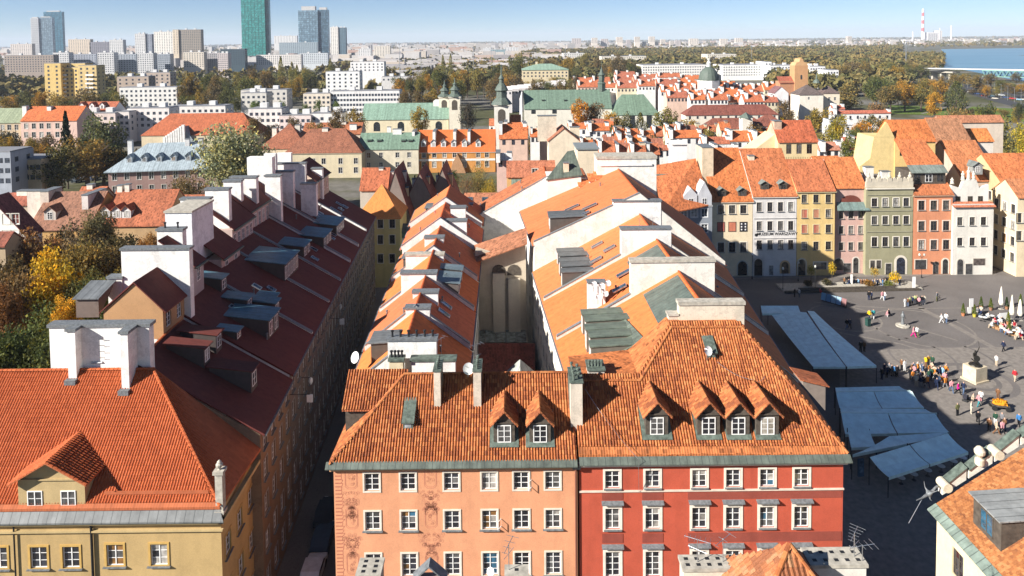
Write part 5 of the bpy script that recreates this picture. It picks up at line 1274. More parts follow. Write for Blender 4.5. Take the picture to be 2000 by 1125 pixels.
for k in range(4):
 mb = MB(); xx = -.5-k*.75; yy = 1.2+k*1.6; zz = ze+2.3+k*1.1; mb.prism([(xx-.6, yy, zz-2.0), (xx+3.0, yy, zz-2.0), (xx+3.2, yy, zz+.2), (xx-.6, yy, zz)], (0, 1.2, 0)); mb.build('dormer', M['seam'], o, (.17, .20, .16))
# back rows rising behind the square
YB_ = YD+14
o = fh('tower_house', 'pale yellow attic house with brick-patched chimney and red roof behind the museum house', 1520, 1597, 276, 236, YD+13, 1.0, roofc=(.42, .11, .05), wallc=(.62, .50, .28), cols=(1541, 1561, 1581), rows=(291,), ww=1.25, wh=2.2, wstyle=dict(nx=2, ny=2, fm='dark_wood'), chim=((1516, 236, 1.7, 2.2, .4, (.52, .36, .26)),))
x0 = o.location.x; mb = MB(); mb.prism([(-6, 2, 0), (-.01, 2, 0), (-.01, 2, UZ(1520, 262, YD+15)), (-2, 2, UZ(1510, 275, YD+15)), (-6, 2, UZ(1480, 300, YD+15))], (0, 6, 0)); mb.build('side_wing', M['plaster'], o, (.62, .50, .30))
mb = MB(); mb.box(-.1, o['w']+.1, -1.0, -.003, UZ(1560, 312, YD+13)-.2, UZ(1560, 312, YD+13)); bal = mb.build('balcony', M['concrete'], o)
for k in range(24):
 mb = MB(); mb.box(k*o['w']/23-.03, k*o['w']/23+.03, -.97, -.91, UZ(1560, 312, YD+13), UZ(1560, 305, YD+13)); mb.build('baluster', M['dark_metal'], bal)
o = fh('tower_house', 'tall buttery yellow house with mottled orange roof above the olive parapet', 1748, 1827, 275, 235, YD+16, 1.0, roofc=(.52, .16, .05), wallc=(.66, .47, .19), cols=(1763, 1783, 1803), rows=(296,), ww=1.3, wh=2.0, wstyle=dict(nx=2, ny=2, fm='dark_wood'))
x0 = o.location.x; d = o['d']; ze = o['ze']; mb = MB(); mb.prism([(-8, .2, 0), (-.01, .2, 0), (-.01, .2, UZ(1748, 268, YD+16)), (-4.8, .2, UZ(1705, 268, YD+16)), (-5.6, .2, UZ(1705, 310, YD+16)), (-8, .2, UZ(1690, 325, YD+16))], (0, d-1, 0)); mb.build('side_wing', M['plaster'], o, (.68, .52, .24))
mb = MB(); mb.poly([(-4.8, .15, UZ(1705, 268, YD+16)), (-.05, .15, UZ(1748, 268, YD+16)), (-1.9, .15, UZ(1732, 238, YD+16))]); mb.build('gable_wall', M['plaster'], o, (.68, .52, .24))
for (nm, lab, a, b, e, r, Y, kw) in (
 ('back_house', 'orange-roofed house with grey metal gully beside the yellow market house', 1598, 1650, 340, 306, YD+9, dict(roofc=(.52, .17, .06))),
 ('back_house', 'brick-sided house with broad tan tiled slope behind the salmon house', 1838, 1905, 290, 232, YD+26, dict(roofc=(.36, .17, .09), wallc=(.36, .20, .13))),
 ('back_house', 'house with bright orange tiled slope and white round-windowed gable', 1874, 1940, 275, 252, YD+32, dict(roofc=(.58, .20, .06), wallc=(.66, .6, .52))),
 ('back_house', 'low orange-roofed house with white stub chimney behind the tan slope', 1815, 1845, 246, 231, YD+40, dict(roofc=(.50, .17, .07), wallc=(.66, .52, .3))),
 ('back_house', 'long tiled house with small roof ledges at the edge of the old town', 1835, 1960, 238, 226, YD+55, dict(roofc=(.40, .17, .09), wallc=(.6, .5, .4)))):
 fh(nm, lab, a, b, e, r, Y, 1.0, **kw)
o = fh('back_house', 'sloping orange-roofed house with olive dormer beside the white statue gable', 1880, 1952, 352, 275, YD+11, .9, roofc=(.46, .17, .07), wallc=(.52, .40, .32), chim=())
o = fh('corner_house', 'ochre corner house across the alley with broad orange roof and grey dormer', 1962, 2060, 366, 300, YD+6, .8, roofc=(.52, .165, .06), wallc=(.50, .40, .22), cols=(1972, 1984), rows=(377, 407, 445, 485), ww=1.3, wh=2.0, wstyle=BR, cornice=(.6, .5, .36), left_ops=lambda d, z: grid_ops(d, [z-3.6-3.4*k for k in range(4)], 5, 1.2, 1.9))
gable_dormer(o, UX(1970, 335, YD)-o.location.x, 3.4, o['ze']+2.6, 0, 2.2, 1.6, .8, .8, (.22, .24, .22), (.28, .28, .26), 1, roofm='seam')
o = fh('corner_house', 'cream house on the far side of the alley cut by the photo edge', 1988, 2080, 385, 350, YD-2, .8, roofc=(.46, .18, .08), wallc=(.66, .54, .36), cols=(1990, 2005), rows=(425, 460), ww=1.2, wh=2.0, wstyle=BR, left_ops=lambda d, z: grid_ops(d, [z-3.6-3.4*k for k in range(4)], 3, 1.2, 1.9))
# ------------------------------------------------------------------ market square
def sheet(name, pts, z, mat, label=None):
 mb = MB(); mb.poly([(p.x, p.y, z) for p in pts]); return tag(mb.build(name, M[mat]), kind='structure')
def flat_ring(name, c, r0, r1, z, mat, a0=0, a1=2*math.pi, n=48, sy=1.0):
 mb = MB()
 for k in range(n):
  t0 = a0+(a1-a0)*k/n; t1 = a0+(a1-a0)*(k+1)/n
  mb.poly([(c.x+r0*math.cos(t0), c.y+sy*r0*math.sin(t0), z), (c.x+r1*math.cos(t0), c.y+sy*r1*math.sin(t0), z), (c.x+r1*math.cos(t1), c.y+sy*r1*math.sin(t1), z), (c.x+r0*math.cos(t1), c.y+sy*r0*math.sin(t1), z)])
 return tag(mb.build(name, M[mat]), kind='structure')
def strip(name, px, wd, z, mat):
 P = [G(*p) for p in px]; mb = MB()
 for a, b in zip(P, P[1:]):
  d = (b-a).normalized(); n = Vector((-d.y, d.x, 0))*wd/2
  mb.poly([(a.x-n.x, a.y-n.y, z), (b.x-n.x, b.y-n.y, z), (b.x+n.x, b.y+n.y, z), (a.x+n.x, a.y+n.y, z)])
 return tag(mb.build(name, M[mat]), kind='structure')
SC_ = G(1905, 742)
sheet('paving', [G(1640, 684), G(2080, 676), G(2080, 1250), G(1640, 1250)], .004, 'paving_pale')
flat_ring('paving_band', SC_, 4.4, 5.3, .010, 'cobble'); flat_ring('paving_band', SC_, 2.5, 3.2, .010, 'cobble'); flat_ring('paving_band', SC_, .2, 2.2, .010, 'paving_pale')
strip('paving_band', ((1795, 600), (1870, 640), (1960, 690)), 1.1, .008, 'paving_pale'); strip('paving_band', ((1590, 590), (1640, 596), (1760, 603), (1990, 600)), .35, .008, 'paving_pale')
for (a, b, r) in ((1755, 695, 8), (1840, 700, 7.5), (1650, 620, 6), (1800, 640, 8)):
 c = G(a, b); flat_ring('paving_band', c, r-.35, r, .012, 'paving_pale' if b < 690 else 'cobble', sy=1.0)
strip('paving_band', ((1640, 650), (1760, 672), (1800, 684)), .4, .009, 'paving_pale'); strip('paving_band', ((1750, 630), (1870, 665)), .4, .009, 'paving_pale')
# pavement along the far houses
sheet('pavement', [G(1395, 546), G(1945, 536), G(1945, 529), G(1395, 538)], .006, 'paving_pale')

# ---- awnings
SKYLIT_CANVAS = (.76, .95, .93)  # pale canvas with the blue-green of sky light put into its colour
def awning(label, q, n, zs, group='square awnings', flap=None, frame=True):
 """canvas roof over four photograph corners (near-left, near-right, far-right, far-left) with heights zs, in n strips"""
 P = [G(p[0], p[1], z) for p, z in zip(q, zs)]
 o = thing('awning', label, 'awning', (P[0].x, P[0].y, 0), 0, group); b = o.location
 for k in range(n):
  a0 = P[0].lerp(P[1], (k+.012)/n); a1 = P[0].lerp(P[1], (k+.988)/n); b1 = P[3].lerp(P[2], (k+.988)/n); b0 = P[3].lerp(P[2], (k+.012)/n)
  rows = 4; vs = []
  for j in range(rows+1):
   t = j/rows; sag = -.20*math.sin(math.pi*t)
   for p, e in ((a0, b0), (a1, b1)): vs.append(tuple(p.lerp(e, t)+Vector((0, 0, sag))-b))
  mb = MB(); mb.shell(vs, [(2*j, 2*j+1, 2*j+3, 2*j+2) for j in range(rows)], .05); cv = mb.build('canvas', M['fabric'], o, SKYLIT_CANVAS)
  mb = MB(); mb.prism([tuple(a0-b+Vector((0, -.03, -.32))), tuple(a1-b+Vector((0, -.03, -.32))), tuple(a1-b+Vector((0, -.03, 0))), tuple(a0-b+Vector((0, -.03, 0)))], (0, .03, 0)); mb.build('valance', M['fabric'], cv, (SKYLIT_CANVAS[0]*.85, SKYLIT_CANVAS[1]*.85, SKYLIT_CANVAS[2]*.8))
 for p in P:
  mb = MB(); mb.tube((p.x-b.x, p.y-b.y, 0), tuple(p-b), .05, n=6); mb.build('post', M['dark_metal'], o)
 return o
awning('long twin-pitched awning, its half beside the houses, beneath the roof ledges', ((1588, 716), (1652, 716), (1575, 610), (1500, 605)), 6, (2.7, 3.3, 3.3, 2.7))
awning('long twin-pitched awning, its half facing the open square', ((1654, 716), (1712, 714), (1590, 608), (1577, 607)), 6, (3.3, 2.6, 2.6, 3.3))
awning('small flat awning at the far end of the long twin-pitched awning', ((1488, 612), (1566, 612), (1560, 597), (1485, 597)), 1, (2.9, 2.9, 3.1, 3.1))
awning('wide two-strip awning farthest from the lowest awning on the square', ((1640, 798), (1806, 796), (1782, 764), (1632, 766)), 2, (2.5, 2.5, 3.1, 3.1))
awning('narrow flap of canvas topping the farther wide awning', ((1632, 765), (1780, 762), (1758, 754), (1630, 757)), 1, (3.15, 3.15, 2.8, 2.8))
awning('wide two-strip awning in the middle of the three near the red house', ((1650, 848), (1855, 844), (1828, 808), (1642, 807)), 2, (2.5, 2.5, 3.1, 3.1))
awning('narrow flap of canvas topping the middle wide awning', ((1640, 806), (1832, 806), (1810, 799), (1640, 797)), 1, (3.15, 3.15, 2.8, 2.8))
awning('lowest big awning with two drooping strips over dark tables', ((1735, 932), (1892, 882), (1852, 846), (1698, 893)), 2, (2.3, 2.3, 3.2, 3.2))
awning('pointed flap of canvas behind the lowest big awning', ((1664, 888), (1772, 866), (1852, 844), (1735, 852)), 1, (2.9, 3.2, 3.2, 2.9))
awning('small square awning beside the red house corner', ((1662, 874), (1712, 872), (1698, 838), (1655, 836)), 1, (2.6, 2.6, 3.0, 3.0))

# ---- statue on its pedestal
def skin_mesh(name, joints, edges, sub=2, root=0):
 me = bpy.data.meshes.new(name); me.from_pydata([j[:3] for j in joints], edges, []); ob = bpy.data.objects.new(name, me); COL.objects.link(ob)
 ob.modifiers.new('s', 'SKIN'); sm = ob.modifiers.new('d', 'SUBSURF'); sm.levels = sub; sm.render_levels = sub
 sv = me.skin_vertices[0].data
 for k, j in enumerate(joints):
  sv[k].radius = (j[3], j[4] if len(j) > 4 else j[3]); sv[k].use_root = (k == root)
 dg = bpy.context.evaluated_depsgraph_get(); out = bpy.data.meshes.new_from_object(ob.evaluated_get(dg)); out.name = name
 bpy.data.objects.remove(ob); return out
o = thing('statue', 'bronze mermaid statue raising a sword on a pale stone block', 'statue', SC_+Vector((-.1, 0, 0)), R(20))
mb = MB(); mb.box(-1.15, 1.15, -1.0, 1.0, 0, 2.2); mb.build('pedestal', M['whitewash'], o, (.62, .52, .36))
mb = MB(); mb.box(-1.35, 1.35, -1.2, 1.2, .011, .25); mb.build('plinth', M['whitewash'], o, (.55, .46, .32))
S = 1.25; J = [(0, 0, .75, .17), (0, .02, 1.05, .15), (0, .03, 1.32, .19), (0, .02, 1.5, .10), (0, -.02, 1.62, .075), (0, -.03, 1.78, .115), (.25, .02, 1.42, .075), (.5, .02, 1.68, .06), (.62, -.02, 2.0, .05), (-.26, .02, 1.38, .075), (-.45, -.12, 1.15, .06), (-.42, -.35, 1.1, .05), (.05, -.1, .45, .2), (.25, -.25, .22, .17), (.55, -.05, .12, .13), (.7, .25, .14, .1), (.45, .5, .25, .07), (.2, .6, .5, .10, .03)]
E = [(0, 1), (1, 2), (2, 3), (3, 4), (4, 5), (2, 6), (6, 7), (7, 8), (2, 9), (9, 10), (10, 11), (0, 12), (12, 13), (13, 14), (14, 15), (15, 16), (16, 17)]
me = skin_mesh('mermaid', [(a*S, b*S, c*S, *[q*S for q in r]) for a, b, c, *r in J], E); me.materials.append(M['bronze']); obj('mermaid', me, o, None, (0, 0, 2.2))
mb = MB(); mb.tube((.62*S, -.05, 2.2+1.9*S), (.35*S, -.1, 2.2+2.9*S), .03, .012, 5); mb.build('sword', M['bronze'], o)
mb = MB(); mb.tube((-.52, -.62, 2.2+1.35), (-.56, -.70, 2.2+1.37), .42, n=14); mb.build('shield', M['bronze'], o)
mb = MB(); mb.lathe([(.9, 0), (.8, .15), (.55, .3), (.2, .35)], (.1, 0, 2.195), 12); mb.build('wave_base', M['bronze'], o)
p = G(1763, 637); o = thing('water_pump', 'old grey cast-iron water pump on a round stone base', 'water pump', p)
mb = MB(); mb.lathe([(1.1, .011), (1.1, .2), (.6, .25), (.5, .4)], (0, 0, 0), 16); mb.build('base', M['concrete'], o)
mb = MB(); mb.lathe([(.3, .4), (.22, .8), (.2, 1.6), (.3, 1.7), (.28, 2.0), (.12, 2.3), (.16, 2.45), (.02, 2.6)], (0, 0, 0), 12); mb.build('column', M['lead'], o)
mb = MB(); mb.tube((.2, 0, 1.8), (.75, .1, 1.1), .04); mb.build('lever', M['lead'], o)

# ---- people
def person_meshes(kind):
 if kind == 'stand': hipz, L, Rr, aL, aR, lean = .92, ((.10, 0, .50), (.11, .02, .07), (.12, -.12, .05)), ((-.10, 0, .50), (-.11, .02, .07), (-.12, -.12, .05)), ((.24, .03, 1.12), (.22, -.10, .92)), ((-.24, .03, 1.12), (-.20, -.16, .98)), 0
 elif kind == 'walk': hipz, L, Rr, aL, aR, lean = .91, ((.10, -.20, .50), (.10, -.30, .08), (.10, -.44, .07)), ((-.10, .08, .49), (-.10, .36, .12), (-.10, .26, .05)), ((.24, .12, 1.13), (.23, .14, .90)), ((-.24, -.06, 1.13), (-.22, -.26, .96)), -.04
 elif kind == 'sit': hipz, L, Rr, aL, aR, lean = .50, ((.11, -.42, .50), (.11, -.44, .08), (.11, -.57, .05)), ((-.11, -.42, .50), (-.11, -.42, .08), (-.11, -.56, .05)), ((.24, -.06, .74), (.16, -.30, .66)), ((-.24, -.06, .74), (-.16, -.30, .66)), 0
 else: hipz, L, Rr, aL, aR, lean = .36, ((.12, -.34, .46), (.12, -.16, .08), (.12, -.30, .05)), ((-.12, -.30, .46), (-.12, -.14, .08), (-.12, -.28, .05)), ((.24, -.22, .62), (.14, -.42, .44)), ((-.24, -.22, .62), (-.14, -.42, .44)), -.16
 dz = hipz-.92
 J = [(0, 0, hipz, .15, .11), (0, lean*.5, 1.15+dz, .14, .10), (0, lean, 1.38+dz, .17, .11), (0, lean, 1.50+dz, .06), (0, lean*1.1-.01, 1.58+dz, .07), (0, lean*1.2-.02, 1.67+dz, .098, .09),
         (.19, lean, 1.40+dz, .065), (*aL[0][:2], aL[0][2]+(0 if kind in ('stand', 'walk') else 0), .05), (*aL[1], .038), (-.19, lean, 1.40+dz, .065), (*aR[0], .05), (*aR[1], .038),
         (.09, 0, hipz-.06, .10), (*L[0], .075), (*L[1], .05), (*L[2], .045), (-.09, 0, hipz-.06, .10), (*Rr[0], .075), (*Rr[1], .05), (*Rr[2], .045)]
 E = [(0, 1), (1, 2), (2, 3), (3, 4), (4, 5), (2, 6), (6, 7), (7, 8), (2, 9), (9, 10), (10, 11), (0, 12), (12, 13), (13, 14), (14, 15), (0, 16), (16, 17), (17, 18), (18, 19)]
 me = skin_mesh('body', J, E, 1); me.materials.clear(); me.materials.append(M['skin'])
 co = np.array([v.co[:] for v in me.vertices]); no = np.array([v.normal[:] for v in me.vertices])
 def part(name, sel, off, mat):
  keep = [p for p in me.polygons if all(sel(co[i]) for i in p.vertices)]
  ids = sorted({i for p in keep for i in p.vertices}); mp = {i: k for k, i in enumerate(ids)}
  m2 = bpy.data.meshes.new(name); m2.from_pydata([tuple(co[i]+no[i]*off) for i in ids], [], [tuple(mp[i] for i in p.vertices) for p in keep]); m2.materials.append(M[mat]); m2.update(); return m2
 zc = 1.52+dz; hand = min(aL[1][2], aR[1][2])
 torso = lambda c: c[2] < zc and (c[2] > hipz-.10 or (abs(c[0]) > .15 and c[2] > hipz-.2)) and (kind in ('stand', 'walk') or c[1] > -.24 or c[2] > .6)
 legs = lambda c: c[2] < hipz+.10 and abs(c[0]) < .23
 hair = lambda c: c[2] > 1.66+dz or (c[2] > 1.55+dz and c[1] > lean*1.2+.0)
 return me, part('jacket', torso, .03, 'fabric'), part('trousers', legs, .016, 'fabric'), part('hair', hair, .015, 'paint')
PM = {k: person_meshes(k) for k in ('stand', 'walk', 'sit', 'crouch')}
CN = {'black': (.015, .015, .018), 'navy': (.02, .03, .07), 'white': (.72, .71, .69), 'grey': (.2, .2, .21), 'yellow': (.72, .46, .02), 'mustard': (.55, .30, .03), 'pink': (.65, .30, .32), 'magenta': (.70, .02, .24), 'red': (.45, .03, .04), 'blue': (.05, .17, .38), 'light blue': (.25, .42, .58), 'teal': (.04, .25, .27), 'brown': (.20, .10, .05), 'beige': (.55, .44, .32), 'olive': (.14, .14, .06), 'dark green': (.03, .08, .05), 'orange': (.62, .22, .04), 'denim': (.10, .15, .25), 'cream': (.66, .60, .48), 'lime': (.50, .55, .25)}
HAIR = [(.02, .015, .01), (.06, .035, .02), (.14, .08, .03), (.35, .25, .12), (.3, .29, .28)]
used_labels = set()
def person(px, py, jac, tro, pose='stand', where='', rz=None, h=1.0, zz=.006, head=None):
 verb = {'stand': 'standing', 'walk': 'walking', 'sit': 'seated', 'crouch': 'crouching'}[pose]
 base = f'person in {jac} jacket and {tro} trousers {verb} {where}'.strip()
 lab = base; k = 0
 ex = ['with dark hair', 'with fair hair', 'with grey hair', 'facing away', 'turned sideways', 'beside another', 'at the back', 'in front', 'hidden']
 while lab in used_labels and k < len(ex): lab = base.replace('jacket and', 'top,').replace(' trousers', ' legs').replace(f' {verb}', f' {ex[k]} {verb}') ; k += 1
 lab = ' '.join(lab.split()[:16]); used_labels.add(lab)
 p = G(px, py, zz); rz = RNG.uniform(0, 6.28) if rz is None else rz
 me, j, t, hr = PM[pose]; s = h*RNG.uniform(.98, 1.06)
 o = thing('person', lab, 'person', (p.x, p.y, zz), rz, 'people on the square'); o.scale = (s, s, s)
 obj('body', me, o); obj('jacket', j, o, [c*.8 for c in CN[jac]]); obj('trousers', t, o, [c*.8 for c in CN[tro]]); obj('hair', hr, o, head or RNG.choice(HAIR))
 return o
W1, W2, W3, W4, W5 = 'near the parasol café', 'in the crowd by the statue', 'by the planter terrace', 'on the open cobbles', 'below the white corner house'
for a in ((1698, 624, 'yellow', 'navy', 'walk', W4), (1706, 622, 'teal', 'white', 'walk', W4), (1731, 618, 'pink', 'white', 'crouch', W4), (1738, 616, 'black', 'grey', 'crouch', W4), (1654, 642, 'black', 'denim', 'walk', 'in the shade beside the long awning'), (1660, 641, 'navy', 'black', 'walk', 'in the shade beside the long awning'), (1681, 687, 'black', 'black', 'stand', 'at the edge of the long awning'), (1688, 687, 'brown', 'black', 'stand', 'at the edge of the long awning'),
          (1839, 631, 'white', 'white', 'walk', W4), (1848, 631, 'white', 'denim', 'walk', W4), (1784, 658, 'pink', 'magenta', 'walk', W4), (1791, 658, 'white', 'olive', 'walk', W4), (1960, 686, 'navy', 'black', 'walk', W4), (1946, 715, 'white', 'beige', 'stand', 'behind the statue'), (1982, 744, 'red', 'beige', 'walk', 'beyond the statue'),
          (1761, 723, 'brown', 'black', 'stand', 'at the shadow edge by the crowd'), (1767, 725, 'white', 'white', 'stand', 'at the shadow edge by the crowd'), (1808, 718, 'yellow', 'brown', 'stand', 'behind the crowd'), (1813, 716, 'mustard', 'beige', 'stand', 'behind the crowd'), (1821, 717, 'dark green', 'black', 'stand', 'behind the crowd'),
          (1858, 766, 'pink', 'denim', 'walk', 'at the head of the crowd'), (1871, 770, 'magenta', 'black', 'walk', 'at the head of the crowd'), (1882, 769, 'navy', 'denim', 'walk', 'at the head of the crowd'), (1898, 783, 'beige', 'black', 'crouch', 'over a pram'), (1912, 794, 'pink', 'teal', 'walk', 'below the statue'), (1916, 787, 'white', 'grey', 'walk', 'below the statue'),
          (1949, 781, 'brown', 'brown', 'stand', 'behind the orange cart'), (1870, 812, 'olive', 'black', 'stand', 'at the shade edge'), (1897, 808, 'cream', 'cream', 'stand', 'below the statue'), (1910, 827, 'black', 'black', 'walk', 'below the orange cart'), (1932, 842, 'brown', 'black', 'stand', 'in the lowest group'), (1944, 830, 'dark green', 'white', 'stand', 'in the lowest group'), (1957, 831, 'grey', 'black', 'stand', 'in the lowest group'), (1946, 848, 'beige', 'brown', 'walk', 'in the lowest group'), (1958, 849, 'pink', 'black', 'walk', 'in the lowest group'), (1962, 842, 'brown', 'navy', 'stand', 'in the lowest group'), (1990, 832, 'blue', 'black', 'walk', 'by the orange cart'),
          (1552, 580, 'black', 'black', 'stand', W3), (1561, 581, 'white', 'grey', 'stand', W3), (1602, 575, 'red', 'black', 'sit', W3), (1649, 558, 'brown', 'black', 'stand', W3), (1757, 561, 'black', 'navy', 'stand', W3), (1723, 586, 'pink', 'white', 'walk', W3), (1728, 586, 'white', 'denim', 'walk', W3), (1697, 586, 'black', 'navy', 'stand', W3), (1702, 586, 'navy', 'black', 'stand', W3), (1830, 588, 'grey', 'olive', 'stand', 'holding a bicycle')):
 person(*a)
rg = random.Random(11); cj = ['black', 'navy', 'black', 'grey', 'brown', 'white', 'denim', 'orange', 'beige', 'dark green', 'blue', 'pink', 'olive', 'cream', 'light blue']
for k in range(38):
 t = rg.random(); px = 1778+t*72+rg.uniform(-3, 3); py = 727+rg.uniform(0, 30)+t*4; person(px, py, rg.choice(cj[:10] if k % 3 else cj), rg.choice(['black', 'denim', 'grey', 'navy', 'beige', 'white']), rg.choice(['stand', 'stand', 'walk']), W2)
for k in range(9): person(1768+k*4.6+rg.uniform(-1, 1), 596+rg.uniform(-3, 4), ['white', 'brown', 'lime', 'navy', 'lime', 'beige', 'pink', 'black', 'cream'][k], rg.choice(['denim', 'black', 'navy', 'white']), 'stand', 'in the tour group on the square')
for k in range(11): person(1658+k*3.6, 557+rg.uniform(-1, 1), rg.choice(['black', 'navy', 'light blue', 'brown', 'grey', 'white']), rg.choice(['black', 'navy', 'denim']), 'sit', 'on the terrace bench')
for k in range(6): person(1704+k*5, 561+rg.uniform(-1.5, 1), rg.choice(['blue', 'black', 'beige', 'navy']), rg.choice(['denim', 'black']), 'stand', 'beside the terrace shrubs')
for k in range(7): person(1722+k*5, 725+rg.uniform(0, 24), rg.choice(['navy', 'black', 'grey', 'blue']), rg.choice(['black', 'navy']), 'stand', 'in shade under the big awning')
cafe = []
for k in range(20):
 px = 1908+rg.uniform(0, 92); py = 612+ (px-1908)*.45 + rg.uniform(-8, 16); jc = rg.choice(['grey', 'white', 'black', 'pink', 'beige', 'red', 'navy', 'cream']); tc = rg.choice(['black', 'denim', 'beige']); cafe.append((px, py, jc, tc)); person(px, py, jc, tc, 'sit', W1)
# ---- café furniture
def table_proto():
 o = thing('cafe_table', 'x', 'table', (0, 0, 0), 0, 'café tables under the parasols')
 mb = MB(); mb.lathe([(.42, .72), (.42, .76)], (0, 0, 0), 12); mb.build('table_top', M['fabric'], o, (.75, .74, .70)); mb = MB(); mb.tube((0, 0, .03), (0, 0, .72), .035); mb.build('leg', M['dark_metal'], o); mb = MB(); mb.lathe([(.25, .01), (.22, .04)], (0, 0, 0), 10); mb.build('base', M['dark_metal'], o); return o
tp = table_proto()
ADJ = ['nearest the potted cypresses', 'between the two closed parasols', 'at the front of the café', 'beside a red-coated guest', 'at the back of the café', 'next to the white menu board', 'under the nearer parasol', 'at the café edge by the flower boxes', 'in the middle of the café', 'closest to the photo edge', 'under the farther parasol', 'behind the flower boxes']
for k in range(12):
 px = 1916+k*7; py = 616+k*3.8+rg.uniform(-8, 12); p = G(px, py); c = tp if k == 0 else copy_tree(tp); c.location = (p.x, p.y, .006); c['label'] = 'small round white café table ' + ADJ[k]
def chair_proto():
 o = thing('cafe_chair', 'x', 'chair', (0, 0, 0), 0, 'café chairs under the parasols'); mb = MB(); mb.box(-.22, .22, -.22, .22, .42, .47); mb.build('seat', M['fabric'], o, (.62, .58, .52)); mb = MB(); mb.box(-.22, .22, .19, .23, .47, .9); mb.build('backrest', M['fabric'], o, (.62, .58, .52))
 for sx in (-.19, .19):
  for sy in (-.19, .19): mb = MB(); mb.tube((sx, sy, 0), (sx, sy, .42), .02, n=5); mb.build('leg', M['dark_metal'], o)
 return o
cp = chair_proto(); k = 0
seen = {}
for px, py, jc, tc in cafe:
 p = G(px, py); c = cp if k == 0 else copy_tree(cp); c.location = (p.x, p.y, .006); c.rotation_euler = (0, 0, rg.uniform(0, 6)); q = seen.get((jc, tc), 0); seen[(jc, tc)] = q+1; c['label'] = f'{["", "second ", "third ", "fourth "][q]}beige café chair under a guest in {jc} jacket, {tc} trousers'; k += 1
for k, (px, py, hh) in enumerate(((1955, 604, 4.2), (1976, 624, 4.4), (1992, 626, 3.8))):
 p = G(px, py); o = thing('parasol', ['closed cream parasol farthest from the statue', 'closed cream parasol between the other two parasols', 'closed cream parasol at the photo edge'][k], 'parasol', p, 0, 'closed café parasols')
 mb = MB(); mb.tube((0, 0, .05), (0, 0, hh-.1), .04); mb.build('pole', M['steel'], o); mb = MB(); mb.lathe([(.30, .9), (.42, 1.3), (.34, 2.2), (.22, 3.2), (.06, hh)], (0, 0, 0), 9); mb.build('canopy', M['fabric'], o, (.70, .64, .52)); mb = MB(); mb.box(-.35, .35, -.35, .35, .006, .1); mb.build('base', M['concrete'], o)
# potted cypresses made of little leaf faces
def leaf_mesh(name, pts, size, seed=0, mat='leaf', jitter=.5, up=0.0, n=None):
 """leaf-sized faces scattered at points pts (n,3) with sizes"""
 rg_ = np.random.default_rng(seed); k = len(pts)
 a = rg_.normal(size=(k, 3)); a[:, 2] += up; a /= np.linalg.norm(a, axis=1)[:, None]
 b = np.cross(a, rg_.normal(size=(k, 3))); b /= np.linalg.norm(b, axis=1)[:, None]; c = np.cross(a, b)
 s = (size*(1+jitter*rg_.uniform(-1, 1, k)))[:, None]
 V = np.stack([pts-b*s*.5, pts-c*s*.32, pts+b*s*.5, pts+c*s*.32], 1).reshape(-1, 3)
 me = bpy.data.meshes.new(name); me.vertices.add(4*k); me.vertices.foreach_set('co', V.astype(np.float32).ravel())
 me.loops.add(4*k); me.loops.foreach_set('vertex_index', np.arange(4*k, dtype=np.int32)); me.polygons.add(k); me.polygons.foreach_set('loop_start', np.arange(0, 4*k, 4, dtype=np.int32)); me.polygons.foreach_set('loop_total', np.full(k, 4, dtype=np.int32))
 uv = me.uv_layers.new(name='UVMap'); q = np.repeat(np.stack([np.arange(k) % 97+.5, np.arange(k)//97+.5], 1), 4, 0); uv.data.foreach_set('uv', q.astype(np.float32).ravel())
 me.materials.append(M[mat]); me.update(calc_edges=True); return me
def cone_pts(n, r, z0, z1, seed, p=1.0):
 g = np.random.default_rng(seed); t = g.random(n)**.8; rr = r*(1-t*p)*np.sqrt(g.uniform(.35, 1, n)); a = g.uniform(0, 6.283, n); return np.stack([rr*np.cos(a), rr*np.sin(a), z0+(z1-z0)*t], 1)
def blob_pts(n, rx, ry, rz_, zc, seed, shell=.55):
 g = np.random.default_rng(seed); d = g.normal(size=(n, 3)); d /= np.linalg.norm(d, axis=1)[:, None]; r = (shell+(1-shell)*g.random(n)); return d*r[:, None]*np.array([rx, ry, rz_])+np.array([0, 0, zc])
cym = leaf_mesh('foliage', cone_pts(500, .42, .45, 2.3, 3, .9), .16, 4)
potm = None
for k, (px, py, col, pc) in enumerate(((1881, 617, (.10, .14, .03), (.45, .18, .08)), (1903, 619, (.10, .14, .03), (.5, .42, .05)), (1935, 606, (.09, .13, .03), (.3, .15, .08)), (1916, 603, (.08, .12, .03), (.3, .15, .08)), (1966, 604, (.03, .06, .02), (.3, .15, .08)), (1993, 598, (.10, .15, .04), (.3, .15, .08)), (1969, 634, (.12, .15, .03), (.45, .2, .1)), (1971, 652, (.12, .15, .03), (.45, .2, .1)))):
 p = G(px, py); o = thing('potted_cypress', 'small conical cypress in a pot ' + ['orange, outermost of the café edge', 'yellow, right beside the menu boards', 'behind the café guests on the far side', 'next to the menu board at the back', 'dark green between the closed parasols', 'at the back beside the photo edge', 'below the middle parasol', 'lowest of the café edge'][k], 'plant', p, 0, 'café planters')
 obj('foliage', cym, o, col); mb = MB(); mb.lathe([(.22, .006), (.3, .5), (.26, .5)], (0, 0, 0), 10); mb.build('pot', M['paint'], o, pc)
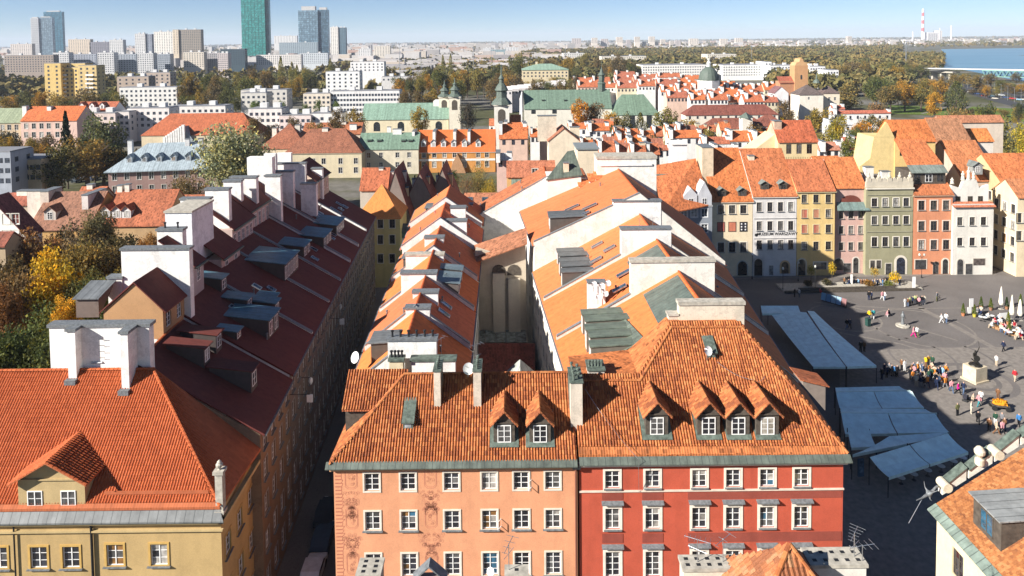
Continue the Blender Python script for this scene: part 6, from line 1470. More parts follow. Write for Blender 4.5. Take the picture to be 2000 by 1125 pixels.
for k, (px, py) in enumerate(((1893, 616), (1897, 603), (1962, 632))):
 p = G(px, py); o = thing('menu_board', ['white menu board low between the potted cypresses', 'white sign panel raised behind the menu board', 'pair of white screens among the café tables'][k], 'sign', p, R(8), 'café boards'); w = .8 if k < 2 else 2.0
 mb = MB(); mb.box(-w/2, w/2, -.03, .03, .35, 1.9 if k else 1.5); mb.build('panel', M['white_paint'], o)
 for sx in (-1, 1): mb = MB(); mb.box(sx*w*.4-.03, sx*w*.4+.03, -.04, .04, .006, .36); mb.build('leg', M['dark_metal'], o)
for k in range(7):
 p = G(1943+k*6, 641+k*2.4); o = thing('flower_box', 'orange flower box, ' + ['first', 'second', 'third', 'fourth', 'fifth', 'sixth', 'seventh'][k] + ' along the café edge from the cypress end', 'planter', p, R(-20), 'café flower boxes'); mb = MB(); mb.box(-.4, .4, -.18, .18, .006, .4); mb.build('box', M['paint'], o, (.42, .24, .12)); obj('foliage', leaf_mesh('foliage', blob_pts(60, .42, .2, .18, .5, k), .14, k), o, (.30, .14, .04))
# planter terrace with shrubs, kiosk poles, benches, litter bin, bicycle, cart, easel stand
a = G(1532, 572); b = G(1802, 566); o = thing('planter_terrace', 'long low terrace edged with dark benches before the market houses', 'terrace', (a.x, a.y, 0), math.atan2(b.y-a.y, b.x-a.x)); L_ = (b-a).length
mb = MB(); mb.box(0, L_, 0, 4.2, .005, .35); mb.build('platform', M['concrete'], o); mb = MB(); mb.box(0, L_*.97, -.45, -.02, .006, .45); mb.build('bench', M['dark_wood'], o); mb = MB(); mb.box(L_*.1, L_*.8, -.04, .04, .45, .95); mb.build('backrest', M['dark_wood'], o)
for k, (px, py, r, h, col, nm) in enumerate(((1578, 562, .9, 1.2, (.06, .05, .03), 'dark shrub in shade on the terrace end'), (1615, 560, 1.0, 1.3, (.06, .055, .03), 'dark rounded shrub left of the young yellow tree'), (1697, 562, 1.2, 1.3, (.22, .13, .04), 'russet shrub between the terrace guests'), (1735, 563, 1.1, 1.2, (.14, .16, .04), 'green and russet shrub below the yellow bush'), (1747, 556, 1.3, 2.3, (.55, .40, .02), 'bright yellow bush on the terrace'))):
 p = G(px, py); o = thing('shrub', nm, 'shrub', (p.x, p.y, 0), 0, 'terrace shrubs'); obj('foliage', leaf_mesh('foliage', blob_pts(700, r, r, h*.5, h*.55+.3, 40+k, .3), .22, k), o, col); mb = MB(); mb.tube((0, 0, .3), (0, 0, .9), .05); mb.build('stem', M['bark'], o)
for k, (px, py, h, col) in enumerate(((1584, 548, 3.4, (.22, .22, .05)), (1625, 552, 4.6, (.45, .34, .03)), (1708, 552, 3.4, (.42, .30, .08)))):
 p = G(px, py); o = thing('young_tree', ['thin pale green young tree before the yellow house', 'young tree turning yellow before the pink arched house', 'thin orange-leaved young tree before the olive house'][k], 'tree', p, 0, 'young terrace trees'); obj('crown', leaf_mesh('crown', blob_pts(520, .9, .9, h*.33, h*.66, 60+k, .2), .2, k), o, col); mb = MB(); mb.tube((0, 0, 0), (0, 0, h*.8), .06, .03); mb.build('trunk', M['bark'], o)
for k, (px, py, h, lab) in enumerate(((1469, 545, 5.0, 'tall black street lamp before the museum house'), (1529, 568, 4.2, 'dark lamp post at the terrace end in shade'), (1559, 549, 3.6, 'short dark post behind the terrace in shade'), (1800, 543, 4.6, 'twin-armed lamp post before the salmon house'), (1592, 566, 4.4, 'thin lamp post on the shaded terrace'))):
 p = G(px, py); o = thing('street_lamp', lab, 'street lamp', p, 0, 'square lamps'); mb = MB(); mb.lathe([(.16, .006), (.1, .5), (.05, .7), (.04, h)], (0, 0, 0), 8); mb.build('post', M['dark_metal'], o)
 for sx in ((-1, 1) if k == 3 else (0,)):
  mb = MB(); mb.lathe([(.08, 0), (.2, .12), (.22, .4), (.05, .55)], (sx*.5, 0, h), 8); mb.build('lantern', M['white_paint'] if k == 0 else M['glass'], o, (.5, .5, .45))
  if sx: mb = MB(); mb.tube((0, 0, h-.3), (sx*.5, 0, h), .03); mb.build('arm', M['dark_metal'], o)
p = G(1785, 566); o = thing('banner_stand', 'tall white banner stand at the end of the terrace', 'banner', p); mb = MB(); mb.box(-.3, .3, -.03, .03, .3, 2.6); mb.build('banner', M['white_paint'], o); mb = MB(); mb.box(-.35, .35, -.2, .2, .006, .3); mb.build('base', M['dark_metal'], o)
p = G(1663, 558); o = thing('banner_stand', 'narrow white banner stand among the bench guests', 'banner', p); mb = MB(); mb.box(-.22, .22, -.03, .03, .3, 2.3); mb.build('banner', M['white_paint'], o); mb = MB(); mb.box(-.3, .3, -.2, .2, .006, .3); mb.build('base', M['dark_metal'], o)
a = G(1603, 588); o = thing('picture_stand', 'slanting rack of blue paintings for sale in the shade', 'picture rack', (a.x, a.y, 0), R(-50))
for k in range(5):
 mb = MB(); mb.prism([(k*.95, 0, .3), (k*.95+.85, 0, .3), (k*.95+.85, .35, 1.6), (k*.95, .35, 1.6)], (0, .03, .01)); mb.build('painting', M['paint'], o, [(.20, .38, .52), (.12, .25, .4), (.3, .42, .5), (.25, .4, .55), (.22, .1, .1)][k])
mb = MB(); mb.box(0, 4.7, .3, .36, .006, 1.3); mb.build('frame', M['dark_wood'], o)
p = G(1695, 637); o = thing('wheelie_bin', 'dark green waste bin standing in the tip of the shadow', 'bin', p, R(15)); mb = MB(); mb.prism([(-.3, -.3, .1), (.3, -.3, .1), (.36, -.36, 1.35), (-.36, -.36, 1.35)], (0, .62, 0)); mb.build('body', M['paint'], o, (.02, .06, .05)); mb = MB(); mb.box(-.4, .4, -.4, .32, 1.35, 1.42); mb.build('lid', M['paint'], o, (.02, .05, .045))
p = G(1953, 800); o = thing('hand_cart', 'small cart heaped with orange goods below the statue', 'cart', p, R(-15)); mb = MB(); mb.box(-1.0, 1.0, -.5, .5, .55, .75); mb.build('tray', M['dark_wood'], o); mb = MB()
obj('goods', leaf_mesh('goods', blob_pts(260, .95, .5, .5, 1.0, 5, .5), .3, 8), o, (.62, .27, .02))
mb = MB(); mb.lathe([(.85, .76), (.9, .95), (.6, 1.3), (.1, 1.4)], (0, 0, 0), 10, sy=.55); mb.build('cover', M['fabric'], o, (.62, .27, .02))
for sx in (-.8, .8):
 mb = MB(); mb.tube((sx, -.56, .35), (sx, -.5, .35), .34, n=12); mb.build('wheel', M['dark_metal'], o); mb = MB(); mb.tube((sx, .5, .35), (sx, .56, .35), .34, n=12); mb.build('wheel', M['dark_metal'], o)
p = G(1833, 588); o = thing('bicycle', 'parked bicycle at the edge of the tour group', 'bicycle', p, R(30))
def torus(mb, c, r, t, n=16):
 for k in range(n):
  a0 = 2*math.pi*k/n; a1 = 2*math.pi*(k+1)/n; mb.tube((c[0]+r*math.cos(a0), c[1], c[2]+r*math.sin(a0)), (c[0]+r*math.cos(a1), c[1], c[2]+r*math.sin(a1)), t, n=4, cap=False)
for sx in (-.52, .52): mb = MB(); torus(mb, (sx, 0, .34), .33, .025); mb.build('wheel', M['dark_metal'], o)
mb = MB()
for p0, p1 in (((-.52, 0, .34), (-.2, 0, .85)), ((-.2, 0, .85), (.4, 0, .85)), ((.4, 0, .85), (.52, 0, .34)), ((-.2, 0, .85), (.0, 0, .34)), ((0, 0, .34), (.4, 0, .8)), ((-.52, 0, .34), (0, 0, .34)), ((.4, 0, .85), (.38, 0, 1.05))): mb.tube(p0, p1, .022, n=5)
mb.build('frame', M['dark_metal'], o); mb = MB(); mb.box(-.32, -.08, -.07, .07, .9, .96); mb.build('saddle', M['dark_metal'], o); mb = MB(); mb.tube((.38, -.28, 1.05), (.38, .28, 1.05), .02, n=5); mb.build('handlebar', M['dark_metal'], o)
p = G(1886, 783); o = thing('pram', 'dark folding pram pushed below the statue', 'pram', p, R(40)); mb = MB(); mb.prism([(-.4, -.25, .4), (.4, -.25, .4), (.45, -.25, .75), (-.1, -.25, 1.0), (-.4, -.25, .8)], (0, .5, 0)); mb.build('seat', M['fabric'], o, (.03, .03, .04))
for sx in (-.35, .35): mb = MB(); mb.tube((sx, -.3, .16), (sx, .3, .16), .15, n=10); mb.build('wheel', M['dark_metal'], o)
# café tables in the shade below the lowest awning, and its board
for k, (px, py) in enumerate(((1760, 945), (1785, 938), (1812, 930), (1838, 922), (1862, 912), (1880, 905))):
 p = G(px, py); c = copy_tree(tp); c.location = (p.x, p.y, .006); c['group'] = 'tables under the lowest awning'; c['label'] = 'round table in shade, ' + ['first', 'second', 'third', 'fourth', 'fifth', 'sixth'][k] + ' along the lowest awning from the red house'
p = G(1681, 930); o = thing('menu_case', 'tall dark menu case standing beside the red house corner', 'sign', p, R(10)); mb = MB(); mb.box(-.35, .35, -.1, .1, .006, 2.0); mb.build('case', M['paint'], o, (.05, .10, .16)); obj('pane', pane_mesh(.5, 1.3), o, (.10, .16, .22), (0, -.12, .5))
# ------------------------------------------------------------------ trees
def crown_pts(n, seed, clumps=22, flat=1.0, gap=.0):
 g = np.random.default_rng(seed)
 c = g.normal(size=(clumps, 3)); c /= np.linalg.norm(c, axis=1)[:, None]; c *= (g.random(clumps)**.45*.72)[:, None]
 c[:, 2] = c[:, 2]*flat
 r = g.uniform(.22, .42, clumps); k = g.integers(0, clumps, n)
 d = g.normal(size=(n, 3)); d /= np.linalg.norm(d, axis=1)[:, None]; q = (g.uniform(.45, 1.05, n))
 return c[k] + d*(r[k]*q)[:, None]
CROWN = {'round': [leaf_mesh('crown', crown_pts(3000, 100+k), .085, k, up=.4) for k in range(6)],
         'dense': [leaf_mesh('crown', crown_pts(11000, 200+k, 38), .062, k, up=.4) for k in range(4)],
         'bare': [leaf_mesh('crown', crown_pts(2600, 300+k, 26), .035, k) for k in range(3)],
         'thin': [leaf_mesh('crown', crown_pts(7000, 330+k, 40), .045, k) for k in range(3)]}
def pop_pts(n, seed):
 g = np.random.default_rng(seed); t = g.random(n); w = np.sin(np.pi*np.clip(t*.93+.05, 0, 1))**.8*(1-.35*t); a = g.uniform(0, 6.283, n); r = w*np.sqrt(g.uniform(.3, 1, n))*(1+.3*np.sin(a*3+t*14)); return np.stack([r*np.cos(a), r*np.sin(a), t*2-1], 1)
CROWN['poplar'] = [leaf_mesh('crown', pop_pts(2600, 400+k), .10, k, up=.3) for k in range(3)]
def fir_pts(n, seed):
 g = np.random.default_rng(seed); t = g.random(n)**1.2; lay = (np.floor(t*15)+g.random(n)*.9)/15.9; a = g.uniform(0, 6.283, n); r = (1-lay)*np.sqrt(g.uniform(.1, 1, n))*(.75+.35*np.sin(a*5+lay*40)); return np.stack([r*np.cos(a), r*np.sin(a), lay*2-1-r*.12], 1)
CROWN['fir'] = [leaf_mesh('crown', fir_pts(3200, 500), .10, 1)]
def trunk_mesh(seed):
 g = random.Random(seed); mb = MB(); mb.tube((0, 0, 0), (.0, 0, .62), .035, .022, 7, cap=False)
 for k in range(7):
  a = g.uniform(0, 6.28); z = g.uniform(.35, .6); l = g.uniform(.25, .4); p = (l*.5*math.cos(a), l*.5*math.sin(a), z+l*.55); mb.tube((0, 0, z), p, .016, .009, 5, cap=False)
  for j in range(2):
   b = a+g.uniform(-.8, .8); mb.tube(p, (p[0]+.16*math.cos(b), p[1]+.16*math.sin(b), p[2]+.16), .008, .003, 4, cap=False)
 return mb.mesh('trunk', M['bark'])
TRUNK = [trunk_mesh(k) for k in range(4)]
_tc = 0
def tree(label, px, py, wpx, Y, col, kind='round', zb=None, group='town trees', asp=None, name='tree'):
 """crown top at photograph row py, crown width wpx pixels"""
 global _tc; _tc += 1
 r = wpx/2/PXM(Y)*(1.22 if kind in ('dense', 'dense') else 1.08); top = UZ(px, py, Y); x = UX(px, py, Y)
 zb = zb if zb is not None else max(top*.18, top-2.6*r if kind in ('round', 'dense', 'bare', 'dense') else 1.0)
 o = thing(name, label, 'tree', (x, Y, 0), RNG.uniform(0, 6.28), group)
 if kind != 'fir': col = [min(q*1.3, .6) for q in col]
 L = CROWN[kind]; c = obj('crown', L[_tc % len(L)], o, col, (0, 0, (top+zb)/2)); c.scale = (r*1.05, r*1.05, (top-zb)/2*(1.05 if kind in ('poplar', 'fir') else 1.16))
 t = obj('trunk', TRUNK[_tc % 4], o, None, (0, 0, 0)); hs = max(top*.95, 2); t.scale = (r*2.0, r*2.0, hs*.92)
 return o
DG, OL, BRN, GLD, YEL, ORN, RUS, LG = (.070, .086, .028), (.125, .125, .035), (.150, .098, .045), (.30, .175, .028), (.42, .27, .025), (.36, .16, .022), (.16, .075, .030), (.14, .155, .055)
for a in (
 ('dark green tree low beside the orange ridge of the corner house', 50, 592, 150, 70, DG, 'dense'), ('deep green tree at the photo edge above the orange roof', 0, 640, 110, 66, DG, 'dense'),
 ('olive tree between the yellow tree and the white chimney stack', 130, 585, 110, 74, OL, 'dense'), ('bright golden-yellow tree in the middle of the courtyard grove', 95, 488, 118, 86, YEL, 'dense'),
 ('small golden tree just left of the white wall', 128, 575, 55, 71, (.45, .27, .03), 'dense'), ('brown thinning tree at the photo edge behind the yellow tree', 20, 520, 120, 84, BRN, 'dense'),
 ('olive and rust tree behind the golden-yellow tree', 165, 470, 115, 93, (.15, .115, .04), 'dense'), ('reddish-brown half-bare tree covering the ochre house', 70, 448, 130, 100, (.17, .09, .045), 'dense'),
 ('grey-brown bare tree in front of the three white dormers', 160, 428, 110, 108, (.13, .095, .06), 'dense'), ('pale-stemmed birch before the red roofs', 190, 408, 60, 112, (.15, .13, .07), 'dense'),
 ('dark brown tree under the dormers of the red roofs', 232, 455, 100, 104, (.075, .062, .03), 'dense'), ('small orange-brown tree beside the white chimney with two pots', 290, 455, 45, 98, (.22, .12, .04), 'dense'),
 ('olive-brown tree in the dark dip behind the white wall', 235, 505, 90, 90, (.085, .075, .03), 'dense'), ('green tree close to the grey metal dormer', 188, 545, 85, 80, (.085, .095, .03), 'dense'),
 ('low green tree above the corner of the orange roof', 100, 640, 110, 66, (.07, .08, .024), 'dense'), ('rust-coloured tree low at the photo edge', 5, 555, 70, 80, RUS, 'dense'),
 ('olive tree hiding the foot of the ochre house', 95, 500, 120, 98, (.11, .10, .035), 'dense'), ('russet tree against the white gabled house', 40, 480, 100, 102, (.16, .095, .045), 'dense'), ('dark tree behind the golden-yellow tree', 140, 500, 110, 100, (.07, .065, .028), 'dense'), ('brown tree near the steps of the white wall', 205, 480, 90, 98, (.11, .08, .035), 'dense'), ('green-brown tree right above the small golden tree', 175, 520, 90, 86, (.09, .085, .03), 'dense'), ('deep brown tree at the photo edge below the tan wall', 0, 500, 80, 90, (.10, .075, .035), 'dense'),
 ('brown-gold tree before the dormers of the ochre house', 75, 462, 110, 110, (.19, .12, .045), 'dense'), ('faded olive tree between the two red-roofed grove houses', 135, 448, 100, 116, (.15, .12, .05), 'dense'), ('dim brown tree under the three white dormers', 205, 452, 90, 114, (.12, .09, .04), 'dense'), ('yellowing tree along the back of the white wall', 222, 530, 80, 84, (.20, .15, .035), 'dense'),
 ('leafy tree hiding the white garden wall, nearest the lodge', 1640, 224, 44, 300, (.15, .12, .045), 'round'), ('dark tree before the middle of the white garden wall', 1700, 222, 50, 305, (.10, .09, .04), 'round'), ('orange-brown tree before the end of the white garden wall', 1728, 224, 44, 300, (.22, .13, .035), 'round'),
 ('dark spruce in front of the pink house', 127, 212, 44, 236, (.020, .035, .022), 'fir'), ('grey-green willow above the parked street', 198, 222, 92, 240, (.12, .13, .065), 'round'),
 ('rust and olive tree between the spruce and the zinc roof', 168, 258, 112, 226, (.17, .115, .035), 'round'), ('dark olive tree in front of the flat grey roofs', 108, 284, 92, 216, (.085, .08, .028), 'round'),
 ('dark green tree in the shade beside the zinc-roofed building', 222, 285, 80, 232, (.045, .05, .022), 'round'), ('bare reddish tree before the pink house windows', 60, 262, 70, 262, (.12, .075, .055), 'bare'),
 ('dark tree at the photo edge before the ochre house', 10, 250, 55, 270, (.07, .06, .03), 'round'), ('bush at the foot of the flat-roofed tan building', 45, 320, 55, 222, (.05, .05, .025), 'round'),
 ('great silver-green willow standing above the shade-tinted maroon roofs', 452, 238, 142, 190, (.25, .255, .15), 'dense'), ('russet bush between the pink zinc-roofed building and white chimneys', 366, 326, 92, 172, (.13, .095, .04), 'thin'),
 ('golden-olive tree in front of the cream church wall', 817, 206, 42, 272, (.24, .17, .035), 'round'), ('dark bare tree beside the church tower', 915, 195, 42, 320, (.05, .045, .04), 'round'),
 ('bare brown tree in the moat garden before the orange house', 905, 322, 60, 186, (.17, .095, .05), 'bare'), ('pale-stemmed leafy tree in the moat garden', 940, 318, 62, 190, (.20, .16, .06), 'thin'), ('yellow shrubby tree at the garden edge', 955, 340, 44, 182, (.26, .19, .03), 'thin'), ('small green pine in the moat garden', 884, 332, 26, 188, (.04, .065, .02), 'round'),
 ('vivid orange maple before the green church roof', 1130, 191, 48, 292, (.40, .175, .02), 'round'), ('brown tree beside the orange maple', 1160, 194, 46, 296, (.13, .085, .045), 'round'), ('orange-gold tree under the green presbytery roof', 1194, 214, 40, 286, (.30, .17, .025), 'round'), ('dark olive tree beside the orange-gold tree', 1216, 221, 46, 284, (.09, .085, .035), 'round'), ('grey-green tree in front of small white gables', 1181, 249, 52, 242, (.13, .12, .05), 'round'), ('slim ivy-dark tree against the white presbytery wall', 1251, 222, 30, 288, (.10, .10, .035), 'poplar'),
 ('broad olive-gold tree right of the green presbytery', 1304, 209, 64, 300, (.16, .145, .04), 'round'), ('golden brown tree before the long maroon roof', 1352, 226, 54, 290, (.20, .125, .025), 'round'), ('russet tree among the small red roofs', 1365, 258, 50, 240, (.20, .10, .045), 'thin'), ('russet tree below the little green cupola', 1478, 242, 46, 250, (.16, .10, .035), 'round'), ('bright yellow tree beside the red attic roof', 1540, 228, 40, 300, (.40, .26, .02), 'round'),
 ('green and gold tree between the yellow attic houses', 1615, 246, 50, 215, (.20, .17, .035), 'round'), ('olive tree behind the buttery yellow house', 1655, 262, 46, 205, (.13, .13, .03), 'round'), ('orange tree in front of the white garden wall', 1680, 230, 46, 270, (.34, .16, .025), 'round'), ('dark green tree left of the buttery yellow gable', 1672, 250, 44, 225, (.075, .09, .03), 'round'), ('yellow-green tree by the white house roof', 1635, 225, 44, 260, (.24, .19, .03), 'round'), ('gold tree before the pale convent', 1600, 205, 50, 330, (.20, .15, .035), 'round'), ('dark brown tree at the convent wall', 1535, 195, 44, 350, (.12, .085, .045), 'round'), ('olive tree right of the brick-gabled tower', 1662, 155, 62, 420, (.15, .12, .05), 'round'),
 ('large round brown tree on the lawn', 1715, 196, 42, 360, (.16, .10, .05), 'round'), ('big dark green tree at the park edge', 1712, 145, 54, 460, (.07, .085, .032), 'round'), ('wide orange tree at the park edge', 1768, 158, 48, 450, (.30, .165, .03), 'round'), ('brown-green tree beside the wide orange tree', 1740, 160, 50, 440, (.13, .10, .04), 'round'), ('tall olive tree behind the lawn', 1800, 152, 50, 450, (.14, .12, .045), 'round'), ('golden tree on the lawn by the road', 1826, 178, 42, 400, (.34, .19, .03), 'round'), ('dark cone-shaped tree by the highway bend', 1868, 160, 40, 400, (.075, .085, .035), 'poplar'), ('round brown tree above the orange roofs', 1875, 205, 56, 290, (.16, .115, .05), 'round'), ('dark olive tree above the brick slope', 1920, 200, 52, 300, (.07, .08, .03), 'round'), ('yellow-green tree above the satellite dish roof', 1905, 215, 40, 270, (.18, .18, .035), 'round'), ('olive tree at the end of the old-town roofs', 1955, 225, 60, 255, (.16, .14, .045), 'round'), ('bright yellow-green tree at the photo edge', 1995, 238, 50, 235, (.28, .23, .03), 'round'), ('small dark pine by the lawn path', 1990, 196, 26, 330, (.05, .06, .03), 'round')):
 tree(*a)
# park and street trees farther back
g = random.Random(4); PAL = [(.16, .12, .045), (.10, .105, .035), (.22, .15, .03), (.13, .095, .045), (.085, .09, .035), (.28, .16, .03), (.18, .155, .05), (.11, .085, .05)]
PN = ['olive-brown', 'dark green', 'gold', 'brown', 'deep green', 'orange', 'pale olive', 'grey-brown']
ORD = ['first', 'second', 'third', 'fourth', 'fifth', 'sixth', 'seventh', 'eighth', 'ninth', 'tenth', 'eleventh', 'twelfth', 'thirteenth', 'fourteenth', 'fifteenth', 'sixteenth', 'seventeenth', 'eighteenth', 'nineteenth', 'twentieth']
def scatter(label, boxes, group, wr=(24, 44), kinds=('round',)):
 L = []
 for (x0, x1, y0, y1, Y0, Y1, n) in boxes:
  for i in range(n):
   q = g.randrange(8); t = (i+.5)/n; px = lerp(x0, x1, t)+g.uniform(-6, 6); Y = g.uniform(Y0, Y1); py = lerp(y0, y1, g.random())
   L.append((px, q, py, g.uniform(*wr)*(500/Y)**.5, Y, g.choice(kinds)))
 cnt = {}
 for px, q, py, w, Y, kd in sorted(L):
  i = cnt.get(q, 0); cnt[q] = i+1; tree(f'{ORD[i]} {PN[q]} tree from the left {label}', px, py, w, Y, PAL[q], kd, group=group)
scatter('in the park belt before the river', ((1690, 1850, 150, 175, 470, 560, 12), (1700, 1990, 135, 165, 580, 680, 18), (1640, 1800, 115, 140, 640, 800, 14)), 'park trees before the river')
scatter('in the belt before the white blocks', ((335, 500, 135, 165, 470, 560, 14), (345, 480, 160, 180, 420, 470, 8), (0, 240, 165, 195, 400, 500, 14), (480, 620, 128, 160, 520, 640, 14), (0, 140, 258, 300, 236, 300, 14), (150, 260, 270, 310, 236, 270, 10)), 'trees before the white blocks')
scatter('in the parkland behind the churches', ((770, 900, 120, 155, 480, 620, 16), (880, 1000, 120, 160, 500, 640, 12), (1000, 1250, 100, 140, 650, 850, 20), (780, 860, 170, 178, 400, 430, 4), (990, 1130, 142, 158, 480, 600, 12)), 'parkland trees')
scatter('along the river road', ((1890, 2010, 160, 180, 520, 620, 10), (1880, 2000, 205, 215, 350, 420, 5)), 'river road trees', (18, 30))
scatter('between the churches and the square', ((990, 1320, 240, 285, 215, 300, 9), (1330, 1700, 240, 272, 230, 300, 9), (470, 720, 205, 240, 270, 320, 6)), 'trees between the roofs', (22, 36))
for k, (px, py, w, Y) in enumerate(((548, 112, 14, 640), (570, 122, 16, 620), (580, 128, 14, 600), (1014, 118, 12, 900), (865, 108, 10, 800), (880, 106, 10, 800), (645, 115, 12, 700))):
 tree('slim poplar ' + ['tallest of the cluster before the glass towers', 'second of the cluster before the glass towers', 'lowest of the cluster before the glass towers', 'golden above the far parkland', 'left of a pair above the parkland', 'right of a pair above the parkland', 'beside the white tower block'][k], px, py, w, Y, (.16, .15, .04) if k != 3 else (.35, .2, .03), 'poplar', group='poplars')
for k, (px, py, w) in enumerate(((500, 193, 28), (552, 196, 22), (596, 200, 16), (624, 194, 26), (656, 196, 22))):
 tree('round clipped green tree, ' + ['first', 'second', 'third', 'fourth', 'fifth'][k] + ' in the row before the long white block', px, py, w, 345, (.085, .12, .035), 'round', group='clipped street trees')

# far woods that read as one mass
def woods(name, label, boxes, per, leaf, col_seed):
 g = np.random.default_rng(col_seed); P = []; S = []; C = []
 for (x0, x1, Y0, Y1, dens, h) in boxes:
  n = int(dens); Y = np.sqrt(g.uniform(Y0**2, Y1**2, n)); px = g.uniform(x0, x1, n); X = (px-CX)/FPX*Y
  hh = h*g.uniform(.7, 1.25, n); r = hh*g.uniform(.30, .46, n)
  d = g.normal(size=(n, per, 3)); d /= np.linalg.norm(d, axis=2)[:, :, None]; d[:, :, 2] = np.abs(d[:, :, 2])*1.0-.15
  q = g.uniform(.7, 1.05, (n, per))[:, :, None]
  p = np.stack([X, Y, hh*.55], 1)[:, None, :]+d*q*np.stack([r, r, hh*.45], 1)[:, None, :]
  P.append(p.reshape(-1, 3)); S.append(np.repeat(r*leaf, per)); C.append(np.repeat(np.arange(n), per))
 P = np.concatenate(P); S = np.concatenate(S); C = np.concatenate([c+i*7919 for i, c in enumerate(C)])
 me = leaf_mesh(name, P, S, 3, 'far_leaf', .4, up=.8)
 q = np.repeat(np.stack([C % 211+.5, C//211+.5], 1), 4, 0); me.uv_layers[0].data.foreach_set('uv', q.astype(np.float32).ravel())
 return tag(obj(name, me), label, 'trees', kind='stuff')
def mk_farleaf():
 s = NT('far_leaf'); uv = s.uv(); wn = s.n('TexWhiteNoise', noise_dimensions='2D'); s.l(uv, wn.inputs['Vector'])
 p = s.noise(s.pos(), .006, 3); f = s.math('ADD', s.math('MULTIPLY', wn.outputs['Value'], .6), s.math('MULTIPLY', p, .4))
 s.col(s.ramp(f, [(.08, (.055, .065, .026)), (.35, (.11, .105, .038)), (.55, (.15, .12, .045)), (.75, (.20, .14, .045)), (.95, (.28, .16, .04))])); s.set(Roughness=.85, Specular_IOR_Level=.1)
mk_farleaf()
woods('woodland', 'autumn woodland spreading from the old town to the river', ((1020, 1760, 820, 2600, 5200, 17), (880, 1260, 640, 1500, 900, 15), (1500, 1780, 560, 820, 260, 15), (1760, 1840, 900, 1500, 240, 15)), 46, .85, 1)
woods('distant_woodland', 'distant tree belts reaching the horizon', ((-300, 2300, 2600, 9000, 7500, 17), (-300, 1020, 900, 2600, 2200, 13), (-100, 760, 560, 1000, 520, 11), (-150, 330, 620, 880, 330, 12), (660, 1020, 800, 1500, 420, 14), (1780, 2300, 2650, 6000, 900, 16)), 14, 1.3, 2)
woods('horizon_woodland', 'blue-dark forest line on the horizon', ((-400, 2400, 9000, 16000, 5000, 28),), 8, 2.2, 5)
# ------------------------------------------------------------------ middle distance
RO, RB, RM, GRN, ZN = (.50, .145, .050), (.30, .115, .060), (.20, .065, .045), (.17, .255, .185), (.30, .35, .38)
CRM, PNK, WHT, YLW, TAN = (.62, .54, .38), (.62, .44, .35), (.74, .72, .68), (.62, .44, .17), (.50, .38, .25)
WN = dict(nx=2, ny=2, fm='white_paint', sur=.12)
def even(a, b, n): return [a+(b-a)*(k+.5)/n for k in range(n)]
# street end and around
o = fh('street_end_house', 'cream and teal house closing the street with a pyramid orange roof', 697, 781, 424, 362, 137, 1.3, 'hip', roofc=(.60, .22, .06), roofm='rooftile_even', wallc=(.60, .50, .22), cols=(720, 743, 766), rows=(437, 468, 505), ww=1.1, wh=1.8, wstyle=dict(nx=2, ny=3, fm='dark_wood', sur=.12), cornice=(.55, .48, .28))
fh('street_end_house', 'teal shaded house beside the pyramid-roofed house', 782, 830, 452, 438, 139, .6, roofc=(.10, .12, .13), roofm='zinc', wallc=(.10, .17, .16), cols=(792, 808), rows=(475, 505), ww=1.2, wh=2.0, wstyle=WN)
o = fh('back_house', 'red-brown tiled house behind the pyramid roof with one small dormer', 703, 757, 370, 329, 150, 1.2, roofc=(.42, .13, .06), wallc=(.5, .45, .38), chim=((778, 335, 3.6, 1.2, .5), (745, 328, 1.0, 1.0, .5)))
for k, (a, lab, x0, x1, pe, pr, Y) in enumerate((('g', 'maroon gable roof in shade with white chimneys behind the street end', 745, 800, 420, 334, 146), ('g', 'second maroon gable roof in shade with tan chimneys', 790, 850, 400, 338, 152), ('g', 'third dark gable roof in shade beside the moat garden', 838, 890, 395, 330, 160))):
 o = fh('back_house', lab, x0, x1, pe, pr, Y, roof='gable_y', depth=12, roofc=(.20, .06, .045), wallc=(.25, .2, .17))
 for j in range(2): b = o.location; chimney(o, 1.5+j*2.6, 2.6+j*2.6, 2.0+j*2, 3.2+j*2, o['ze']-1, o['ze']+5.0+k*.4, (.60, .45, .28) if j else WHITE, 'lead', 2)
o = fh('back_house', 'long low tiled house with two roof windows behind the courtyard', 905, 1035, 428, 378, 130, .75, roofc=(.40, .16, .085), wallc=(.76, .74, .70), chim=((868, 380, 1.4, 1.2, .6, WHITE),))
for px in (917, 947): p = RP(px, 400, 130, o['ze'], .75); skylight(o, p.x-o.location.x, p.y-130, p.z+.25, 0, math.atan(.75), 1.0, 1.5)
o = fh('back_house', 'apricot gabled house with grey shed roof and arched window behind the white wall', 990, 1085, 345, 315, 155, .8, roof='gable_x', roofc=(.42, .15, .08), wallc=(.62, .36, .14), cols=(1045,), rows=(338,), ww=1.3, wh=2.0, wstyle=WN)
o = fh('back_house', 'green metal lean-to between the tiled house and white fire wall', 1000, 1062, 368, 352, 134, .5, roofc=(.20, .24, .18), roofm='seam', wallc=(.6, .5, .35))
# big pale chimney house left of the white church
o = fh('tall_house', 'tall cream house with stone gable and broad chimney before the green church', 1072, 1132, 276, 252, 178, roof='gable_y', depth=9, roofc=(.30, .12, .07), wallc=(.66, .56, .42), chim=((1068, 226, 5.0, 1.6, .5, (.62, .54, .42)), (1122, 248, 2.6, 1.2, .4, (.64, .54, .40))))
o = fh('tall_house', 'pale flat-topped house beside the green pavilion roof', 1128, 1168, 292, None, 150, roof='flat', depth=8, roofc=(.2, .22, .22), roofm='paint', wallc=(.66, .55, .40))
fh('tall_house', 'white house with curved end wall above the market corner', 1312, 1342, 282, 275, 160, .4, roofc=(.6, .58, .55), roofm='paint', wallc=(.76, .74, .72))
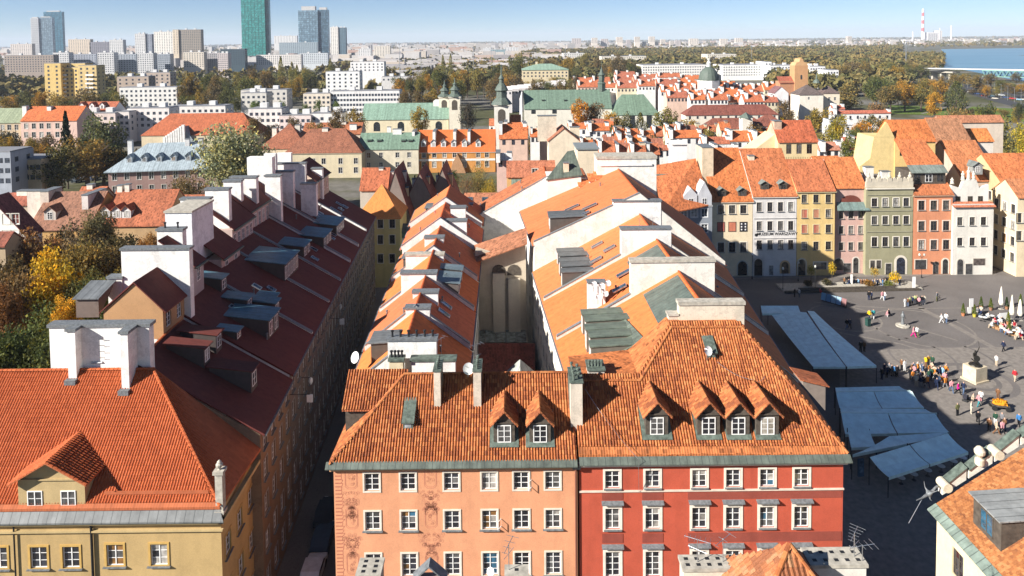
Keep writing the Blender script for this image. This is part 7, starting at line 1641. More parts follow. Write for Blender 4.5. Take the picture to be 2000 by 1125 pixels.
# cream palace row beyond the street
o = fh('palace_wing', 'long cream building with brown hip roof and small round vents', 556, 706, 298, 252, 250, 1.0, 'hip', roofc=(.27, .105, .06), wallc=(.60, .52, .36), cols=(612, 632, 665, 695), rows=(315, 333), ww=1.5, wh=2.2, wstyle=WN, chim=((636, 250, 2.2, 2.2, .5),), cornice=(.5, .45, .33))
o = fh('palace_wing', 'lower brown-roofed wing left of the cream palace with a ridge step', 505, 600, 290, 242, 262, .9, 'hip', roofc=(.30, .11, .06), wallc=(.6, .5, .36), chim=((537, 250, 1.8, 1.8, .5), (552, 274, 1.6, 1.6, .2), (582, 244, 2.0, 2.0, .5)))
o = fh('palace_wing', 'rear brown-roofed range with a bright orange patch', 590, 705, 262, 240, 290, .9, roofc=(.34, .12, .055), wallc=(.6, .5, .4), chim=((622, 240, 2.0, 2.0, .5), (672, 238, 2.2, 2.0, .5), (690, 243, 3, 1, .2, WHITE)))
o = fh('green_roof_house', 'cream house with green copper mansard roof and four dark vents', 700, 817, 291, 260, 256, 1.0, roofc=GRN, roofm='seam', wallc=(.60, .54, .42), cols=(720, 744, 776, 799), rows=(303, 322), ww=1.4, wh=2.0, wstyle=WN, chim=((776, 252, 3.4, 1.4, .5, WHITE), (760, 248, 1.4, 1.0, .6, WHITE)))
for px in (722, 741, 788, 802): p = RP(px, 279, 256, o['ze'], 1.0); shed_dormer(o, p.x-o.location.x, p.y-256, p.z+.2, 0, 1.6, .8, 1.0, .2, (.12, .18, .14), (.03, .03, .03), 0)
o = fh('orange_terrace', 'orange and white terrace with vivid tiled roof, firewalls and six dormers', 815, 967, 296, 254, 258, 1.05, roofc=(.52, .13, .035), roofm='rooftile_even', wallc=(.52, .24, .07), cols=(828, 848, 868, 888, 907, 934, 951), rows=(302, 321), ww=1.5, wh=2.3, wstyle=WN, cornice=(.7, .68, .62))
for px in (827, 846, 866, 886, 907, 934):
 p = RP(px, 288, 258, o['ze'], 1.05); gable_dormer(o, p.x-o.location.x, p.y-258, p.z+.2, 0, 1.9, 1.9, .9, 1.05, (.30, .33, .33), (.6, .62, .62), 1, roofm='seam', wallm='paint')
for px in (808, 848, 888, 916): p = U(px, 256, 261); chimney(o, p.x-o.location.x-.5, p.x-o.location.x+.5, 2.0, 9.5, o['ze']+1.5, UZ(px, 254, 264), WHITE, 'lead', name='party_wall')
mb = MB(); mb.box(0, o['w'], -.10, -.003, UZ(890, 314, 258), UZ(890, 310, 258)); mb.build('string_course', M['paint'], o, (.7, .68, .64))
for k, px in enumerate((896, )):
 mb = MB(); a = UX(885, 340, 257.8)-o.location.x; b = UX(903, 340, 257.8)-o.location.x; mb.prism([(a-1.2, -1.5, 0), (b+1.4, -1.5, 0), (b, -1.5, UZ(895, 318, 257)), ((a+b)/2, -1.5, UZ(895, 300, 257)), (a, -1.5, UZ(895, 318, 257))], (0, 1.49, 0)); mb.build('brick_buttress', M['plaster'], o, (.42, .24, .13))
# churches
def arched(o, xs, z, w, h, y=-.03):
 for x in xs:
  mb = MB(); n = 8; mb.prism([(x-w/2, y, z), (x+w/2, y, z)]+[(x+w/2*math.cos(math.pi*k/n), y, z+h-w/2+w/2*math.sin(math.pi*k/n)) for k in range(n+1)], (0, .027, 0)); mb.build('arched_window', M['glass'], o, (.03, .035, .04))
def steeple(o, x, y, w, z0, ztop, cup, wallc, ccol=(.15, .24, .18), win=True):
 mb = MB(); mb.box(x-w/2, x+w/2, y-w/2, y+w/2, 0, z0); t = mb.build('tower', M['plaster'], o, wallc)
 mb = MB(); mb.box(x-w/2-.3, x+w/2+.3, y-w/2-.3, y+w/2+.3, z0, z0+.5); mb.build('cornice', M['paint'], t, (.6, .55, .45))
 H = ztop-z0; mb = MB(); mb.lathe([(w*.72, .5), (w*.60, H*.10), (w*.36, H*.20), (w*.34, H*.34), (w*.46, H*.38), (w*.30, H*.50), (w*.16, H*.56), (w*.14, H*.64), (w*.20, H*.67), (w*.06, H*.76), (w*.03, H)], (x, y, z0), 8); mb.build('spire', M['copper_green'], t, ccol)
 if win:
  for dx in (0,): mb = MB(); n = 8; hh = w*.5; zb = z0-w*1.1; mb.prism([(x-hh/2, y-w/2-.04, zb), (x+hh/2, y-w/2-.04, zb)]+[(x+hh/2*math.cos(math.pi*k/n), y-w/2-.04, zb+hh*1.3+hh/2*math.sin(math.pi*k/n)) for k in range(n+1)], (0, .035, 0)); mb.build('belfry_opening', M['dark_wood'], t)
o = fh('church', 'cream baroque church with pale green copper roof and twin towers', 706, 876, 233, 202, 330, .9, roofc=(.22, .33, .25), roofm='seam', wallc=(.66, .58, .40), cat='church', chim=())
x0 = o.location.x; arched(o, [UX(c, 250, 330)-x0 for c in (736, 783, 857)], UZ(780, 256, 330), 3.2, 4.6)
for px, py, Yt in ((888, 152, 331), (868, 156, 338)): steeple(o, UX(px, py, Yt)-x0, Yt-330, 5.4, UZ(px, 190, Yt), UZ(px, py, Yt), None, (.68, .62, .50))
mb = MB(); mb.box(UX(848, 205, 340)-x0, UX(875, 205, 340)-x0, 6, 16, 0, UZ(860, 196, 340)); mb.build('transept', M['plaster'], o, (.72, .70, .66))
o = fh('church', 'white church with long grey-green copper roof and slim ridge turret', 1024, 1195, 212, 176, 335, 1.0, roofc=(.155, .225, .165), roofm='seam', wallc=(.70, .66, .56), cat='church')
x0 = o.location.x; arched(o, [UX(c, 219, 335)-x0 for c in (1042, 1083, 1120)], UZ(1080, 222, 335), 2.2, 2.6)
tx = UX(1175, 180, 344)-x0; mb = MB(); zt = UZ(1175, 176, 344); mb.lathe([(1.9, -1), (1.9, 3.2), (2.3, 3.4), (1.2, 4.4), (1.5, 4.8), (1.5, 7.4), (1.9, 7.7), (.9, 9), (.5, 10.4), (.12, 11.5), (.05, 15)], (tx, 9, zt), 8); mb.build('ridge_turret', M['copper_green'], o)
mb = MB(); a = UX(1020, 200, 336)-x0; mb.prism([(a-1.6, 1, 0), (a, 1, 0), (a, 1, UZ(1024, 180, 336)), (a-1.2, 1, UZ(1020, 196, 336))], (0, 8, 0)); mb.build('gable_buttress', M['plaster'], o, (.74, .72, .70))
for px in (1061, 1104): p = RP(px, 199, 335, o['ze'], 1.0); shed_dormer(o, p.x-x0, p.y-335, p.z+.1, 0, 1.2, .8, 1.0, .2, (.10, .14, .11), (.03, .03, .03), 0)
o = fh('church_choir', 'lower green-roofed choir of the white church with hipped end', 1196, 1288, 224, 185, 330, 1.0, 'hip', roofc=(.165, .24, .17), roofm='seam', wallc=(.72, .68, .58), cat='church', chim=(), hipl=6)
x0 = o.location.x; arched(o, [UX(c, 240, 330)-x0 for c in (1235, 1268)], UZ(1250, 250, 330), 2.6, 7)
o = thing('bell_tower', 'white church tower with dark green baroque helmet', 'church tower', (UX(980, 230, 300), 300, 0)); steeple(o, 0, 3, 6.6, UZ(980, 207, 300), UZ(980, 128, 300), None, (.70, .66, .58), win=True)
o = thing('domed_church', 'white church with pale green dome and lantern', 'church', (UX(1390, 170, 410), 410, 0)); zb = UZ(1390, 158, 410); R_ = 20/PXM(410)
mb = MB(); mb.lathe([(R_*1.1, 0), (R_*1.1, zb)], (0, R_, 0), 8); mb.build('drum', M['plaster'], o, (.76, .74, .70)); mb = MB(); H = UZ(1390, 131, 410)-zb; mb.lathe([(R_*1.05, 0)]+[(R_*math.cos(t*.145), H*math.sin(t*.145)) for t in range(0, 10)]+[(R_*.22, H)], (0, R_, zb), 16); mb.build('dome', M['copper_green'], o)
mb = MB(); mb.lathe([(R_*.22, 0), (R_*.2, H*.22), (R_*.26, H*.24), (R_*.1, H*.42), (R_*.02, H*.6)], (0, R_, zb+H), 8); mb.build('lantern', M['plaster'], o, (.6, .62, .58)); mb = MB(); mb.box(-R_*1.5, R_*1.5, -1, 3, 0, zb*.62); mb.build('porch', M['plaster'], o, (.74, .72, .68)); mb = MB(); mb.prism([(-R_*1.0, -1.05, zb*.62), (R_*1.0, -1.05, zb*.62), (0, -1.05, zb*.62+3)], (0, 4, 0)); mb.build('pediment', M['plaster'], o, (.74, .72, .68))
o = thing('brick_church', 'gothic brick church tower with stepped gable and red roof', 'church', (UX(1552, 180, 440), 440, 0)); w = 26/PXM(440); z1 = UZ(1565, 128, 440); mb = MB(); mb.box(0, w, 0, 8, 0, z1); tw = mb.build('tower', M['plaster'], o, (.50, .27, .13))
mb = MB(); zz = UZ(1565, 114, 440); mb.prism([(0, 0, z1), (w, 0, z1), (w*.85, 0, z1+(zz-z1)*.45), (w*.68, 0, z1+(zz-z1)*.5), (w*.6, 0, zz-.3), (w*.5, 0, zz), (w*.4, 0, zz-.3), (w*.32, 0, z1+(zz-z1)*.5), (w*.15, 0, z1+(zz-z1)*.45)], (0, 8, 0)); mb.build('gable', M['plaster'], tw, (.54, .32, .16))
arched(o, [w/2], z1-9, 1.2, 3); arched(o, [w*.5], z1-18, 1.2, 2.6); mb = MB(); mb.box(-9, -.01, 1, 9, 0, UZ(1540, 150, 440)-3); mb.build('nave_wall', M['plaster'], o, (.45, .22, .12)); mb = MB(); z = UZ(1540, 150, 440); mb.shell([(-9.5, .5, z-4), (0, .5, z-4), (0, 6, z), (-9.5, 6, z)], [(0, 1, 2, 3)], .3); mb.build('roof', M['rooftile'], o, (.32, .10, .06))
o = fh('convent', 'white convent with grey-brown hipped roof and small green cupola', 1562, 1608, 185, 166, 400, .8, 'hip', roofc=(.13, .10, .09), wallc=(.72, .66, .56), cols=(1580,), rows=(192,), cat='convent'); mb = MB(); mb.lathe([(2.2, 0), (1.6, 1.6), (.5, 2.4), (.4, 4), (.05, 6)], (o['w']*.9, 6, UZ(1600, 162, 406)), 10); mb.build('cupola', M['copper_green'], o)
fh('convent', 'cream convent wing with two windows and dark roof', 1608, 1640, 182, 168, 405, .8, 'hip', roofc=(.14, .10, .09), wallc=(.72, .62, .48), cols=(1620, 1631), rows=(193,), ww=1.4, wh=2.0, wstyle=WN, cat='convent')
fh('convent', 'white end wall with a red and white painted cross panel', 1513, 1540, 182, 170, 380, roof='gable_y', roofc=(.2, .1, .1), wallc=(.72, .68, .66), cat='convent')
for lab, a, b, e, r, Y, c in (('long maroon-roofed convent range with a row of small windows', 1340, 1520, 224, 205, 340, (.21, .07, .05)), ('lower maroon roof below the row of small windows', 1378, 1500, 251, 231, 300, (.21, .075, .05)), ('maroon hipped roof beside the little green cupola', 1480, 1535, 246, 225, 300, (.22, .08, .055))):
 o = fh('convent', lab, a, b, e, r, Y, .9, 'hip', roofc=c, wallc=(.68, .62, .52), small=True, cols=even(a, b, 12), rows=(229,) if e == 224 else (), ww=1.0, wh=1.3, cat='convent')
o = thing('garden_pavilion', 'small white pavilion with green pyramid roof in the convent yard', 'pavilion', (UX(1450, 236, 296), 296, 0)); w = 20/PXM(296); zt = UZ(1460, 231, 296); mb = MB(); mb.box(0, w, 0, w, 0, zt); mb.build('wall', M['plaster'], o, (.72, .66, .56)); mb = MB(); mb.lathe([(w*.8, 0), (.1, 2.4)], (w/2, w/2, zt), 4); mb.build('roof', M['copper_green'], o)
# small red-roofed houses between the churches and the square
LST = [('tiny white-gabled house with orange roof left of the cream chimney house', 975, 1030, 270, 243, 210, RO, PNK), ('pale pink house with red roof beside the dark alley', 985, 1028, 262, 240, 225, RO, PNK), ('small orange-roofed house behind the cream chimney house', 1110, 1150, 250, 241, 240, RO, WHT), ('red roof with white firewall below the orange-gold tree', 1148, 1190, 254, 242, 235, RO, WHT), ('steep orange roof with white gable by the ivy-dark tree', 1205, 1232, 290, 262, 205, RO, WHT), ('little orange pyramid roof above the white tower block', 1225, 1262, 290, 270, 200, (.55, .17, .04), WHT), ('white low house with tiny windows beside the curved wall', 1268, 1312, 292, 284, 200, (.4, .14, .08), WHT), ('long orange roof with white firewalls below the maroon convent', 1305, 1370, 268, 255, 225, RO, WHT), ('orange roof with a row of white dormers and firewalls', 1420, 1470, 275, 256, 228, RO, WHT), ('orange roof with white dormer by the brick-patched chimney', 1468, 1512, 278, 258, 226, RO, WHT), ('low red roof behind the market house ridges', 1370, 1425, 280, 268, 210, (.40, .13, .07), WHT), ('flat white roof clutter beside the glazed skylight', 1390, 1440, 292, 284, 190, (.5, .48, .45), WHT), ('red roof with white chimney above the curved wall', 1335, 1370, 270, 262, 232, RO, WHT), ('pink-walled house with pale roof at the alley mouth', 970, 1000, 312, 300, 170, (.5, .5, .5), (.6, .42, .36)),
       ('rosy roof and pale wall left of the buttery yellow house', 1655, 1708, 290, 268, 205, (.38, .14, .09), WHT), ('white house with low roof beside the pale yellow attic', 1598, 1640, 292, 278, 185, (.45, .2, .13), WHT), ('white flat-roofed shed among the olive trees', 1612, 1665, 243, 236, 280, (.6, .6, .6), WHT), ('white garden wall house at the lawn edge', 1625, 1740, 221, 216, 330, (.42, .13, .08), WHT), ('red-roofed lodge below the convent', 1625, 1650, 213, 206, 350, (.42, .13, .08), WHT)]
for k, (lab, a, b, e, r, Y, rc, wc) in enumerate(LST):
 n = max(2, int((b-a)/14)); o = fh('small_house', lab, a, b, e, r, Y, .9, roofc=rc, wallc=wc, cols=even(a, b, n), rows=(e+8,), ww=1.0, wh=1.5, small=True, chim=((a+3, r-4, 1.0, 5, .4, WHITE), (b-5, r-3, 1.2, 2.0, .5, WHITE)))
for k in range(9):
 a = 985+k*13; fh('small_house', ORD[k]+' of the low white-roofed houses stepping up to the yellow arsenal', a, a+15, 176-k*1.6, 169-k*1.6, 470+k*8, .7, roofc=(.62, .58, .56), roofm='paint', wallc=(.66, .62, .6), cols=even(a, a+15, 2), rows=(182-k*1.6,), ww=1.2, wh=1.5, small=True)
g = random.Random(8)
for j, (e, Y, x0, x1, n, ph) in enumerate(((264, 252, 1000, 1072, 4, 'before the white church wall'), (286, 202, 1132, 1300, 7, 'behind the white stair tower'), (248, 276, 1135, 1200, 3, 'under the orange maple'), (256, 262, 1300, 1430, 6, 'below the long maroon roof'), (242, 300, 955, 1020, 3, 'at the foot of the white bell tower'), (300, 178, 1170, 1290, 4, 'closest behind the white stair tower'), (268, 236, 1200, 1300, 4, 'under the green choir'))):
 for i in range(n):
  a = lerp(x0, x1, i/n)+g.uniform(-2, 2); b = a+(x1-x0)/n*g.uniform(.8, 1.1); ee = e+g.uniform(-3, 3); r = ee-g.uniform(12, 19)*(230/Y)
  fh('small_house', f'{["orange", "red", "russet"][(i+j) % 3]} roofed small house, {ORD[i]} from the left {ph}', a, b, ee, r, Y+g.uniform(-5, 5), .95, roofc=g.choice([RO, (.40, .13, .06), (.34, .13, .08)]), wallc=g.choice([WHT, CRM, PNK, WHT]), cols=even(a, b, max(2, int((b-a)/9))), rows=(ee+7,), ww=1.0, wh=1.5, small=True, chim=[c for c in ((a+2, r-g.uniform(1, 4), .7, g.uniform(2, 6), .4, WHITE), (lerp(a, b, g.uniform(.4, .9)), r-g.uniform(2, 5), g.uniform(.8, 1.6), 1.2, .5, g.choice([WHITE, CRM, (.45, .3, .2)]))) if g.random() < .6], group='small houses behind the row')
# New Town: rows of red roofs around the dome
g = random.Random(21); k = 0
WHAT = ['with two white firewalls', 'with a pale chimney', 'with a row of dormers', 'with a broad plain slope', 'with white gable ends', 'with dark skylights', 'with a stepped ridge']
NEAR = ['below the green turret', 'left of the green dome', 'right of the green dome', 'before the long white block', 'behind the maroon convent', 'beside the golden tree', 'in front of the domed church']
for (y, Y, x0, x1, n) in ((168, 470, 1130, 1440, 8), (160, 520, 1120, 1360, 6), (178, 420, 1290, 1380, 3), (188, 390, 1300, 1480, 5), (196, 370, 1350, 1520, 5), (150, 600, 1200, 1370, 4), (176, 430, 1415, 1520, 4)):
 for i in range(n):
  a = lerp(x0, x1, i/n)+g.uniform(-3, 3); b = a+(x1-x0)/n*g.uniform(.85, 1.15); e = y+g.uniform(-2, 4); r = e-g.uniform(9, 14)*(430/Y)
  lab = f'{["red", "orange", "brick-red", "russet"][k % 4]} tiled New Town house {WHAT[k % 7]} {NEAR[(k//7) % 7]}'; lab = lab.replace('New Town', 'distant')
  fh('town_roof_house', lab, a, b, e, r, Y+g.uniform(-8, 8), .9, roofc=g.choice([RO, (.42, .13, .06), (.36, .12, .07)]), wallc=g.choice([WHT, CRM, PNK]), cols=even(a, b, max(2, int((b-a)/6))), rows=(e+5,), ww=1.1, wh=1.6, small=True, chim=((a+2, r-3, 1.2, 6, .5, WHITE), (lerp(a, b, .6), r-3, 1.4, 1.6, .5, WHITE)), group='red roofs around the dome'); k += 1
# left: zinc-roofed pink building, red roofs by the grove
o = thing('office_house', 'pinkish brown building with pale blue zinc hip roof and six dormers', 'building', U(211, 335, 205), R(8)); o.location.z = 0
w = 205/PXM(205); ze = UZ(211, 331, 205); ops = grid_ops(w, [ze-3.4, ze-7.4, ze-11.2], 9, 1.3, 2.2); mb = MB(); d = 17
wall_grid(mb, (0, 0), (w, 0), 0, ze, ops); wall_grid(mb, (w, 0), (w, d), 0, ze, []); wall_grid(mb, (w, d), (0, d), 0, ze, []); lo = grid_ops(d, [ze-3.4, ze-7.4], 3, 1.3, 2.2); wall_grid(mb, (0, d), (0, 0), 0, ze, lo); mb.build('wall', M['plaster'], o, (.34, .22, .19)); wall_windows(o, (0, 0), (w, 0), ops, **WN); wall_windows(o, (0, d), (0, 0), lo, **WN)
v, f = roof_geo('hip', w, d, ze, 6.5, .9); mb = MB(); mb.shell(v, f, .25); mb.build('roof', M['zinc'], o, (.34, .40, .43))
for k in range(6): gable_dormer(o, w*(.17+.135*k), 1.9, ze+1.6, 0, 1.7, 1.5, .9, .76, (.34, .40, .43), (.38, .42, .45), 1, roofm='zinc', wallm='paint')
for xx in (3, 20, 24): chimney(o, xx, xx+1.3, 7, 8.3, ze, ze+7.6, (.70, .68, .66))
for (lab, a, b, e, r, Y, t, rc, wc, ch, cols, rows) in (('red-roofed house with stepped white chimney wall and three white dormers', 196, 322, 440, 372, 128, .9, (.36, .115, .055), (.45, .30, .16), ((184, 375, 1.2, 6.0, .35, (.62, .56, .52)), (236, 362, 1.0, 1.0, .5), (250, 360, .9, .9, .5)), (), ()),
 ('brown-roofed ochre house half hidden by the russet trees', 55, 172, 448, 376, 126, .85, (.28, .135, .085), (.50, .30, .12), ((70, 372, 2.6, 1.4, .5, (.66, .58, .5)), (100, 370, 1.6, 4, .5, (.6, .5, .42))), (70, 95), (485,)),
 ('low red-roofed house between the brown roof and stepped chimney', 140, 190, 405, 366, 138, .9, (.38, .12, .055), (.4, .3, .2), ((178, 360, 1.2, 1.2, .5),), (), ()),
 ('red-roofed wing running behind the white chimneys', 310, 400, 440, 382, 134, .9, (.34, .12, .06), (.45, .35, .25), ((320, 380, 1.0, 4, .4),), (), ()),
 ('red roof beyond the white gable at the photo edge', 0, 66, 400, 378, 140, .8, (.32, .10, .06), (.5, .4, .3), ((48, 372, 2.4, 1.4, .5),), (), ())):
 o = fh('grove_house', lab, a, b, e, r, Y, t, roofc=rc, wallc=wc, chim=ch, cols=cols, rows=rows, wstyle=WN)
 if a == 196:
  for px in (206, 228, 247): p = RP(px, 428, Y, o['ze'], t); gable_dormer(o, p.x-o.location.x, p.y-Y, p.z+.2, 0, 1.7, 1.6, .8, t, rc, (.62, .6, .58), 1)
 if a == 55:
  p = RP(98, 432, Y, o['ze'], t); gable_dormer(o, p.x-o.location.x, p.y-Y, p.z+.2, 0, 2.2, 1.7, .9, t, rc, (.5, .45, .4), 1)
fh('grove_house', 'white gabled house with maroon roof at the photo edge', -80, 50, 462, 388, 112, roof='gable_y', depth=4, roofc=(.20, .065, .055), wallc=(.74, .72, .68), cols=(12, 30), rows=(428, 460), ww=1.2, wh=1.7, wstyle=WN)
fh('grove_house', 'tan-walled house in shade low at the photo edge', -80, 10, 480, 455, 95, .8, roofc=(.25, .08, .05), wallc=(.45, .34, .22))
# flats and villas further left
o = fh('villa', 'pink house with bright orange roof behind the spruce', 40, 150, 236, 208, 322, .8, roofc=(.52, .14, .045), wallc=(.66, .46, .38), cols=(51, 66, 81, 95, 112), rows=(246, 263), ww=1.8, wh=2.6, wstyle=WN, chim=((50, 207, 2.0, 2.0, .4, WHITE), (98, 208, 2, 2, .4, WHITE)))
fh('villa', 'ochre house with pale green mansard roof at the photo edge', -40, 40, 240, 212, 326, .8, roofc=(.28, .32, .20), roofm='seam', wallc=(.55, .42, .28), cols=(5, 18, 32), rows=(249, 265), ww=1.8, wh=2.6, wstyle=WN)
o = fh('villa', 'white house with red roof and three white arched dormers', 146, 222, 217, 199, 350, .8, roofc=(.40, .12, .06), wallc=WHT)
for px in (159, 179, 199): p = RP(px, 213, 350, o['ze'], .8); gable_dormer(o, p.x-o.location.x, p.y-350, p.z, 0, 2.4, 2.2, 1.2, .8, (.4, .12, .06), WHT, 1)
o = fh('gable_house', 'long red-roofed house with white stepped gable in front', 276, 500, 263, 222, 300, .95, 'hip', roofc=(.40, .115, .05), wallc=(.60, .50, .34)); x0 = o.location.x
for k in range(9):
 t = k/8; a = UX(lerp(318, 355, t), 262, 298)-x0; mb = MB(); zz = lerp(UZ(318, 268, 298), UZ(355, 244, 298), t); mb.box(a, a+1.3, -2.2, -1.2, 3, zz); mb.build('gable_step', M['whitewash'], o, WHITE)
mb = MB(); mb.prism([(UX(318, 265, 298)-x0, -1.2, 3), (UX(390, 265, 298)-x0, -1.2, 3), (UX(356, 250, 298)-x0, -1.2, UZ(356, 248, 298))], (0, 14, 0)); mb.build('front_wing', M['plaster'], o, (.3, .34, .36))
# street with parked cars between the trees
def car(label, px, py, col, rz=0.0):
 p = G(px, py); o = thing('parked_car', label, 'car', (p.x, p.y, 0.02), rz, 'parked cars'); mb = MB()
 prof = [(-2.1, .35), (2.1, .35), (2.15, .75), (1.3, .95), (.7, 1.42), (-1.1, 1.45), (-1.8, 1.0), (-2.15, .9)]
 mb.prism([(a, -.85, b) for a, b in prof], (0, 1.7, 0)); mb.build('body', M['paint'], o, col)
 mb = MB(); mb.prism([(1.05, -.87, 1.0), (.62, -.87, 1.36), (-1.0, -.87, 1.38), (-1.45, -.87, 1.0)][::-1], (0, 1.74, 0)); mb.build('side_window', M['glass'], o, (.02, .025, .03))
 for x in (-1.35, 1.35):
  for y in (-.88, .68): mb = MB(); mb.tube((x, y, .33), (x, y+.2, .33), .33, n=12); mb.build('wheel', M['dark_metal'], o)
 for y in (-.55, .55): mb = MB(); mb.box(2.12, 2.2, y-.18, y+.18, .6, .75); mb.build('headlight', M['white_paint'], o)
 return o
for k, (px, py, c) in enumerate(((135, 352, (.5, .52, .55)), (150, 356, (.04, .05, .06)), (165, 350, (.3, .32, .35)), (182, 352, (.05, .06, .09)), (98, 345, (.4, .42, .45)))): car(['silver car parked under the grove trees', 'black car parked under the grove trees', 'grey car parked under the grove trees', 'dark blue car parked by the zinc-roofed building', 'pale car at the end of the parked row'][k], px, py, c, R(90))
car('dark blue car parked in the deep shade of the street', 632, 1062, (.03, .06, .10), R(92)); car('black car parked behind the dark blue one in the street', 638, 1010, (.02, .03, .045), R(91))
car('white van roof peeking at the foot of the street', 612, 1128, (.6, .62, .64), R(92))
# ------------------------------------------------------------------ city behind
def blk(label, px0, px1, py, Y, depth, wallc, nc=0, nr=0, name='city_block', cat='building', roofc=(.22, .22, .23), fl=3.1, ww=1.5, wh=1.5, rz=0, gcol=(.05, .06, .08), extra=None, zmax=None):
 depth = min(depth, 11) if px0 < 1000 else depth
 pm = (px0+px1)/2; x0 = UX(px0, py, Y); x1 = UX(px1, py, Y); zt = UZ(pm, py, Y); w = x1-x0
 rows = [zt-1.0-fl*(k+1)+.9 for k in range(nr) if zt-1.0-fl*(k+1) > .5]
 fo = grid_ops(w, rows, nc, ww, wh) if nc else []; lo = grid_ops(depth, rows, max(2, int(depth/4.5)), ww, wh) if nc else []
 o = house(name, label, (x0, Y, 0), rz, w, depth, zt, 'flat', .3, roofc, 'paint', wallc, 'plaster', -.3, front=fo, left=lo if px0 > 1000 else None, right=lo if px0 < 1000 else None, small=True, cat=cat, wstyle=dict(gcol=gcol))
 if w > 14:
  for k in range(2): mb = MB(); a = w*(.25+.4*k); mb.box(a, a+3.5, depth*.4, depth*.4+3, zt+.3, zt+2.6); mb.build('roof_hut', M['plaster'], o, (.66, .65, .63))
 return o
BK = {}
GW, GB = (.60, .59, .58), (.38, .40, .43)
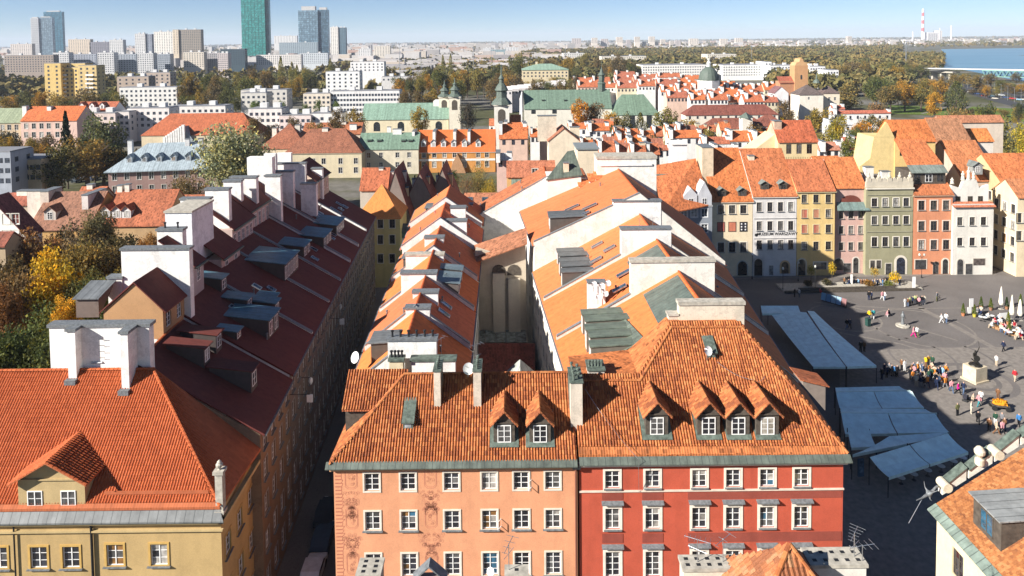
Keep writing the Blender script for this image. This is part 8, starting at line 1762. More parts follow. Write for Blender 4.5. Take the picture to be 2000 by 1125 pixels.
for a in (
 ('yellow slab of flats, its highest part with white balconies', 86, 118, 124, 520, 14, (.66, .47, .19), 2, 9), ('yellow slab of flats, middle part between two taller parts', 118, 152, 132, 524, 14, (.66, .48, .20), 4, 9), ('yellow slab of flats, its end towards the brown blocks', 152, 188, 128, 518, 18, (.62, .46, .22), 3, 9), ('small yellow rooftop part of the flats', 138, 166, 124, 530, 10, (.64, .47, .2), 0, 0),
 ('low tan building with grey flat roof below the grove street', 22, 80, 312, 212, 10, (.52, .40, .26), 5, 2), ('blue-shaded flats at the photo edge above the white gable', -60, 20, 298, 205, 10, (.36, .38, .42), 6, 3),
 ('white low office block with blue-shaded end', 233, 345, 171, 470, 26, (.68, .66, .62), 12, 5), ('brownish stepped block behind the white offices', 228, 290, 150, 560, 22, (.42, .34, .28), 5, 3), ('second brownish stepped block', 280, 332, 142, 600, 22, (.44, .36, .30), 5, 3),
 ('white modern flats with wide windows beside the red arched dormers', 222, 252, 219, 345, 12, (.68, .62, .58), 3, 3), ('white modern flats stepping down behind the red roof', 248, 330, 212, 352, 12, (.72, .66, .62), 7, 3), ('pale pink flats with dark balconies behind the spruce', 146, 225, 222, 342, 10, (.66, .55, .50), 6, 3), ('white studio block behind the big red roof', 330, 440, 208, 372, 12, (.70, .66, .62), 10, 2),
 ('white flats with big windows left of the lower pink flats', 485, 550, 213, 330, 12, (.72, .67, .63), 6, 3), ('lower pale pink flats with tall windows', 545, 607, 226, 328, 12, (.70, .58, .54), 6, 3), ('white flats ending at the dormered red roof', 605, 668, 222, 330, 12, (.72, .68, .64), 4, 3),
 ('long white slab with rows of small windows behind clipped trees', 592, 645, 183, 430, 14, (.66, .58, .48), 6, 5), ('long white office slab stretching behind the green church', 645, 780, 178, 432, 14, (.72, .70, .68), 22, 5), ('grey flat-roofed sheds before the poplars', 470, 560, 176, 440, 18, (.55, .52, .48), 8, 2), ('pale low block before the dark pitched roof', 470, 520, 182, 420, 12, (.58, .55, .5), 5, 2),
 ('white cube with green-tinted top storey', 636, 702, 140, 545, 20, (.74, .73, .70), 6, 5), ('white pavilion with clerestory behind the green-topped cube', 684, 750, 121, 720, 22, (.74, .72, .70), 8, 3), ('low pale hall right of the white pavilion', 745, 800, 150, 600, 18, (.6, .58, .56), 6, 1),
 ('long cream palace front far left', 8, 104, 108, 900, 30, (.34, .28, .24), 18, 7), ('white flats with blue-shaded side, nearest the palace', 103, 134, 103, 990, 30, GW, 7, 9), ('white flats in the middle of the row', 190, 222, 103, 985, 30, GW, 7, 9), ('white flats before the domed roof', 268, 299, 104, 975, 30, GW, 7, 9), ('shade-coloured side range behind the first white flats', 136, 188, 106, 1010, 24, (.33, .35, .40), 10, 8), ('shade-coloured side range behind the second white flats', 224, 266, 106, 1005, 24, (.34, .37, .41), 8, 8), ('shade-coloured side range behind the third white flats', 300, 332, 106, 1000, 24, (.34, .37, .41), 8, 8),  # side ranges: shaded sides of the white flats, shade put into the walls
 ('cream ministry block with lit side wall', 358, 398, 102, 1020, 50, (.62, .55, .46), 8, 7), ('cream ministry wing in shade', 398, 428, 104, 1040, 30, (.38, .36, .36), 8, 7), ('dark glass office beside the green tower', 430, 478, 96, 1100, 40, (.06, .09, .11), 10, 8), ('white lattice-fronted office end', 425, 445, 104, 1000, 20, (.55, .48, .46), 5, 8),  # ministry wing: cream greyed down, its shade held in the wall colour
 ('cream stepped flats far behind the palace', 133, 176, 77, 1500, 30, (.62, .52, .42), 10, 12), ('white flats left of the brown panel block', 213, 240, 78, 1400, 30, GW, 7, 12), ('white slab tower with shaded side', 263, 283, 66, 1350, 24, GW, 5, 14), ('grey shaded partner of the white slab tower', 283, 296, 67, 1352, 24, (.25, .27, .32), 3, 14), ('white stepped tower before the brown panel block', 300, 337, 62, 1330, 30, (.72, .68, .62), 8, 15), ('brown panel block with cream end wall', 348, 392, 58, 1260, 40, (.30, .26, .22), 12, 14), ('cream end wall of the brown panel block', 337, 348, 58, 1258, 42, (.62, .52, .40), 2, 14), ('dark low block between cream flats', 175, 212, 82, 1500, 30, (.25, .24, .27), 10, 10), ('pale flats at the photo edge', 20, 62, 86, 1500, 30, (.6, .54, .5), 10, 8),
 ('white and grey long department block below the glass tower', 500, 588, 107, 1120, 40, (.68, .64, .60), 22, 5), ('stepped grey glass offices between the two glass towers', 545, 620, 83, 1600, 60, (.30, .36, .40), 20, 10), ('lower white-banded office before the glass tower', 585, 640, 104, 1250, 40, (.55, .58, .60), 14, 6), ('white round-cornered tower beside the glass tower', 645, 660, 53, 1560, 20, (.72, .68, .62), 4, 20), ('shaded half of the white round-cornered tower', 660, 675, 54, 1562, 20, (.12, .18, .22), 4, 20), ('white low flats behind the stepped offices', 535, 580, 70, 2300, 50, GW, 8, 8),  # shaded half: unlit side of the white tower, coloured dark
 ('pair of white tower flats on the far plain', 944, 962, 94, 1900, 30, GW, 5, 10), ('second of the pair of tower flats on the far plain', 985, 1012, 92, 1900, 30, GW, 5, 10), ('glass fronted hall between the white tower flats', 958, 988, 97, 1880, 30, (.25, .35, .38), 8, 6), ('white block in the trees beyond the pavilion', 700, 725, 95, 1400, 30, GW, 6, 7), ('cream block in the trees beyond the pavilion', 730, 762, 90, 1500, 30, (.6, .55, .48), 6, 7),
 ('long white municipal building behind the dome, left half', 1255, 1380, 127, 800, 40, (.76, .73, .68), 26, 4), ('long white municipal building behind the dome, right half', 1412, 1510, 127, 805, 40, (.76, .74, .70), 20, 4), ('white stair tower at the end of the municipal building', 1494, 1507, 121, 795, 30, (.76, .75, .73), 2, 5), ('white rooftop plant rooms beside the brick tower', 1505, 1560, 128, 780, 40, (.74, .73, .71), 10, 4), ('white annex behind the brick church tower', 1582, 1612, 130, 700, 30, (.74, .72, .7), 6, 4), ('white box building at the park edge', 1616, 1638, 137, 640, 20, (.74, .73, .71), 4, 4),
 ('cream hall with low roof in the woodland', 1382, 1438, 106, 1200, 40, (.66, .6, .5), 14, 2), ('long pale barracks roof in the woodland', 1175, 1262, 110, 1100, 30, (.66, .6, .5), 20, 1), ('white hall in the woodland left of the barracks', 1100, 1142, 104, 1300, 40, (.62, .6, .56), 10, 2), ('yellow arsenal wing with green roof', 1020, 1110, 137, 640, 30, (.62, .52, .34), 12, 2)):
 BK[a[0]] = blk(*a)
def join_thing(child, parent):
 d = child.location-parent.location
 for ch in list(child.children): ch.parent = parent; ch.location = ch.location+d
 bpy.data.objects.remove(child)
Yf = BK['yellow slab of flats, its highest part with white balconies']
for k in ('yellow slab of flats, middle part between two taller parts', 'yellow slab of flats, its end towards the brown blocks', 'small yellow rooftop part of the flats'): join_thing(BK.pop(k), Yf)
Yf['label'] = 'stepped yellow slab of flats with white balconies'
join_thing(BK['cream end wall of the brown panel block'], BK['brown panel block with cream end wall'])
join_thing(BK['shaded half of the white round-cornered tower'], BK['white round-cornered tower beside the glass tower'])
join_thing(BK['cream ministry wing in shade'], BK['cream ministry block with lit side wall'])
# green roof of the arsenal
a = U(1020, 137, 640); b = U(1110, 137, 640); o = BK['yellow arsenal wing with green roof']; w = b.x-a.x; za = a.z+.36; v, f = roof_geo('hip', w, 30, za, 5, .5); mb = MB(); mb.shell(v, f, .3); mb.build('copper_roof', M['seam'], o, (.28, .40, .30)); mb = MB(); mb.box(w*.3, w*.3+2, 14, 16, za, za+7); mb.build('chimney', M['plaster'], o, (.6, .5, .35))
# yellow flats balconies
for px, Yy in ((124, 523.5), (176, 517.5)):
 for k in range(6):
  p = U(px, 148+k*8.2, Yy)-Yf.location; mb = MB(); mb.box(p.x-3, p.x+3, p.y-1, p.y-.02, p.z, p.z+.15); b_ = mb.build('balcony', M['plaster'], Yf, (.7, .7, .7)); mb = MB(); mb.box(p.x-3, p.x+3, p.y-1.03, p.y-.97, p.z+.15, p.z+1.2); mb.build('railing', M['white_paint'], b_)
# glass towers
def tower(label, px0, px1, pyt, Y, depth, col, nf=18, crown=None, mat='curtainwall', side=None):
 x0 = UX(px0, 100, Y); x1 = UX(px1, 100, Y); zt = UZ((px0+px1)/2, pyt, Y); w = x1-x0; o = thing('skyscraper', label, 'skyscraper', (x0, Y, 0)); mb = MB(); mb.box(0, w, 0, depth, 0, zt); mb.build('shaft', M[mat], o, col)
 for k in range(1, nf): mb = MB(); z = zt*k/nf; mb.box(-.25, w+.25, -.25, depth+.25, z-.35, z+.35); mb.build('floor_band', M['paint'], o, tuple(c*.55 for c in col))
 for k in range(1, 7): mb = MB(); a = w*k/7; mb.box(a-.25, a+.25, -.35, -.01, 2, zt-.5); mb.build('mullion', M['paint'], o, tuple(c*.6 for c in col))
 mb = MB(); mb.box(w*.15, w*.85, depth*.2, depth*.8, zt, zt+crown if crown else zt+3); mb.build('plant_room', M['plaster'], o, (.5, .48, .46)); return o
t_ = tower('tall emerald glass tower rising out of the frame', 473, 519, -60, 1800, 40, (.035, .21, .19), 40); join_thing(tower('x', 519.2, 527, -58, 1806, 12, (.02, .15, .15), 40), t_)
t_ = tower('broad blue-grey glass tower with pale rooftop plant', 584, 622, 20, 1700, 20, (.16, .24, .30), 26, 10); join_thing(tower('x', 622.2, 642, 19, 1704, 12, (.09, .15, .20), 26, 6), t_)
tower('pale slab tower with white end on the horizon', 62, 77, 35, 2300, 12, (.55, .55, .56), 20, mat='plaster'); tower('grey glass slab beside the white-ended tower', 77.2, 104, 34, 2304, 12, (.16, .22, .27), 20); tower('deep blue glass tower behind the slab tower', 88, 124, 23, 2420, 12, (.05, .14, .20), 24, 4)
# horizon estates
for k, (a, b, y, c) in enumerate(((1117, 1135, 75, 1), (1156, 1167, 74, 0), (1174, 1188, 76, 1), (1204, 1216, 72.5, 0), (1240, 1250, 72, 0), (1268, 1279, 71.5, 0), (1224, 1232, 78, 1), (1291, 1300, 77, 0), (1309, 1316, 80, 0), (1255, 1262, 82, 0), (1279, 1286, 82, 0), (1319, 1330, 79, 1), (1347, 1364, 75.5, 0), (1407, 1421, 76, 0), (1437, 1451, 74.5, 0), (1656, 1664, 71, 0))):
 blk(f'panel tower on the horizon, {["first", "second", "third", "fourth", "fifth", "sixth", "seventh", "eighth", "ninth", "tenth", "eleventh", "twelfth", "thirteenth", "fourteenth", "fifteenth", "sixteenth"][k]} counted from the spire side', a, b, y, 3700+30*(k % 4), 25, [(.66, .58, .50), (.50, .44, .42)][c], 4, 9, name='tower_block', ww=3, wh=1.8)
# power station
Yp = 5000; o = thing('power_station', 'pale boiler house of the power station with stepped block', 'power station', (UX(1811, 74, Yp), Yp, 0)); w = UX(1840, 74, Yp)-UX(1811, 74, Yp); mb = MB(); mb.box(0, w*.75, 0, 60, 0, UZ(1825, 63, Yp)); mb.build('boiler_house', M['plaster'], o, (.72, .68, .66)); mb = MB(); mb.box(w*.753, w, 0, 60, 0, UZ(1825, 60, Yp)); mb.build('bunker_tower', M['plaster'], o, (.72, .66, .62)); mb = MB(); mb.box(-160, -1, 0, 60, 0, 25); mb.build('turbine_hall', M['plaster'], o, (.66, .62, .6))
for k in range(5): mb = MB(); mb.box(w*.1+k*w*.13, w*.1+k*w*.13+4, -.6, -.01, 12, UZ(1825, 65, Yp)); mb.build('tall_window', M['glass'], o, (.12, .13, .15))
def stack(label, px, pyt, Y, r, bands):
 zt = UZ(px, pyt, Y); o = thing('smokestack', label, 'chimney', (UX(px, pyt, Y), Y, 0)); n = bands
 for k in range(n):
  z0 = zt*k/n; z1 = zt*(k+1)/n; f = lambda z: r*(1-.35*z/zt); mb = MB(); mb.lathe([(f(z0), z0), (f(z1), z1)], (0, 0, 0), 16); mb.build('shaft_band', M['paint'], o, (.72, .70, .70) if (k % 2 == 0 or k < 3) else (.55, .12, .13))
stack('tall red and white banded smokestack of the power station', 1803, 17, 5000, 11, 9); stack('slim white stack right of the boiler house', 1858, 50, 5200, 7, 1); stack('short white stack left of the banded smokestack', 1783, 62, 5000, 6, 1); stack('thin stack on the boiler house side', 1836, 55, 5000, 4, 1)
# distant city fabric
def far_city():
 g = np.random.default_rng(9); mb = MB()
 def add(n, p0, p1, Y0, Y1, h0, h1):
  for _ in range(n):
   Y = math.sqrt(g.uniform(Y0**2, Y1**2)); px = g.uniform(p0, p1); x = (px-CX)/FPX*Y; w = g.uniform(14, 60); d = g.uniform(12, 30); h = g.uniform(h0, h1); i = len(mb.v); mb.box(x, x+w, Y, Y+d, 0, h, bot=False)
   c = (g.integers(0, 400)+.5, .5)
   for j in range(5): mb.uv[-1-j] = [c]*4
 add(480, 0, 1080, 1200, 2800, 9, 26); add(560, -100, 1120, 2800, 6500, 14, 38); add(360, 1050, 2100, 3300, 7500, 10, 28); add(130, 680, 1010, 850, 1400, 9, 18); add(60, 1100, 1700, 2900, 3400, 9, 18)
 s = NT('far_building'); uv = s.uv(); wn = s.n('TexWhiteNoise', noise_dimensions='2D'); s.l(uv, wn.inputs['Vector']); s.col(s.ramp(wn.outputs['Value'], [(0, (.24, .23, .24)), (.3, (.40, .37, .34)), (.6, (.54, .52, .51)), (.85, (.52, .45, .37)), (1, (.36, .18, .13))])); s.set(Roughness=.8)
 return tag(mb.build('distant_city', M['far_building']), 'scattered pale roofs and blocks of the distant city', 'city', kind='stuff')
far_city()
# river, bridges, lawn, road
def water(pts):
 mb = MB(); mb.poly([(p.x, p.y, .12) for p in pts]); tag(mb.build('river', M['river_water']), kind='structure')
water([G(x, y, .12) for x, y in ((1802, 124), (1845, 111), (1842, 103), (1838, 96), (2300, 90), (2300, 165), (1990, 158), (1880, 136), (1820, 132))])
mb = MB(); mb.poly([tuple(G(x, y, .16)) for x, y in ((1985, 108), (2150, 103), (2150, 113))]); tag(mb.build('sandbank', M['paving_pale']), kind='structure')
for k, pts in enumerate((((1735, 205), (1880, 212), (1870, 226), (1740, 222)), ((1850, 228), (2040, 240), (2040, 215), (1900, 208)))):
 mb = MB(); mb.poly([tuple(G(x, y, .03+.01*k)) for x, y in pts]); tag(mb.build('lawn', M['lawn']), kind='structure')
for pts, w in ((((1875, 165), (1915, 185), (1960, 198), (2080, 228)), 14), (((1880, 158), (1925, 174), (1980, 186), (2090, 205)), 10)): strip('road', pts, w, .06, 'asphalt')
strip('path', ((1800, 222), (1835, 214), (1850, 208)), 2.0, .06, 'paving_pale')
# truss bridge
A = G(1868, 139, 10); B = G(2080, 143, 10); o = thing('truss_bridge', 'green steel truss bridge across the river', 'bridge', (A.x, A.y, 0), math.atan2(B.y-A.y, B.x-A.x)); L_ = (B-A).length
mb = MB(); mb.box(-60, L_, -6, 6, 12.2, 13.2); mb.build('deck', M['paint'], o, (.55, .55, .53)); n = 24
for y in (-6.4, 6.4):
 mb = MB(); mb.box(25, L_, y-.4, y+.4, 4.6, 5.6); mb.build('lower_chord', M['paint'], o, (.16, .30, .26)); mb = MB(); mb.box(25, L_, y-.4, y+.4, 11.2, 12.2); mb.build('upper_chord', M['paint'], o, (.16, .30, .26))
 for k in range(n):
  a = 25+(L_-25)*k/n; b = 25+(L_-25)*(k+1)/n; mb = MB(); mb.tube((a, y, 5.1 if k % 2 else 11.7), (b, y, 11.7 if k % 2 else 5.1), .4, n=5); mb.build('diagonal', M['paint'], o, (.16, .30, .26))
for x in (30, 110, 190): mb = MB(); mb.box(x-2.5, x+2.5, -8, 8, 0, 4.6); mb.build('pier', M['concrete'], o)
a = G(1740, 137, 8); b = G(1868, 139, 10); o = thing('viaduct', 'pale approach viaduct leading onto the bridge', 'bridge', (a.x, a.y, 0), math.atan2(b.y-a.y, b.x-a.x)); mb = MB(); mb.box(0, (b-a).length, -6, 6, 8, 9.5); mb.build('deck', M['concrete'], o)
for k in range(8): mb = MB(); x = (b-a).length*(k+.5)/8; mb.box(x-1, x+1, -4, 4, 0, 8); mb.build('pier', M['concrete'], o)
a = U(1770, 82, 1050); o = thing('light_mast', 'tall pale lighting mast by the viaduct', 'mast', (a.x, 1050, 0)); mb = MB(); mb.lathe([(.9, 0), (.4, a.z)], (0, 0, 0), 8); mb.build('pole', M['steel'], o); mb = MB(); mb.lathe([(1.2, 0), (1.6, .8), (1.2, 1.6)], (0, 0, a.z), 10); mb.build('lamp_ring', M['steel'], o)
for k, (px, py, Y) in enumerate(((780, 88, 900), (1104, 88, 1300), (1468, 92, 1100), (925, 95, 900), (960, 95, 1000), (822, 100, 900))):
 a = U(px, py, Y); o = thing('light_mast', 'thin floodlight mast standing ' + ['above the parkland by the white pavilion', 'beside the white hall in the woodland', 'behind the municipal building', 'before the pair of white tower flats', 'right of the white tower flats', 'left of the parkland poplars'][k], 'mast', (a.x, Y, 0), 0, 'floodlight masts'); mb = MB(); mb.lathe([(.5, 0), (.25, a.z)], (0, 0, 0), 6); mb.build('pole', M['steel'], o); mb = MB(); mb.box(-1.2, 1.2, -.3, .3, a.z, a.z+1.6); mb.build('lamp_head', M['steel'], o)
g = random.Random(3); cn = ['white', 'silver', 'dark blue', 'black', 'red', 'grey', 'pale blue', 'beige']; cc = [(.7, .7, .7), (.45, .46, .48), (.03, .06, .16), (.02, .02, .02), (.4, .03, .03), (.2, .2, .21), (.25, .4, .5), (.5, .45, .38)]
for k in range(16):
 t = k/15; px = lerp(1895, 1998, t); py = lerp(182, 204, t)+g.uniform(-2, 2); q = k % 8; car(f'{cn[q]} car ' + ('on the near lanes of the river road' if k < 8 else 'on the far lanes of the river road'), px, py-(7 if k >= 8 else 0), cc[q], R(-35))['group'] = 'cars on the river road'
for k in range(9):
 p = G(1890+k*13, 172+k*4); o = thing('road_lamp', f'thin lamp post, {["first", "second", "third", "fourth", "fifth", "sixth", "seventh", "eighth", "ninth"][k]} along the river road from the bridge', 'street lamp', (p.x, p.y, 0), 0, 'river road lamps'); mb = MB(); mb.lathe([(.15, 0), (.08, 11)], (0, 0, 0), 6); mb.build('pole', M['steel'], o); mb = MB(); mb.box(-1.6, .1, -.12, .12, 10.9, 11.1); mb.build('arm', M['steel'], o)
# ------------------------------------------------------------------ roofs just below the camera
YN = 33.0
def hollow_chimney(label, px0, px1, pyt, Y, nx, ny, col, d, zdrop=9, cat='chimney'):
 a = U(px0, pyt, Y); b = U(px1, pyt, Y); w = b.x-a.x; o = thing('chimney', label, cat, (a.x, Y, a.z-zdrop)); mb = MB()
 mb.box(0, w, 0, d, 0, zdrop-.18); mb.build('stack', M['plaster'], o, col); mb = MB(); mb.box(-.08, w+.08, -.08, d+.08, zdrop-.178, zdrop); c = mb.build('slab', M['concrete'], o)
 for i in range(nx):
  for j in range(ny):
   mb = MB(); x = w*(i+.5)/nx; y = d*(j+.5)/ny; q = .11; mb.box(x-q, x+q, y-q*.9, y+q*.9, zdrop+.003, zdrop+.006); mb.build('flue', M['dark_metal'], c)
   mb = MB(); ring(mb, 0, 0, 0, 0, 0, 0, 0) if False else None
 return o
hollow_chimney('concrete-capped chimney with six flues before the painted ornament', 697, 741, 1121, 36, 2, 3, (.34, .30, .24), 1.1)
hollow_chimney('wide pale chimney with two rows of flues and an aerial', 1335, 1440, 1109, 35, 5, 2, (.62, .57, .46), .85)
hollow_chimney('broad white chimney with two rows of flues beside the tiled hip', 1585, 1692, 1102, 34, 5, 2, (.70, .66, .58), 1.1)
hollow_chimney('small mossy chimney with dark cover before the orange house', 988, 1030, 1121, 36, 1, 1, (.22, .20, .15), .6)
p = U(838, 1104, 36); o = thing('roof_gable', 'small dark metal roof peak before the orange house', 'roof', (p.x, 36, p.z-6))
mb = MB(); mb.box(-.8, .8, 0, .5, 0, 5.2); mb.build('wall', M['plaster'], o, (.45, .3, .26)); mb = MB(); mb.shell([(-.95, -.1, 5.15), (0, -.1, 6), (0, .6, 6), (-.95, .6, 5.15), (.95, -.1, 5.15), (.95, .6, 5.15)], [(0, 1, 2, 3), (1, 4, 5, 2)], .1); mb.build('roof', M['lead'], o)
# tiled hip corner at the bottom, its tiles near enough to be laid one by one
ap = U(1542, 1064, 33.5); o = thing('tiled_hip_roof', 'mottled pantile roof corner rising at the bottom of the photo', 'roof', (ap.x, 33.5, ap.z-12))
L = lambda p: Vector(p)-o.location
e0 = Vector((ap.x-3.4, 30.4, ap.z-3.3)); e1 = Vector((ap.x+2.8, 30.4, ap.z-3.3)); e2 = Vector((ap.x+2.8, 36.6, ap.z-3.3)); e3 = Vector((ap.x-3.4, 36.6, ap.z-3.3))
mb = MB(); mb.shell([tuple(L(q)) for q in (e0, e1, e2, e3, ap)], [(0, 1, 4), (1, 2, 4), (2, 3, 4), (3, 0, 4)], .15); rf = mb.build('roof', M['rooftile'], o, (.3, .1, .05)); mb = MB(); mb.box(-3.1, 2.5, -2.8, 2.8, 0, 8.6); mb.build('wall', M['plaster'], o, (.6, .52, .4))
def lay(P0, ud, vd, poly, tw, rl):
 """single pantiles as objects sharing one mesh"""
 ud = Vector(ud).normalized(); vd = Vector(vd).normalized(); nn = ud.cross(vd)
 mb = MB(); pantiles(mb, (0, 0, 0), (1, 0, 0), (0, 1, 0), [(0, 0), (tw, 0), (tw, rl), (0, rl)], tw=tw, rl=rl, amp=.045, seed=1)
 i = len(mb.f)//1; me = mb.mesh('tile', M['tile_single']); rot = Matrix((ud, vd, nn)).transposed().to_euler(); rg = random.Random(2)
 us = [p[0] for p in poly]; nc = int((max(us)-min(us))/tw)
 for i in range(nc):
  u = min(us)+i*tw; q = []
  for (a, b), (c, e) in zip(poly, poly[1:]+poly[:1]):
   uc = u+tw/2
   if (a-uc)*(c-uc) <= 0 and a != c: q.append(b+(e-b)*(uc-a)/(c-a))
  if len(q) < 2: continue
  v = math.floor(min(q)/rl)*rl
  while v < max(q)-rl*.5:
   if v >= min(q)-.02:
    t = obj('tile', me, rf, [(.24, .085, .035), (.30, .105, .04), (.36, .13, .048), (.40, .16, .065), (.34, .17, .08)][rg.randrange(5)], tuple(Vector(P0)+ud*(u+rg.gauss(0, .004))+vd*v+nn*.02)); t.rotation_euler = rot
   v += rl
mk_simple('tile_single', None, .75, 0, 14.0, .35)
sl = (L(ap)-L(e0)); W2_ = (e1-e0).length; up = Vector((0, 3.1, 3.3)); H = up.length
lay(L(e0), (1, 0, 0), up, [(0, 0), (W2_, 0), (ap.x-e0.x, H)], .26, .36)
lp = Vector((3.4, 0, 3.3)); HL = lp.length; lay(L(e3), (0, -1, 0), lp, [(0, 0), (6.2, 0), (3.1, HL)], .26, .36)
mb = MB(); cap_line(mb, L(e0)+Vector((0, 0, .08)), L(ap)+Vector((0, 0, .06)), .13); cap_line(mb, L(e1)+Vector((0, 0, .08)), L(ap)+Vector((0, 0, .06)), .13); mb.build('ridge_tiling', M['pantile_old'], rf, kind='stuff')
# aerials
def aerial(label, px, py_t, py_b, Y, rz, n=6, second=True):
 t = U(px, py_t, Y); b = U(px, py_b, Y); h = t.z-b.z; o = thing('tv_aerial', label, 'aerial', tuple(b), rz, 'television aerials'); mb = MB(); mb.tube((0, 0, -.3), (0, 0, h), .022, n=6); mb.build('mast', M['steel'], o)
 mb = MB(); mb.tube((-.7, 0, h-.05), (.7, 0, h-.05), .016, n=5); mb.build('boom', M['steel'], o)
 for k in range(n): mb = MB(); x = -.65+1.3*k/(n-1); l = .16+.22*k/(n-1); mb.tube((x, -l, h-.05), (x, l, h-.05), .011, n=4); mb.build('element', M['steel'], o)
 if second: mb = MB(); mb.tube((-.5, .1, h*.62), (.5, -.1, h*.62), .014, n=5); mb.build('boom', M['steel'], o)
aerial('tall aerial on the broad white chimney above the square', 1668, 1040, 1104, 34.5, R(50)); aerial('branching aerial beside the tall one over the dark paving', 1684, 1064, 1110, 34.2, R(10), 5, False)
aerial('aerial with long rods before the red house windows', 1362, 1052, 1108, 35.4, R(-25), 6); aerial('thin mast on the wide pale chimney', 1412, 1052, 1112, 35.4, R(40), 3, False); aerial('small aerial on the mossy chimney before the orange house', 994, 1062, 1112, 36.3, R(70), 4)
aerial('spindly aerial on the ridge behind the orange roof', 930, 672, 728, 59.4, R(35), 5); aerial('aerial on the narrow row beside the chimney pots', 862, 660, 706, 66, R(60), 4, False); aerial('thin aerial on the tall white chimney slab', 1275, 425, 447, 87, R(10), 4, False); aerial('thin aerial left on the tall white chimney slab', 1249, 428, 447, 87, R(80), 3, False)
dish('satellite_dish', 'white satellite dish at the bottom before the orange house window', U(960, 1138, 37), R(-20), .22)
# long rods seen against the red facade
for k, (p0, p1) in enumerate((((1303, 1040), (1332, 1058)), ((1318, 1028), (1396, 1068)), ((1392, 1000), (1424, 1054)))):
 mb = MB(); a = U(*p0, 35.5); b = U(*p1, 35.5)
# ---- cream house at the bottom right corner
Yg = 46.0
A = U(1818, 985, 47.0); zE = A.z-.2
o = thing('gabled_house', 'cream corner house with flat-tiled roof, white parapet gable and copper dormer', 'house', (A.x, 47.0, 0)); L = lambda p: Vector(p)-o.location
# facade faces the street (left), roof rises to the right
rzdir = Vector((0, -1, 0))            # eave runs towards the viewer and to the right
E0 = A; E1 = E0+rzdir*22; E1.z = zE; E0.z = zE
inn = Vector((1, 0, 0)); up = Vector((1, 0, .65)).normalized(); Hs = 12.0
mb = MB(); w0 = E0+inn*.45; w1 = E1+inn*.45; ops = [(2.3+k*3.3, zE-3.4, 1.15, 1.9) for k in range(5)]+[(2.3+k*3.3, zE-7.0, 1.15, 1.9) for k in range(5)]
wa, wb = L(w0), L(w1)
wall_grid(mb, (wa.x, wa.y), (wb.x, wb.y), 0, zE-.05, ops)
bk = L(w0+inn*11); bl = L(w1+inn*11); wall_grid(mb, (bk.x, bk.y), (wa.x, wa.y), 0, zE, [])
mb.build('wall', M['plaster'], o, (.70, .58, .36)); wall_windows(o, (wa.x, wa.y), (wb.x, wb.y), ops, nx=2, ny=3, fm='dark_wood', panes='each')
R0 = E0+up*Hs; R1 = E1+up*Hs; mb = MB(); mb.shell([tuple(L(q)) for q in (E0, E1, R1, R0)], [(0, 1, 2, 3)], .2); rf = mb.build('roof', M['rooftile'], o, (.36, .13, .055))
mb = MB(); pantiles(mb, L(E0), rzdir, up, [(0, .35), (22, .35), (22, Hs), (0, Hs)], tw=.20, rl=.19, amp=.0, flat=True, seed=31); mb.build('roof_tiling', M['tile_flat'], rf, kind='stuff')
mb = MB(); mb.shell([tuple(L(q)) for q in (E0-inn*.25+Vector((0, 0, -.12)), E1-inn*.25+Vector((0, 0, -.12)), E1+up*.4+Vector((0, 0, .07)), E0+up*.4+Vector((0, 0, .07)))], [(0, 1, 2, 3)], .08); mb.build('copper_eave', M['seam'], o, (.20, .25, .21))
# parapet gable along the far end with rolls and balls
for k in range(5):
 a = E0+up*(1.2+k*2.2)-rzdir*.30; b = E0+up*(1.2+k*2.2+2.0)-rzdir*.30
 mb = MB(); zz = .55; n = rzdir*.5
 mb.prism([tuple(L(a)), tuple(L(b)), tuple(L(b)+Vector((0, 0, zz+.3))), tuple(L(a)+Vector((0, 0, zz)))], tuple(-n)); pg = mb.build('parapet', M['whitewash'], o, (.74, .70, .60))
 mb = MB(); q = L(a)+Vector((0, 0, zz+.05)); mb.prism([tuple(q+rzdir*.1), tuple(L(b)+Vector((0, 0, zz+.35))+rzdir*.1), tuple(L(b)+Vector((0, 0, zz+.43))+rzdir*.1), tuple(q+Vector((0, 0, .08))+rzdir*.1)], tuple(-rzdir*.7)); mb.build('coping', M['copper_green'], pg)
for px, py, r in ((1848, 962, .36), (1928, 893, .36)):
 p = RP(px, py, 0, 0, 0) if False else None
for s, r in ((1.3, .33), (5.6, .33)):
 c = E0+up*s+Vector((0, 0, .75))-rzdir*.25; mb = MB(); mb.tube(tuple(L(c)-rzdir*.45), tuple(L(c)+rzdir*.45), r, n=14); mb.build('scroll', M['whitewash'], o, (.60, .54, .40))
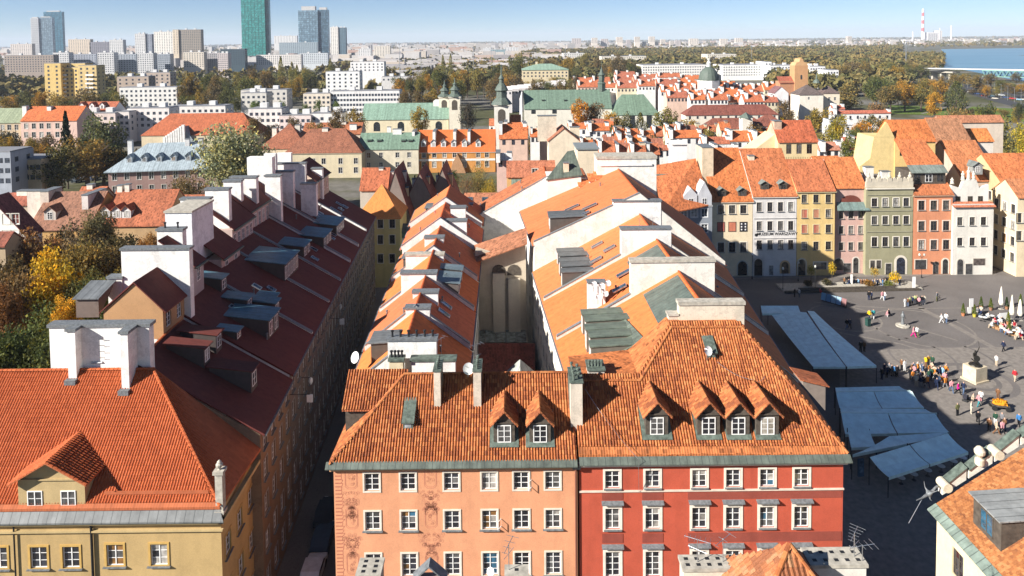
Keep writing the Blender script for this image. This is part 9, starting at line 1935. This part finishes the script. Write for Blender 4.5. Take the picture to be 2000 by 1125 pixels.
for s in (4.3,):
 c = L(E0+up*s+Vector((0, 0, .95))-rzdir*.3); mb = MB(); mb.lathe([(.3, -.4), (.3, 0), (.12, .1), (.34, .4), (.36, .62), (.2, .86), (.03, .95)], tuple(c), 12); mb.build('ball_finial', M['whitewash'], o, (.62, .55, .42))
# copper-clad dormer
dd = RX(1927, 1046, E0.x, zE+.1, .65); d0 = L(dd)
do = shed_dormer(o, d0.x, d0.y, d0.z, R(-90), 2.6, 1.9, .65, .05, (.30, .31, .30), (.10, .07, .05), 1, wallm='dark_wood', fm='dark_wood', ww=1.2, wh=1.4, roofm='zinc')
# dragon-shaped water spout at the eave corner
c = U(1808, 968, 47.0); o = thing('dragon_spout', 'grey metal dragon water spout leaning out from the cream house corner', 'gargoyle', tuple(c), R(200))
J = [(0, 0, 0, .10), (-.35, 0, .05, .14), (-.7, 0, .18, .10), (-.95, 0, .38, .07), (-1.15, 0, .40, .10), (-1.38, 0, .32, .04), (.4, 0, -.1, .06), (.9, 0, -.12, .03), (-.3, .3, .35, .03), (-.5, .55, .6, .015), (-.3, -.3, .35, .03), (-.5, -.55, .6, .015), (-.3, .1, -.25, .04), (-.45, .12, -.42, .03)]
me = skin_mesh('dragon', J, [(0, 1), (1, 2), (2, 3), (3, 4), (4, 5), (0, 6), (6, 7), (1, 8), (8, 9), (1, 10), (10, 11), (1, 12), (12, 13)], 1); me.materials.append(M['lead']); obj('dragon', me, o)
mb = MB(); mb.tube((.3, 0, -.1), (1.6, .0, -1.6), .02, n=5); mb.build('brace', M['steel'], o)
# haze over the plain
mb = MB(); mb.box(-14500, 14500, -320, 20200, -1.2, 262)
s = NT('haze_air'); s.t.nodes.remove(s.b); vol = s.n('VolumePrincipled'); vol.inputs['Color'].default_value = (.80, .88, 1.0, 1); vol.inputs['Density'].default_value = HAZE_D; vol.inputs['Anisotropy'].default_value = 0.0
s.l(vol.outputs[0], s.out.inputs['Volume'])
if HAZE_D > 0: tag(mb.build('haze', M['haze_air']), kind='stuff')
